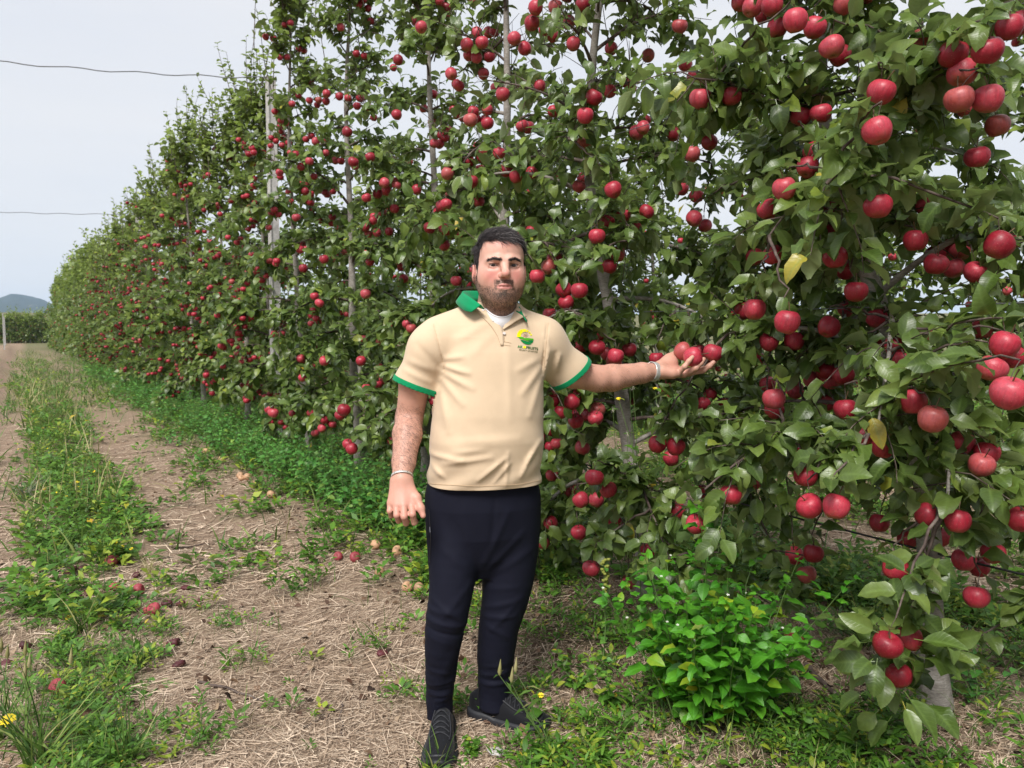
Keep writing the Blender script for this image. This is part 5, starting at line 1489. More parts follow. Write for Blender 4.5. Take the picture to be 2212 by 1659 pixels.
# --- body
body_s = Solid()
body_s.fn(lambda P: d_torso(P, np.interp(P[..., 2], [1.0, 1.35], [0.06, 0.020])), (-.5, 2.3, .72), (.4, 2.95, 1.5), 0.02)
body_s.cone(SW['R0'] + (0.05, 0, 0.0), SW['R0'], .048, .048, 0.05)
body_s.cone(SW['L0'] + (-0.05, 0, 0.0), SW['L0'], .048, .050, 0.05)
mR = J['elR'] * 0.72 + J['wrR'] * 0.28 + TF * 0.004; mL = J['elL'] * 0.76 + J['wrL'] * 0.24 - Zu * 0.004
body_s.chain([SW['R0'], J['shR'] * .45 + J['elR'] * .55, J['elR'], mR, J['elR'] * .25 + J['wrR'] * .75, J['wrR']], [.048, .053, .0455, .0485, .0375, .0310], 0.013)
body_s.chain([SW['L0'], SW['L1'] + Zu * 0.004, J['elL'], mL, J['elL'] * .25 + J['wrL'] * .75, J['wrL']], [.048, .052, .0475, .0490, .0385, .0310], 0.013)
for a, b in (('R', (0.07, .042, .028)), ('L', (0.075, .046, .030))):
    body_s.chain([ip(990 if a == 'R' else 1102, 1120, 2.63), J['knee' + a], J['ank' + a], J['ank' + a] - Zu * 0.05], [b[0], b[1], b[2], b[2]], 0.03)
neckb = ip(1074, 690, 2.655)
body_s.cone(hp_(0, -.030, -.050), neckb, .060, .072, 0.03)
body_s.cone(hp_(0, -.005, -.115), ip(1078, 684, 2.60), .042, .050, 0.03)
def HE(c, r, k, op=1, rot=None):
    M = HM if rot is None else rot @ HM
    body_s.ell(hp_(*c), np.array(r) * HS, k, op, M)
def HC(pts, rs, k, op=1):
    body_s.chain([hp_(*p) for p in pts], [r * HS for r in rs], k, op)
HE((0, -.018, .034), (.0765, .099, .0770), .02)
HE((0, .028, .040), (.064, .056, .060), .03)
HE((0, .014, -.030), (.0660, .070, .074), .03)
for s in (-1, 1):
    HC([(s * .054, -.012, -.060), (s * .041, .025, -.088), (s * .019, .054, -.110)], [.0195, .0195, .020], .032)
    HE((s * .043, .042, -.046), (.029, .032, .034), .03)
HE((0, .060, -.108), (.028, .024, .022), .02)
HE((0, .018, -.120), (.038, .052, .026), .03)
HC([(-.044, .068, .013), (-.018, .0845, .0130), (0, .083, .010), (.018, .0845, .0130), (.044, .068, .013)], [.009, .0105, .009, .0105, .009], .016)
HE((0, .058, -.072), (.037, .036, .031), .022)
for s in (-1, 1):
    HE((s * .0325, .101, -.005), (.0195, .024, .0110), .014, -1)
HC([(0, .080, .012), (0, .094, -.012), (0, .108, -.036)], [.0090, .0095, .0122], .012)
HE((0, .109, -.0420), (.0118, .0125, .0110), .008)
for s in (-1, 1):
    HE((s * .0125, .0950, -.0450), (.0078, .0125, .0085), .006)
for s in (-1, 1):
    HE((s * .0068, .1045, -.0535), (.0036, .006, .0030), .003, -1)
for s in (-1, 1):
    HE((s * .0325, .0655, -.002), (.0165, .0160, .0150), .006)
    HE((s * .0325, .0825, -.0035), (.0155, .0130, .0044), .0018, -1)
    HC([(s * .0205, .100, -.044), (s * .029, .0925, -.060), (s * .038, .081, -.082)], [.0035, .0045, .004], .012, -1)
    HC([(s * .018, .0915, -.014), (s * .032, .0895, -.0195), (s * .046, .077, -.0155)], [.0015] * 3, .008, -1)
HC([(-.029, .077, -.0738), (-.014, .0885, -.0718), (-.005, .0930, -.0706), (.005, .0930, -.0706), (.014, .0885, -.0718), (.029, .077, -.0738)], [.0020, .0032, .0040, .0040, .0032, .0020], .005)
HC([(-.026, .076, -.0765), (-.011, .0875, -.0815), (.011, .0875, -.0815), (.026, .076, -.0765)], [.0026, .0050, .0050, .0026], .006)
HC([(-.031, .080, -.0742), (-.012, .0950, -.0752), (0, .0985, -.0760), (.012, .0950, -.0752), (.031, .080, -.0742)], [.0014, .0024, .0026, .0024, .0014], .002, -1)
for s in (-1, 1):
    rot = np.array(Matrix.Rotation(R(16) * s, 3, 'Z')) @ np.array(Matrix.Rotation(R(-10), 3, 'X'))
    HE((s * .079, -.014, -.030), (.0090, .0200, .033), .008, 1, rot)
    HE((s * .0875, -.008, -.026), (.0062, .0120, .0200), .004, -1, rot)
# right hand, hanging, back of the hand to the camera, fingers loosely curled
def chainpx(pts, rs, k): body_s.chain([ip(*p) for p in pts], rs, k)
for (a, b) in (((880, 1042, 2.465), (891, 1087, 2.430)), ((871, 1042, 2.462), (873, 1091, 2.420)), ((862, 1042, 2.464), (857, 1091, 2.424)), ((856, 1042, 2.470), (845, 1086, 2.438))):
    chainpx([a, b], [.0165, .0135], 0.022)
chainpx([(889, 1087, 2.430), (891, 1111, 2.400), (895, 1129, 2.418), (898, 1127, 2.445)], [.0118, .0107, .0096, .0086], .0035)
chainpx([(872, 1091, 2.420), (873, 1116, 2.394), (877, 1130, 2.418), (880, 1126, 2.450)], [.0119, .0109, .0098, .0087], .0035)
chainpx([(856, 1091, 2.424), (857, 1113, 2.402), (861, 1125, 2.424), (865, 1121, 2.452)], [.0114, .0102, .0092, .0083], .0035)
chainpx([(843, 1086, 2.438), (842, 1104, 2.422), (845, 1114, 2.440), (849, 1111, 2.462)], [.0104, .0092, .0083, .0075], .0035)
chainpx([(882, 1050, 2.462), (900, 1076, 2.436), (909, 1098, 2.418), (914, 1114, 2.408)], [.0180, .0138, .0116, .0088], .010)
# left hand, palm up under the apples, fingers curling up in front of and behind them
for (a, b, r1, r2) in (((1422, 805, 2.920), (1464, 807, 2.918), .018, .0135), ((1424, 803, 2.935), (1478, 808, 2.945), .018, .0135), ((1424, 801, 2.945), (1486, 806, 2.975), .018, .0135), ((1424, 797, 2.955), (1489, 801, 3.005), .018, .0135)):
    chainpx([a, b], [r1, r2], 0.02)
chainpx([(1433, 802, 2.915), (1452, 806, 2.912)], [.020, .019], .02)
chainpx([(1464, 807, 2.918), (1479, 792, 2.893), (1488, 780, 2.893), (1496, 771, 2.899)], [.0118, .0100, .0088, .0078], .006)
chainpx([(1478, 808, 2.945), (1503, 795, 2.918), (1513, 785, 2.915), (1520, 776, 2.922)], [.0128, .0110, .0098, .0086], .006)
chainpx([(1486, 806, 2.975), (1519, 800, 2.958), (1532, 791, 2.952), (1541, 783, 2.955)], [.0130, .0112, .0100, .0088], .006)
chainpx([(1489, 801, 3.005), (1519, 799, 3.010), (1536, 790, 3.010), (1545, 781, 3.012)], [.0128, .0112, .0100, .0088], .006)
chainpx([(1426, 792, 2.955), (1448, 776, 3.000), (1466, 760, 3.022), (1482, 750, 3.030)], [.024, .021, .0135, .010], .015)
body_s.ell(ip(1447, 783, 2.985), (.030, .028, .024), .02)

HEAD_LO = H0[2] - 0.150
def body_mesh():
    lo = np.array((-.50, 2.20, 0.02)); hi = np.array((.84, 3.12, 1.75)); h = 0.0058
    G = body_s.grid(lo, hi, h)
    V, F = surface_nets(G, lo, h)
    V = settle(body_s, V, 1)
    # finer quads on the head and the hands
    bm = bmesh.new()
    vs = [bm.verts.new(p) for p in V]
    for f in F: bm.faces.new([vs[i] for i in f])
    handR, handL = ip(875, 1090, 2.43), ip(1480, 790, 2.95)
    for lvl in range(2):
        def pick(c):
            if (c - handR).length < 0.10 or (c - handL).length < 0.13: return lvl == 0
            l = (np.array(c) - H0) / HS
            if l[2] > -.16 and abs(l @ HX) < .12 and abs(l @ HF) < .16:
                return lvl == 0 or ((l @ HF) > 0.052 and l[2] < 0.026 and l[2] > -.096 and abs(l @ HX) < .056)
            return False
        hR, hL = Vector(handR), Vector(handL)
        handR, handL = hR, hL
        sel = {e for f in bm.faces if pick(f.calc_center_median()) for e in f.edges}
        bmesh.ops.subdivide_edges(bm, edges=list(sel), cuts=1, use_grid_fill=True)
    bmesh.ops.triangulate(bm, faces=[f for f in bm.faces if len(f.verts) > 4])
    me = bpy.data.meshes.new('body'); bm.to_mesh(me); bm.free()
    n = len(me.vertices); co = np.empty(n * 3, np.float32); me.vertices.foreach_get('co', co); P = co.reshape(-1, 3).astype(float)
    P = settle(body_s, P, 2)
    me.vertices.foreach_set('co', P.astype(np.float32).ravel()); me.update()
    me.polygons.foreach_set('use_smooth', np.ones(len(me.polygons), bool))
    return me, P
body_me, BP = body_mesh()
print('body', len(BP), round(time.time() - T0, 1))
_nb = np.empty(len(BP) * 3, np.float32); body_me.vertices.foreach_get('normal', _nb); BN = _nb.reshape(-1, 3).astype(float)
hl = hloc(BP)
def sstep(a, b, x): t = np.clip((x - a) / (b - a), 0, 1); return t * t * (3 - 2 * t)
is_head = (hl[:, 2] > -.175) & (np.abs(hl[:, 0]) < .12) & (np.abs(hl[:, 1]) < .17)
def hairline(y): return np.interp(y, [-.12, -.045, -.02, .0, .010, .024, .032, .046, .060, .10], [-.080, -.066, -.004, .000, -.040, -.040, .022, .056, .071, .078])
def hair_mask(l, soft=0.009):
    hlz = hairline(l[:, 1]) + 0.004 * np.sin(l[:, 0] * 190) + 0.005 * (fbm(l[:, 0] * 140, l[:, 1] * 140, 6) - 0.5) + np.where(l[:, 1] > 0.045, 0.010 * np.clip((np.abs(l[:, 0]) - .025) / .03, 0, 1), 0)
    notear = ~((np.abs(l[:, 0]) > .0745) & (l[:, 2] < .004) & (l[:, 1] > -.04))
    return sstep(-soft, soft, l[:, 2] - hlz) * notear
def beard_mask(l):
    x, y, z = np.abs(l[:, 0]), l[:, 1], l[:, 2]
    # upper limit of the beard: sideburn at the ear, falling across the cheek to the moustache corner
    up = np.interp(y, [-.02, .012, .030, .055, .075, .095], [-.055, -.036, -.052, -.074, -.080, -.062])
    m = sstep(0.010, -0.008, z - up) * sstep(-.030, -.008, y + 0.0) * sstep(-.205, -.165, z)
    m = np.where((z < -.095), np.maximum(m, sstep(-.02, .01, y) * sstep(-.185, -.150, z)), m)
    mous = sstep(.034, .027, x) * sstep(-.054, -.058, z) * sstep(.07, .08, y)
    m = np.maximum(m, mous)
    lips = ((x / .0255) ** 2 + ((z + .0765) / .0105) ** 2 < 1) & (y > .074)
    below = ((x - .017) / .012) ** 2 + ((z + .094) / .008) ** 2 < 1          # bare patches beside the chin
    m = m * np.where(below & (y > .06), 0.35, 1.0)
    return np.where(lips, 0, m)
skin = np.tile(np.array((0.63, 0.365, 0.285)), (len(BP), 1))
nzz = fbm(BP[:, 0] * 45 + 7, BP[:, 2] * 45 + BP[:, 1] * 30, 3)
_arm = ~is_head
skin[_arm] = (0.54, 0.295, 0.220)
skin *= (0.93 + 0.14 * nzz)[:, None]
def blend(m, c): 
    global skin
    skin = skin * (1 - m[:, None]) + np.array(c) * m[:, None]
if True:
    x, y, z = hl[:, 0], hl[:, 1], hl[:, 2]
    H_ = is_head.astype(float)
    red = np.maximum.reduce([np.exp(-(((np.abs(x) - .040) / .024) ** 2 + ((z + .042) / .024) ** 2)), 0.8 * np.exp(-((x / .013) ** 2 + ((z + .040) / .016) ** 2)), 0.75 * np.exp(-(((x) / .045) ** 2 + ((z - .068) / .018) ** 2)), 0.9 * (np.abs(x) > .077) * (z < .03)]) * (y > -.04)
    blend(0.62 * red * H_, (0.62, 0.185, 0.165))
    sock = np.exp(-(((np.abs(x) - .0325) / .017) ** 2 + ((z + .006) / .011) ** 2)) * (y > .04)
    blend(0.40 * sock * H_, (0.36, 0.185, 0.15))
    lips = ((x / .0245) ** 2 + ((z + .0765) / .0098) ** 2 < 1) & (y > .076) & is_head
    blend(0.75 * lips, (0.50, 0.185, 0.17))
    dark_ = np.maximum(np.exp(-(x / .027) ** 4) * sstep(-.050, -.056, z) * sstep(-.076, -.070, z) * 0.8, np.exp(-((x / .026) ** 2 + ((z + .100) / .016) ** 2)))
    blend(beard_mask(hl) * 0.42 * H_ * (0.6 + 0.8 * nzz), (0.20, 0.125, 0.085))
    blend(beard_mask(hl) * 0.50 * dark_ * H_ * (0.6 + 0.8 * nzz), (0.06, 0.036, 0.028))
    blend(hair_mask(hl) * H_, (0.030, 0.022, 0.020))
    brow = np.exp(-((z - np.interp(np.abs(x), [.010, .034, .054], [.0125, .0175, .0110])) / .0037) ** 2) * sstep(.007, .012, np.abs(x)) * sstep(.054, .046, np.abs(x)) * (y > .05)
    blend(np.clip(brow * 0.9, 0, 1) * H_, (0.035, 0.024, 0.020))
    lash = ((np.abs(np.abs(x) - .0325) < .0160) & (z < .0032) & (z > -.0005) & (y > .05))
    blend(0.55 * lash * H_, (0.07, 0.04, 0.032))
for pth in [((891, 1087), 2.43), ((873, 1091), 2.42), ((857, 1091), 2.424), ((895, 1111), 2.40), ((877, 1116), 2.396), ((860, 1113), 2.40), ((912, 1112), 2.41)]:
    d = np.linalg.norm(BP - ip(*pth[0], pth[1]), axis=1); blend(0.35 * np.exp(-(d / .016) ** 2), (0.60, 0.25, 0.21))
dl = np.linalg.norm(BP - ip(872, 1085, 2.43), axis=1); blend(0.28 * sstep(.10, .03, dl), (0.55, 0.24, 0.185))
dl = np.linalg.norm(BP - ip(1475, 795, 2.94), axis=1); blend(0.35 * np.exp(-(dl / .05) ** 2) * (BN[:, 2] > 0), (0.62, 0.29, 0.24))
at = body_me.attributes.new('skin', 'FLOAT_COLOR', 'POINT'); at.data.foreach_set('color', np.concatenate([skin, np.ones((len(BP), 1))], 1).astype(np.float32).ravel())
t = NT('skin')
sc_ = t.attr('skin', 'Color'); pos = t.pos()
n1 = t.noise(90, 4, pos); n2 = t.noise(420, 2, pos)
c = t.mix(t.math('MULTIPLY', t.math('SUBTRACT', n1, 0.42, clamp=True), 0.35), sc_, (0.50, 0.21, 0.17))
M_SKIN = t.done(t.bsdf(c, 0.48, 0.42, t.bump(t.math('ADD', n2, n1), 0.12, 0.003), Subsurface_Weight=0.10, Subsurface_Radius=(0.012, 0.005, 0.003), Subsurface_Scale=0.6))
body_me.materials.append(M_SKIN)
body = link('body', body_me, person)

# --- eyes
M_EYE = NT('eye')
t = M_EYE; q = t.node('ShaderNodeSeparateXYZ', {0: t.coord()})
rr = t.math('SQRT', t.math('ADD', t.math('POWER', q.outputs[0], 2.0), t.math('POWER', q.outputs[2], 2.0)))
c = t.ramp(t.math('DIVIDE', rr, 0.0130), [(0.0, (0.004, 0.003, 0.003)), (0.22, (0.006, 0.004, 0.003)), (0.28, (0.035, 0.016, 0.008)), (0.46, (0.028, 0.013, 0.008)), (0.52, (0.33, 0.28, 0.26)), (1.0, (0.33, 0.25, 0.23))])
M_EYE = t.done(t.bsdf(c, 0.12, 0.5))
for s in (-1, 1):
    bm = bmesh.new(); bmesh.ops.create_uvsphere(bm, u_segments=24, v_segments=16, radius=0.0132 * HS)
    me = bpy.data.meshes.new('eye'); bm.to_mesh(me); bm.free(); me.materials.append(M_EYE)
    me.polygons.foreach_set('use_smooth', np.ones(len(me.polygons), bool))
    o = link('eye', me, person); o.matrix_parent_inverse = Matrix.Translation(-Vector(person.location))
    c_ = hp_(s * .0325, .0670, -.0035); fw = nrm((CAMP - c_)[None])[0] * 0.7 + HF * 0.3
    o.matrix_basis = Matrix.Translation(Vector(c_)) @ Vector(fw).to_track_quat('Y', 'Z').to_matrix().to_4x4()

# --- hair, eyebrows, beard, hair of the arms: short strands rooted on the skin
def root_points(mask, n, rng):
    """random points on the body surface where the per-vertex mask is high"""
    me = body_me; me.calc_loop_triangles()
    nt = len(me.loop_triangles); tri = np.empty(nt * 3, np.int32); me.loop_triangles.foreach_get('vertices', tri); tri = tri.reshape(-1, 3)
    w = mask[tri].mean(1); k = w > 0.02; tri, w = tri[k], w[k]
    ar = np.linalg.norm(np.cross(BP[tri[:, 1]] - BP[tri[:, 0]], BP[tri[:, 2]] - BP[tri[:, 0]]), axis=1) * w
    ch = rng.choice(len(tri), n, p=ar / ar.sum()); a, b = rng.random(n), rng.random(n); f = a + b > 1; a[f], b[f] = 1 - a[f], 1 - b[f]
    t_ = tri[ch]
    P = BP[t_[:, 0]] * (1 - a - b)[:, None] + BP[t_[:, 1]] * a[:, None] + BP[t_[:, 2]] * b[:, None]
    N = nrm(BN[t_[:, 0]] * (1 - a - b)[:, None] + BN[t_[:, 1]] * a[:, None] + BN[t_[:, 2]] * b[:, None])
    return P, N
def strands(acc, P, N, dirs, length, width, lift0, lift1, rng, seg=3):
    n = len(P); d0 = nrm(dirs - (dirs * N).sum(1)[:, None] * N)
    side = np.cross(N, d0); V = np.zeros((n, seg + 1, 2, 3)); p = P.copy()
    toc = nrm(CAMP - P); side = nrm(side + 0.6 * np.cross(toc, d0))
    for k in range(seg + 1):
        w = width * (1 - 0.75 * k / seg)
        V[:, k, 0] = p - side * w[:, None] / 2; V[:, k, 1] = p + side * w[:, None] / 2
        l = lift0 + (lift1 - lift0) * k / seg
        p = p + nrm(d0 + N * (l if np.ndim(l) == 0 else l[:, None])) * (length / seg)[:, None]
    q = np.array([[2 * k, 2 * k + 1, 2 * k + 3, 2 * k + 2] for k in range(seg)])
    acc.add(V.reshape(-1, 3), (q[None] + (np.arange(n) * 2 * (seg + 1))[:, None, None]).reshape(-1, 4))
M_HAIR = rnd_mat('dark_hair', [(0, (0.010, 0.008, 0.009)), (0.6, (0.020, 0.015, 0.016)), (0.9, (0.06, 0.050, 0.050)), (1, (0.24, 0.22, 0.22))], 0.6, 0, 0.18)
M_BEARD = rnd_mat('beard_hair', [(0, (0.010, 0.007, 0.006)), (0.6, (0.030, 0.018, 0.013)), (0.9, (0.11, 0.07, 0.045)), (1, (0.30, 0.23, 0.17))], 0.5, 0, 0.4)
M_ARMHAIR = rnd_mat('arm_hair', [(0, (0.015, 0.010, 0.008)), (1, (0.07, 0.045, 0.032))], 0.5, 0, 0.4)
qr = np.random.default_rng(88)
P, N = root_points(hair_mask(hl) * is_head, 13000, qr); l = hloc(P)
topf = sstep(.045, .085, l[:, 2])
comb = (HX[None] * (0.75 * topf + 0.1)[:, None] + HF[None] * (0.55 * topf * sstep(-.05, .06, l[:, 1]) - 0.35 * (1 - topf))[:, None] + Zu[None] * (-1.0 * (1 - topf))[:, None])
comb = comb + qr.normal(0, 0.20, (len(P), 3)) + 0.5 * (np.stack([fbm(l[:, 0] * 60, l[:, 1] * 60, q_) for q_ in (1, 2, 3)], -1) - 0.5)
acc = Acc()
strands(acc, P, N, comb, np.where(topf > .4, qr.uniform(.018, .042, len(P)), qr.uniform(.008, .016, len(P))) , qr.uniform(.0008, .0019, len(P)), 0.42 * topf + 0.20, 0.02 - 0.22 * topf, qr, 3)
link('hair', acc.mesh('hair', M_HAIR), person)
P, N = root_points(beard_mask(hl) * is_head * (0.5 + 0.7 * dark_), 8000, qr)
acc = Acc(); dn = -Zu[None] * 1.0 + HF[None] * 0.2 + qr.normal(0, 0.35, (len(P), 3))
strands(acc, P, N, dn, qr.uniform(.0025, .0055, len(P)), np.full(len(P), .0006), 0.9, 0.3, qr, 2)
link('beard', acc.mesh('beard', M_BEARD), person)
for s in (-1, 1):
    acc = Acc()
    P, N = root_points(np.clip(brow, 0, 1) * is_head * (np.sign(x) == s), 340, qr); l = hloc(P)
    dd = HX[None] * s + Zu[None] * (0.35 - 22 * np.maximum(0, np.abs(l[:, 0]) - .022))[:, None] + qr.normal(0, 0.15, (len(P), 3))
    strands(acc, P, N, dd, qr.uniform(.004, .007, len(P)), np.full(len(P), .0007), 0.25, 0.0, qr, 2)
    link('eyebrow', acc.mesh('eyebrow', M_HAIR), person)
fa = np.zeros(len(BP)); side_d = np.zeros((len(BP), 3))
for el, wr in (('elR', 'wrR'), ('elL', 'wrL')):
    ax = J[wr] - J[el]; tq = ((BP - J[el]) @ ax) / (ax @ ax); dd = np.linalg.norm(BP - J[el] - tq[:, None] * ax, axis=1)
    fa = np.maximum(fa, sstep(-.55, .35, tq) * sstep(1.0, .85, tq) * (dd < .075))
fa *= np.where(BP[:, 0] < 0, 1.0, 0.10 + 0.25 * (BN[:, 2] < 0.0))
P, N = root_points(fa, 5200, qr); acc = Acc()
isR = (P[:, 0] < 0)[:, None]
axs = np.where(isR, nrm((J['wrR'] - J['elR'])[None]), nrm((J['wrL'] - J['elL'])[None]))
strands(acc, P, N, axs * 0.7 + np.where(isR, TX[None] * 0.8, -Zu[None] * 0.9) + qr.normal(0, 0.4, (len(P), 3)), qr.uniform(.008, .018, len(P)), np.full(len(P), .00036), 0.35, 0.1, qr, 3)
link('arm_hair', acc.mesh('arm_hair', M_ARMHAIR), person)
print('head done', round(time.time() - T0, 1))
# ------------------------------------------------------------------ his clothes
def cloth_mat(name, color, scale=900, rough=0.85, bump=0.12, var=0.06, sheen=0.2):
    t = NT(name); pos = t.pos()
    w = t.noise(scale, 2, pos); n = t.noise(26, 3, pos)
    c = t.mix(n, tuple(x * (1 - var) for x in color), tuple(min(1, x * (1 + var)) for x in color))
    c = t.mix(t.math('MULTIPLY', t.math('SUBTRACT', w, 0.45, clamp=True), 0.5), c, tuple(x * 0.8 for x in color))
    return t.done(t.bsdf(c, rough, 0.2, t.bump(w, bump, 0.001), Sheen_Weight=sheen, Sheen_Roughness=0.5))
M_CREAM = cloth_mat('cream_pique', (0.60, 0.462, 0.320))
M_GREEN = cloth_mat('green_rib', (0.0, 0.235, 0.090), sheen=0.1)
M_WHITEC = cloth_mat('white_cotton', (0.76, 0.76, 0.80))
M_NAVY = cloth_mat('navy_trousers', (0.0052, 0.0060, 0.0150), 1500, 0.8, 0.06, 0.1, 0.0)
M_BUTTON = simple('button', (0.62, 0.56, 0.53), 0.35)
def bm_from(V, F):
    bm = bmesh.new(); vs = [bm.verts.new(p) for p in V]
    for f in F: bm.faces.new([vs[i] for i in f])
    return bm
def cut(bm, co, no, pred=None):
    """drop what lies on the side the normal points to"""
    g = bm.verts[:] + bm.edges[:] + bm.faces[:]
    if pred is not None:
        fs = [f for f in bm.faces if pred(f.calc_center_median())]
        es = {e for f in fs for e in f.edges}; vs = {v for f in fs for v in f.verts}; g = list(vs) + list(es) + fs
    r = bmesh.ops.bisect_plane(bm, geom=g, dist=1e-5, plane_co=Vector(co), plane_no=Vector(no))
    n = Vector(no); c = Vector(co)
    bmesh.ops.delete(bm, geom=[f for f in bm.faces if (f.calc_center_median() - c).dot(n) > 0 and (pred is None or pred(f.calc_center_median()))], context='FACES')
def finish(bm, name, mat, parent, thick=0.0, offset=-1.0):
    bmesh.ops.delete(bm, geom=[v for v in bm.verts if not v.link_faces], context='VERTS')
    me = bpy.data.meshes.new(name); bm.to_mesh(me); bm.free(); me.materials.append(mat)
    me.polygons.foreach_set('use_smooth', np.ones(len(me.polygons), bool))
    o = link(name, me, parent)
    if thick:
        md = o.modifiers.new('thickness', 'SOLIDIFY'); md.thickness = thick; md.offset = offset
    return o
def img_dir(du, dv):      # direction in the picture plane as a world direction
    d = ip(1106 + du, 829.5 + dv, 2.6) - ip(1106, 829.5, 2.6); return nrm(d[None])[0]
lo, hi, h = np.array((-.52, 2.30, .80)), np.array((.36, 2.96, 1.56)), 0.0056
ax = [lo[i] + h * np.arange(int((hi[i] - lo[i]) / h) + 1) for i in range(3)]
PG = np.stack(np.meshgrid(*ax, indexing='ij'), -1)
Gs = shirt_s(PG.reshape(-1, 3)); _m = np.abs(Gs) < .03; Gs[_m] = shirt_d(PG.reshape(-1, 3)[_m]); Gs = Gs.reshape(PG.shape[:3]).astype(np.float32)
V, F = surface_nets(Gs, lo, h); V = settle(shirt_d, V, 1)
bm = bm_from(V, F)
HEM = 0.880
cut(bm, (0, 0, HEM), (0, 0, -1))
RN, LN = img_dir(-30, 75), img_dir(47, 60) + np.array((0, 0.25, 0))
isRs = lambda c: c.x < SW['R1'][0] + 0.085 and c.z < 1.34 and c.z > 1.10 and (c - Vector(SW['R1'])).length < 0.17 and shirtside(c, 'R')
def shirtside(c, s):
    a, b = SW[s + '0'], SW[s + '1']; p = np.array(c); ab = b - a; t_ = ((p - a) @ ab) / (ab @ ab)
    return t_ > 0.5 and np.linalg.norm(p - a - t_ * ab) < 0.088 and (float(d_torso(p[None])[0]) > -0.004)
isLs = lambda c: (c - Vector(SW['L1'])).length < 0.17 and shirtside(c, 'L')
cut(bm, SW['R1'], RN, isRs); cut(bm, SW['L1'], LN, isLs)
# cuffs: the last two centimetres of each sleeve, a touch prouder
for s, Nn, pr in (('R', RN, isRs), ('L', LN, isLs)):
    b2 = bm.copy(); Nn = nrm(Nn[None])[0]
    cut(b2, SW[s + '1'] - Nn * 0.018, -Nn, None)
    bmesh.ops.delete(b2, geom=[f for f in b2.faces if not pr(f.calc_center_median())], context='FACES')
    for v_ in b2.verts: v_.co += v_.normal * 0.0016
    cut_o = finish(b2, 'sleeve_cuff', M_GREEN, None, 0.0026, 0.0)
    cut_o.name = 'sleeve_cuff'; CUFFS = globals().setdefault('CUFFS', []); CUFFS.append(cut_o)
# neck opening
Vpoly = np.array([(1046, 600), (1047, 664), (1062, 684), (1085.5, 709.5), (1099, 689), (1112, 668), (1118, 600)])
def in_poly(u, v, poly):
    c = False; j = len(poly) - 1
    for i in range(len(poly)):
        if (poly[i][1] > v) != (poly[j][1] > v) and u < (poly[j][0] - poly[i][0]) * (v - poly[i][1]) / (poly[j][1] - poly[i][1]) + poly[i][0]: c = not c
        j = i
    return c
def neckhole(c):
    p = np.array(c)
    if p[2] > 1.497: return True
    if p[2] < 1.38: return False
    a = neckb - p; rr = math.hypot(a[0], a[1] + 0.012)
    if p[2] > 1.455 and rr < 0.083: return True
    u_, v_, _ = proj(p); return p[1] < 2.60 and in_poly(u_[0], v_[0], Vpoly)
for _ in range(2):
    es = {e for f in bm.faces for e in f.edges if f.calc_center_median().z > 1.37 and abs(f.calc_center_median().x - neckb[0]) < 0.11}
    bmesh.ops.subdivide_edges(bm, edges=list(es), cuts=1, use_grid_fill=True)
bmesh.ops.triangulate(bm, faces=[f for f in bm.faces if len(f.verts) > 4])
bmesh.ops.delete(bm, geom=[f for f in bm.faces if neckhole(f.calc_center_median())], context='FACES')
shirt = finish(bm, 'polo_shirt', M_CREAM, person, 0.0025)
for o in CUFFS: o.parent = shirt
# hem line: a narrow double-stitched band
def patch(fn_px, nu, nv, off, f=shirt_d):
    """grid patch lying on the cloth: fn_px(a, b) -> (u, v)"""
    A_, B_ = np.meshgrid(np.linspace(0, 1, nu), np.linspace(0, 1, nv), indexing='ij')
    uv = np.array([fn_px(a, b) for a, b in zip(A_.ravel(), B_.ravel())])
    P = hit(f, uv[:, 0], uv[:, 1]); N = nrm(grad(f, P, 0.003))
    o_ = off(A_.ravel(), B_.ravel()) if callable(off) else off
    P = P + N * (np.asarray(o_)[..., None] if np.ndim(o_) else o_)
    i, j = np.meshgrid(np.arange(nu - 1), np.arange(nv - 1), indexing='ij')
    return P, np.stack([i * nv + j, i * nv + j + 1, (i + 1) * nv + j + 1, (i + 1) * nv + j], -1).reshape(-1, 4)
def poly_lerp(pts, t_):
    pts = np.asarray(pts, float); s = t_ * (len(pts) - 1); k = min(int(s), len(pts) - 2); return pts[k] * (1 - s + k) + pts[k + 1] * (s - k)
def strip(name, e1, e2, off, mat, thick, parent=shirt, nu=16, nv=5):
    P, F = patch(lambda a, b: poly_lerp(e1, a) * (1 - b) + poly_lerp(e2, a) * b, nu, nv, off)
    o = link(name, mesh_np(name, P, F, mat), parent)
    md = o.modifiers.new('thickness', 'SOLIDIFY'); md.thickness = thick; md.offset = 0
    return o
strip('placket', [(1028, 672), (1044, 688), (1062, 707), (1075, 728), (1081, 747)], [(1045, 664), (1061, 684), (1085, 709.5), (1086.5, 725), (1087, 747)], 0.0022, M_CREAM, 0.003)
strip('placket_flap', [(1085.5, 709.5), (1097, 691), (1108, 675), (1114, 664)], [(1087, 713), (1107, 701), (1124, 691), (1134, 688)], lambda a, b: 0.004 + 0.012 * np.sin(a * 2.2) * (0.4 + 0.6 * b), M_CREAM, 0.003)
M_SEAM = cloth_mat('cream_stitching', (0.60, 0.44, 0.28))
def seam(pts, r_=0.0006, off=0.0018, parent=shirt):
    q = np.array([poly_lerp(pts, a) for a in np.linspace(0, 1, 24)]); P = hit(shirt_d, q[:, 0], q[:, 1]); P = P + nrm(grad(shirt_d, P, .003)) * off
    V, F = tubes(P, np.full(24, r_), 4); link('seam', mesh_np('seam', V, F, M_SEAM), parent)
seam([(936, 700), (946, 740), (957, 790), (960, 805)]); seam([(1184, 698), (1180, 745), (1175, 800)])
seam([(921, 1043), (960, 1047), (1045, 1050), (1120, 1046), (1169, 1037)], 0.0007)
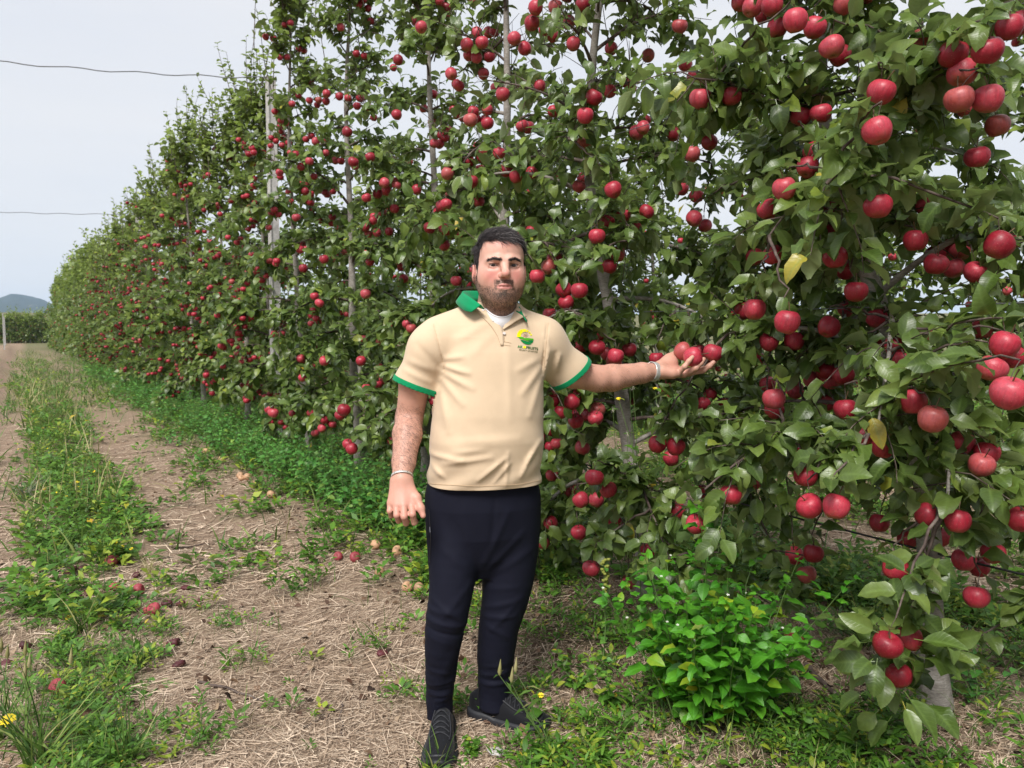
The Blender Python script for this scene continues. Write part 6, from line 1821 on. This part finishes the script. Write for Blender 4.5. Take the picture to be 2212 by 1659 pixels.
seam([(1087, 738), (1104, 741)]); seam([(1087, 745), (1103, 747)]); seam([(1090, 716), (1089, 738)])
for (u_, v_) in ((1044.5, 671), (1065, 693), (1088.5, 721)):
    P = hit(shirt_d, u_, v_)[0]; Nn = nrm(grad(shirt_d, P[None], .003))[0]; x_ = nrm(np.cross(Nn, Zu)[None])[0]; y_ = np.cross(x_, Nn)
    bm = bmesh.new(); bmesh.ops.create_cone(bm, segments=16, radius1=0.0055, radius2=0.0048, depth=0.0022, cap_ends=True)
    me = bpy.data.meshes.new('button'); bm.to_mesh(me); bm.free(); me.materials.append(M_BUTTON)
    o = link('button', me, shirt); o.matrix_basis = mat_rows(x_, -y_, Nn, P + Nn * 0.0048, 1.0)
# collar
KEY = [((1046, 668, 2.525), (1039, 659, 2.515), (1018, 674, 2.52)), ((1030, 662, 2.565), (1014, 641, 2.555), (1000, 669, 2.555)), ((1022, 656, 2.625), (1000, 631, 2.63), (985, 652, 2.63)), ((1030, 650, 2.69), (1016, 629, 2.70), (1003, 648, 2.735)),
       ((1075, 648, 2.735), (1075, 631, 2.75), (1075, 656, 2.79)), ((1104, 650, 2.715), (1110, 640, 2.725), (1120, 662, 2.75)), ((1113, 660, 2.665), (1117, 655, 2.665), (1128, 678, 2.675)), ((1115, 667, 2.605), (1123, 666, 2.60), (1137, 691, 2.60)), ((1115, 672, 2.575), (1129, 681, 2.572), (1138, 696, 2.560))]
K3 = np.array([[ip(*p) for p in k] for k in KEY])
def catmull(K, n):
    out = []
    for t_ in np.linspace(0, len(K) - 1 - 1e-6, n):
        i = int(t_); f = t_ - i; p0, p1, p2, p3 = K[max(i - 1, 0)], K[i], K[min(i + 1, len(K) - 1)], K[min(i + 2, len(K) - 1)]
        out.append(0.5 * (2 * p1 + (p2 - p0) * f + (2 * p0 - 5 * p1 + 4 * p2 - p3) * f * f + (3 * p1 - p0 - 3 * p2 + p3) * f ** 3))
    return np.array(out)
KC = catmull(K3, 60)
prof = []
for b_, f_, e_ in KC:
    q = [b_ + (f_ - b_) * s for s in (0, .35, .7)] ; o_ = (e_ - f_)
    top = f_ + np.array((0, 0, .002))
    q += [f_ * .93 + b_ * .07, top + o_ * 0.06, f_ + o_ * .25, f_ + o_ * .6, e_]; prof.append(q)
CV = np.array(prof); n_, m_ = CV.shape[:2]
i, j = np.meshgrid(np.arange(n_ - 1), np.arange(m_ - 1), indexing='ij')
o = link('collar', mesh_np('collar', CV.reshape(-1, 3), np.stack([i * m_ + j, i * m_ + j + 1, (i + 1) * m_ + j + 1, (i + 1) * m_ + j], -1).reshape(-1, 4), M_GREEN), shirt)
md = o.modifiers.new('thickness', 'SOLIDIFY'); md.thickness = 0.003; md.offset = 0
# undershirt showing in the neck opening
under_d = lambda P: np.minimum(d_torso(P, 0.009), d_cone(P, hp_(0, -.005, -.115), ip(1078, 690, 2.60), .0455 , .058))
P, F = patch(lambda a, b: (1036 + 88 * a, (1 - b) * (684.5 - 30 * (abs(a - .54) * 2) ** 2.0) + b * 730), 30, 20, 0.0, under_d)
o = link('undershirt', mesh_np('undershirt', P, F, M_WHITEC), person); md = o.modifiers.new('thickness', 'SOLIDIFY'); md.thickness = 0.002; md.offset = 0
rim = np.array([(1036 + 88 * a, 685.5 - 30 * (abs(a - .54) * 2) ** 2.0) for a in np.linspace(0, 1, 30)])
P = hit(under_d, rim[:, 0], rim[:, 1]); V, F = tubes(P, np.full(30, .0028), 6); link('neckband', mesh_np('neckband', V, F, M_WHITEC), o)

# printed emblem on the chest
M_INK = {k: simple('ink_' + k, c, 0.7, 0.2) for k, c in dict(yellow=(0.86, 0.76, 0.0), lime=(0.075, 0.40, 0.012), green=(0.0, 0.19, 0.045), dark=(0.022, 0.085, 0.022), olive=(0.04, 0.06, 0.012), red=(0.6, 0.04, 0.02), brown=(0.11, 0.05, 0.02)).items()}
logo = link('emblem', mesh_np('emblem', *patch(lambda a, b: (1117.5 + 0.3 * a, 750 + 0.3 * b), 2, 2, 0.0016), M_INK['dark']), shirt)
def lg(zx, zy): return 1069 + .0711 * np.asarray(zx, float), 663.6 + .0711 * np.asarray(zy, float)
def decal(name, zpolys, mat, off=0.0019):
    acc = Acc()
    for zp in zpolys:
        zp = np.asarray(zp, float); u_, v_ = lg(zp[:, 0], zp[:, 1])
        P = hit(shirt_d, u_, v_); P = P + nrm(grad(shirt_d, P, .004)) * off
        c_ = P.mean(0); n = len(P)
        acc.add(np.concatenate([P, c_[None]]), np.array([[k, (k + 1) % n, n] for k in range(n)]))
    return link(name, acc.mesh(name, mat, False), logo)
rays = []
cx_, cy_ = 905.0, 880.0
for k, (a0, a1, ro) in enumerate([(172, 194, 240), (196, 213, 245), (216, 232, 245), (235, 250, 240), (253, 268, 228), (270, 281, 222), (288, 303, 212), (314, 328, 205), (340, 354, 215)]):
    ri = 125 if k < 6 else 120 + 14 * (k - 5)
    A1 = np.radians(np.linspace(a0, a1, 7))
    rays.append(np.concatenate([np.stack([cx_ + ro * np.cos(A1), cy_ + ro * 0.93 * np.sin(A1)], -1), np.stack([cx_ + ri * np.cos(A1[::-1]), cy_ + ri * np.sin(A1[::-1])], -1)]))
decal('sun_ray', rays, M_INK['yellow'])
decal('field', [[(705, 902), (760, 900), (830, 908), (890, 925), (860, 942), (815, 968), (770, 962), (735, 950), (718, 930)],
                [(820, 975), (870, 948), (940, 938), (1040, 945), (1120, 955), (1168, 962), (1165, 1003), (1090, 998), (1020, 1005), (965, 1023), (900, 995)]], M_INK['lime'])
decal('field', [[(762, 990), (850, 1005), (950, 1035), (1030, 1065), (1108, 1105), (1070, 1132), (1010, 1142), (930, 1130), (860, 1095), (805, 1045)],
                [(975, 1030), (1040, 1016), (1110, 1010), (1163, 1018), (1150, 1060), (1115, 1098), (1050, 1060)]], M_INK['green'])
def bar(x0, y0, x1, y1, w):
    d = np.array((x1 - x0, y1 - y0), float); d /= np.linalg.norm(d); n = np.array((-d[1], d[0])) * w / 2; a = np.array((x0, y0)); b = np.array((x1, y1)); return [a - n, b - n, b + n, a + n]
decal('little_tree', [bar(938, 940, 930, 880, 12), bar(932, 885, 890, 830, 7), bar(930, 880, 925, 800, 7), bar(932, 890, 970, 830, 7), bar(935, 900, 985, 880, 6), bar(910, 850, 870, 840, 5), bar(950, 860, 990, 850, 5)], M_INK['brown'])
lr = np.random.default_rng(3)
dots = [(855, 780), (905, 765), (880, 810), (950, 800), (975, 805), (1000, 850), (845, 835), (920, 740), (985, 885), (850, 880), (940, 770), (900, 830)]
decal('little_tree', [[(x_ + 9 * math.cos(a), y_ + 9 * math.sin(a)) for a in np.linspace(0, 6.28, 6)[:-1]] for x_, y_ in dots], M_INK['dark'])
decal('little_tree', [[(x_ + r_ * math.cos(a), y_ + r_ * math.sin(a)) for a in np.linspace(0, 6.28, 8)[:-1]] for x_, y_, r_ in ((882, 882, 15), (930, 830, 8), (960, 835, 8))], M_INK['red'])
decal('sun_ray', [[(895 + 45 * math.cos(a), 1218 + 40 * math.sin(a)) for a in np.linspace(0, 6.28, 14)[:-1]]], M_INK['yellow'])
def lettering(body_txt, x0, y0, x1, y1, hgt, mat, bold=0.0):
    """text whose base line runs from (x0, y0) to (x1, y1) of the enlarged emblem"""
    cu = bpy.data.curves.new('lettering', 'FONT'); cu.body = body_txt; cu.resolution_u = 3; cu.offset = bold
    ob = bpy.data.objects.new('lettering', cu); COL.objects.link(ob)
    dg = bpy.context.evaluated_depsgraph_get(); me = bpy.data.meshes.new_from_object(ob.evaluated_get(dg))
    bpy.data.objects.remove(ob); bpy.data.curves.remove(cu)
    n = len(me.vertices); co = np.empty(n * 3, np.float32); me.vertices.foreach_get('co', co); co = co.reshape(-1, 3)
    w = co[:, 0].max() - co[:, 0].min(); f = (co[:, 0] - co[:, 0].min()) / w; yy = co[:, 1] / 0.70
    zx = x0 + (x1 - x0) * f; zy = y0 + (y1 - y0) * f - hgt * yy
    u_, v_ = lg(zx, zy); P = hit(shirt_d, u_, v_); P = P + nrm(grad(shirt_d, P, .004)) * 0.0019
    me.vertices.foreach_set('co', P.astype(np.float32).ravel()); me.update(); me.materials.clear(); me.materials.append(mat)
    link('lettering', me, logo)
lettering('AK', 682, 1232, 840, 1250, 78, M_INK['green'], 0.025)
lettering('FRUITS', 948, 1260, 1305, 1312, 78, M_INK['dark'], 0.025)
lettering('BOUNTY OF NATURE', 736, 1316, 1288, 1384, 44, M_INK['olive'], 0.012)
print('shirt done', round(time.time() - T0, 1))

# --- trousers
tr_s = Solid()
LEG = {'R': [(985, 1075, 2.63, .110), (981, 1120, 2.62, .102), (980, 1180, 2.59, .093), (978, 1250, 2.565, .080), (971, 1306, 2.55, .0715), (962, 1346, 2.55, .0705), (955, 1406, 2.565, .0610), (951, 1473, 2.60, .0505), (949, 1506, 2.615, .0470), (950, 1550, 2.625, .0455), (950, 1580, 2.63, .0455)],
       'L': [(1100, 1075, 2.66, .112), (1103, 1120, 2.665, .110), (1102, 1180, 2.67, .104), (1098, 1250, 2.665, .094), (1090, 1306, 2.66, .081), (1077, 1346, 2.66, .0725), (1072, 1406, 2.675, .0700), (1069, 1439, 2.685, .0640), (1067, 1496, 2.70, .0560), (1071, 1546, 2.70, .0590), (1072, 1570, 2.70, .0590)]}
def d_hips(P):
    z = P[..., 2]; k = np.interp(z, [.55, .62, .70, .80, .88, .98], [0.42, .70, .90, .99, .97, .93])
    dx = P[..., 0] - np.interp(z, [.6, .98], [ip(1042, 1200, 2.64)[0], ip(1046, 1060, 2.64)[0]]); dy = P[..., 1] - 2.642
    x_ = dx * TX[0] + dy * TX[1]; y_ = dx * TF[0] + dy * TF[1]
    v = ((np.abs(x_) / (.194 * k)) ** 2.3 + (np.abs(y_) / (.138 * k)) ** 2.3 + 1e-12) ** (1 / 2.3)
    return np.maximum((v - 1) * .138 * k, np.maximum(z - .975, .55 - z))
tr_s.fn(d_hips, (-.4, 2.4, .53), (.2, 2.9, .98), .05)
legS = {}
for s in 'RL':
    q = Solid(); w_ = np.array([[*ip(*p[:3]), p[3] * .97] for p in LEG[s]]); n_ = 34; t_ = np.linspace(0, len(w_) - 1, n_)
    w_ = np.stack([np.interp(t_, np.arange(len(w_)), w_[:, i]) for i in range(4)], -1)
    for _ in range(4): w_[1:-1] = .25 * w_[:-2] + .5 * w_[1:-1] + .25 * w_[2:]
    q.chain(list(w_[:, :3]), list(w_[:, 3]), .004); legS[s] = q
tr_s.fn(legS['R'], (-.45, 2.35, .0), (.1, 2.8, .95), .014)
tr_s.fn(legS['L'], (-.2, 2.4, .0), (.2, 2.85, .95), .014)
TR_FOLDS = [(*px_seg(*s[:4], 2.52), s[4], s[5]) for s in [
    (916, 1332, 1010, 1352, .010, .007), (922, 1312, 995, 1318, .012, .006), (925, 1352, 1005, 1372, .008, -.006), (935, 1290, 1005, 1338, .010, .005), (918, 1372, 985, 1388, .012, .004), (1015, 1262, 960, 1325, .012, .005),
    (1040, 1235, 1098, 1110, .012, .006), (1052, 1240, 1128, 1160, .012, .006), (1062, 1252, 1150, 1200, .014, .005), (1035, 1225, 1000, 1130, .013, .004), (1030, 1240, 950, 1180, .014, .004), (1070, 1075, 1060, 1200, .010, -.004),
    (1048, 1330, 1125, 1310, .011, .006), (1040, 1352, 1112, 1348, .010, .006), (1050, 1370, 1100, 1398, .011, .005), (1112, 1322, 1060, 1380, .009, .005), (1040, 1290, 1120, 1280, .012, .003),
    (1034, 1490, 1100, 1484, .007, .005), (1036, 1502, 1104, 1502, .007, -.005), (1036, 1514, 1106, 1510, .008, .005), (1040, 1470, 1095, 1462, .008, .003),
    (918, 1490, 975, 1482, .007, .004), (920, 1502, 978, 1500, .006, -.004), (922, 1514, 978, 1514, .007, .005), (935, 1530, 975, 1522, .007, .004), (918, 1450, 965, 1458, .009, .003)]]
def trousers_d(P):
    fr = np.clip((2.70 - P[..., 1]) / 0.05, 0, 1)
    rip = 0.0012 * np.sin(P[..., 2] * 61 + 8 * np.sin(P[..., 0] * 17)) * np.clip((0.42 - P[..., 2]) / 0.2, 0.15, 1)
    return tr_s(P) - 0.5 * folds(P, TR_FOLDS, fr) - rip
lo, hi, h = np.array((-.44, 2.36, .04)), np.array((.16, 2.86, .96)), 0.0056
ax = [lo[i] + h * np.arange(int((hi[i] - lo[i]) / h) + 1) for i in range(3)]
PG = np.stack(np.meshgrid(*ax, indexing='ij'), -1)
Gs = tr_s(PG.reshape(-1, 3)); _m = np.abs(Gs) < .03; Gs[_m] = trousers_d(PG.reshape(-1, 3)[_m]); Gs = Gs.reshape(PG.shape[:3]).astype(np.float32)
V, F = surface_nets(Gs, lo, h); V = settle(trousers_d, V, 1)
bm = bm_from(V, F)
cut(bm, (0, 0, 0.94), (0, 0, 1))
zR, zL = ip(950, 1548, 2.57)[2], ip(1072, 1552, 2.64)[2]
cut(bm, (0, 2.60, zR), nrm(np.array([[0.1, -0.35, -1.0]]))[0], lambda c: c.x < -0.135 and c.z < 0.3)
cut(bm, (0, 2.66, zL), nrm(np.array([[0.1, 0.05, -1.0]]))[0], lambda c: c.x >= -0.135 and c.z < 0.3)
trousers = finish(bm, 'trousers', M_NAVY, person, 0.003)
def tube_on(f, pts, r_, off, name, mat, parent):
    q = np.array([poly_lerp(pts, a) for a in np.linspace(0, 1, 20)]); P = hit(f, q[:, 0], q[:, 1]); P = P + nrm(grad(f, P, .003)) * off
    V, F = tubes(P, np.full(20, r_), 5); return link(name, mesh_np(name, V, F, mat), parent)
M_ZIP = simple('zip', (0.02, 0.02, 0.024), 0.4, 0.5)
tube_on(trousers_d, [(927, 1100), (931, 1150), (929, 1215)], .0016, .001, 'pocket_zip', M_ZIP, trousers)
tube_on(trousers_d, [(930, 1138), (931, 1150)], .0026, .003, 'zip_pull', simple('zip_pull', (.25, .25, .27), .35, .5, metallic=.8), trousers)
tube_on(trousers_d, [(1029, 1290), (1031, 1380), (1036, 1470), (1034, 1530)], .0009, .001, 'side_seam', M_ZIP, trousers)

# --- shoes
M_SHOE = cloth_mat('black_shoe_mesh', (0.006, 0.0065, 0.009), 700, 0.7, 0.3, 0.2, 0.1)
M_SOLE = simple('black_rubber', (0.014, 0.015, 0.019), 0.55, 0.5, 80, 0.2, 0.1)
M_LACE = simple('black_lace', (0.020, 0.021, 0.026), 0.7)
def shoe(heel, toe, seed):
    f = toe - heel; L_ = np.linalg.norm(f); f = f / L_; r_ = np.array((f[1], -f[0], 0.0))
    s = np.array([0.0, .04, .12, .25, .38, .50, .62, .74, .84, .92, .97, 1.0])
    w = np.array([.018, .030, .037, .038, .040, .045, .050, .052, .049, .040, .027, .010])
    top = np.array([.085, .100, .112, .120, .118, .100, .082, .068, .060, .054, .046, .036])
    bot = np.array([.030, .026, .024, .022, .021, .020, .020, .021, .024, .028, .031, .033])
    n = 18; Vv = []
    for k in range(len(s)):
        for a in np.linspace(0, math.pi, n):
            ca, sa = math.cos(a), math.sin(a)
            x_ = w[k] * np.sign(ca) * abs(ca) ** 0.75; z_ = bot[k] + (top[k] - bot[k]) * sa ** 0.8
            if 0.1 < s[k] < .45: x_ *= 1 - 0.35 * sa ** 2
            Vv.append(heel + f * s[k] * L_ + r_ * x_ + Zu * z_)
    i, j = np.meshgrid(np.arange(len(s) - 1), np.arange(n - 1), indexing='ij')
    F = np.stack([i * n + j, (i + 1) * n + j, (i + 1) * n + j + 1, i * n + j + 1], -1).reshape(-1, 4)
    me = mesh_np('shoe', Vv, F, M_SHOE); o = link('shoe', me, person)
    md = o.modifiers.new('smooth', 'SUBSURF'); md.levels = md.render_levels = 1
    # sole with a flared edge and a toe that turns up
    Vv = []; rings = [(1.00, 0.0), (1.10, .006), (1.12, .016), (1.09, .026), (1.02, .034), (0.7, .036)]
    m = 44
    def outline(t_):
        # t_ in 0..1 round the outline
        a = 2 * math.pi * t_; c_ = 0.5 - 0.5 * math.cos(a); ww = np.interp(c_, s, w) + 0.004
        return c_, ww * (1 if a < math.pi else -1)
    for sc, z_ in rings:
        for k in range(m):
            c_, ww = outline(k / m)
            lift = 0.016 * max(0, (c_ - .80) / .20) ** 2 + 0.006 * max(0, (.1 - c_) / .1)
            c2 = 0.5 + (c_ - 0.5) * (1 + 0.035 * (sc - 0.9) * 5)
            Vv.append(heel + f * c2 * L_ + r_ * ww * sc + Zu * (z_ * (0.85 + 0.25 * (c_ < .35)) + lift))
    F = []
    for a in range(len(rings) - 1):
        for k in range(m): F.append((a * m + k, a * m + (k + 1) % m, (a + 1) * m + (k + 1) % m, (a + 1) * m + k))
    so = link('sole', mesh_np('sole', Vv, [np.array(F), np.array([list(range(m))[::-1]])], M_SOLE), o)
    # toe cap, laces, tongue
    for q in range(5):
        c_ = .40 + q * .062; tp = np.interp(c_, s, top); ww = np.interp(c_, s, w) * 0.62
        for sgn in (1, -1):
            A_ = np.linspace(-1, 1, 9)
            P = np.array([heel + f * (c_ + sgn * a * .03) * L_ + r_ * ww * a + Zu * (tp * (1 - 0.16 * a * a) + .003) for a in A_])
            V, F = tubes(P, np.full(9, .0021), 5); link('lace', mesh_np('lace', V, F, M_LACE), o)
    acc = Acc()
    for a in (-1, 1):
        P = np.array([heel + f * c_ * L_ + r_ * a * np.interp(c_, s, w) * k_ + Zu * (np.interp(c_, s, top) * h_) for c_, k_, h_ in ((.36, .60, .93), (.5, .70, .90), (.62, .72, .88), (.72, .6, .93))])
        V, F = tubes(smooth_poly(P, 12), np.full(12, .003), 5); acc.add(V, F)
    link('eyelet_band', acc.mesh('eyelet_band', M_SOLE), o)
    a = np.linspace(-1, 1, 9); P = np.array([heel + f * (.93 - .05 * q * q) * L_ + r_ * .043 * q + Zu * (.050 - .016 * q * q) for q in a]); V, F = tubes(P, np.full(9, .006), 6)
    link('toe_cap', mesh_np('toe_cap', V, F, M_SOLE), o)
    return o
gzz = lambda p: np.array((p[0], p[1], float(ground_z(np.array(p[0]), np.array(p[1]))) - 0.004))
shoe(gzz((-0.243, 2.675)), gzz((-0.238, 2.375)), 1)
shoe(gzz((-0.150, 2.735)), gzz((0.128, 2.612)), 2)

# --- watch and bracelet
def ring_frame(c, ax):
    ax = nrm(ax[None])[0]; x_ = nrm(np.cross(ax, Zu)[None])[0]; return ax, x_, np.cross(x_, ax)
M_STEEL = simple('steel', (0.72, 0.72, 0.70), 0.33, 0.6, metallic=0.55)
M_DARKSTEEL = simple('dark_steel', (0.10, 0.10, 0.10), 0.35, 0.5, metallic=0.9)
wc = J['elL'] * 0.06 + J['wrL'] * 0.94; ax_, x_, y_ = ring_frame(wc, J['wrL'] - J['elL'])
lean = nrm((ax_ + 0.18 * Zu * -1)[None])[0]; ax_, x_, y_ = ring_frame(wc, lean)
def ring_band(r_, wid, th_, n=40):
    Vv = []
    for k in range(n):
        a = 2 * math.pi * k / n
        for rr, ww in ((r_, -wid), (r_ + th_, -wid * .9), (r_ + th_, wid * .9), (r_, wid)): Vv.append((rr * math.cos(a), rr * math.sin(a), ww))
    return np.array(Vv), np.array([(k * 4 + q, k * 4 + (q + 1) % 4, ((k + 1) % n) * 4 + (q + 1) % 4, ((k + 1) % n) * 4 + q) for k in range(n) for q in range(4)])
bv, bf = ring_band(.0345, .0095, .0016)
watch = link('wristwatch', mesh_np('wristwatch', wc + bv[:, 0:1] * x_ + bv[:, 1:2] * y_ + bv[:, 2:3] * ax_, bf, M_DARKSTEEL, smooth=False), person)
bm = bmesh.new(); bmesh.ops.create_cube(bm, size=1.0)
for v_ in bm.verts: v_.co = Vector((v_.co.x * .0030, v_.co.y * .0072, v_.co.z * .0215))
bmesh.ops.bevel(bm, geom=bm.edges[:], offset=.0008, segments=1, affect='EDGES')
lk = bpy.data.meshes.new('link'); bm.to_mesh(lk); bm.free(); lk.materials.append(M_STEEL)
for k in range(32):
    a = 2 * math.pi * k / 32; rx = x_ * math.cos(a) + y_ * math.sin(a); ty = -x_ * math.sin(a) + y_ * math.cos(a)
    o = link('link', lk, watch); o.matrix_basis = mat_rows(rx, ty, ax_, wc + rx * .0364, 1.0)
bc = J['elR'] * 0.02 + J['wrR'] * 0.98; ax_, x_, y_ = ring_frame(bc, nrm((J['wrR'] - J['elR'])[None])[0] + np.array((0.12, 0, 0.0)))
bv, bf = ring_band(.0345, .0038, .0018, 48)
br = link('bracelet', mesh_np('bracelet', bc + bv[:, 0:1] * x_ + bv[:, 1:2] * y_ + bv[:, 2:3] * ax_, bf, simple('pale_steel', (.78, .76, .72), .3, .5, metallic=.7), smooth=False), person)
for k in range(10):
    a = 2 * math.pi * k / 10 + .2; rx = x_ * math.cos(a) + y_ * math.sin(a)
    V, F = tubes(np.array([bc + rx * .0350, bc + rx * .0367]), np.array([.0015, .0015]), 7, cap=True); link('screw', mesh_np('screw', V, F, M_DARKSTEEL), br)
print('man done', round(time.time() - T0, 1))
# ------------------------------------------------------------------ the damp air over the plain
bm = bmesh.new(); bmesh.ops.create_cube(bm, size=1.0)
for v_ in bm.verts: v_.co = Vector((v_.co.x * 13000, v_.co.y * 13000, -8.0 if v_.co.z < 0 else 175.0))
me = bpy.data.meshes.new('haze'); bm.to_mesh(me); bm.free()
t = NT('haze_air')
pv = t.node('ShaderNodeVolumePrincipled', {'Color': (0.56, 0.74, 1.0, 1), 'Density': 0.00015, 'Anisotropy': 0.0})
t.l.new(pv.outputs[0], t.out.inputs['Volume']); me.materials.append(t.m)
tag(link('haze', me), 'thin bluish haze in the air over the orchard', kind='stuff')
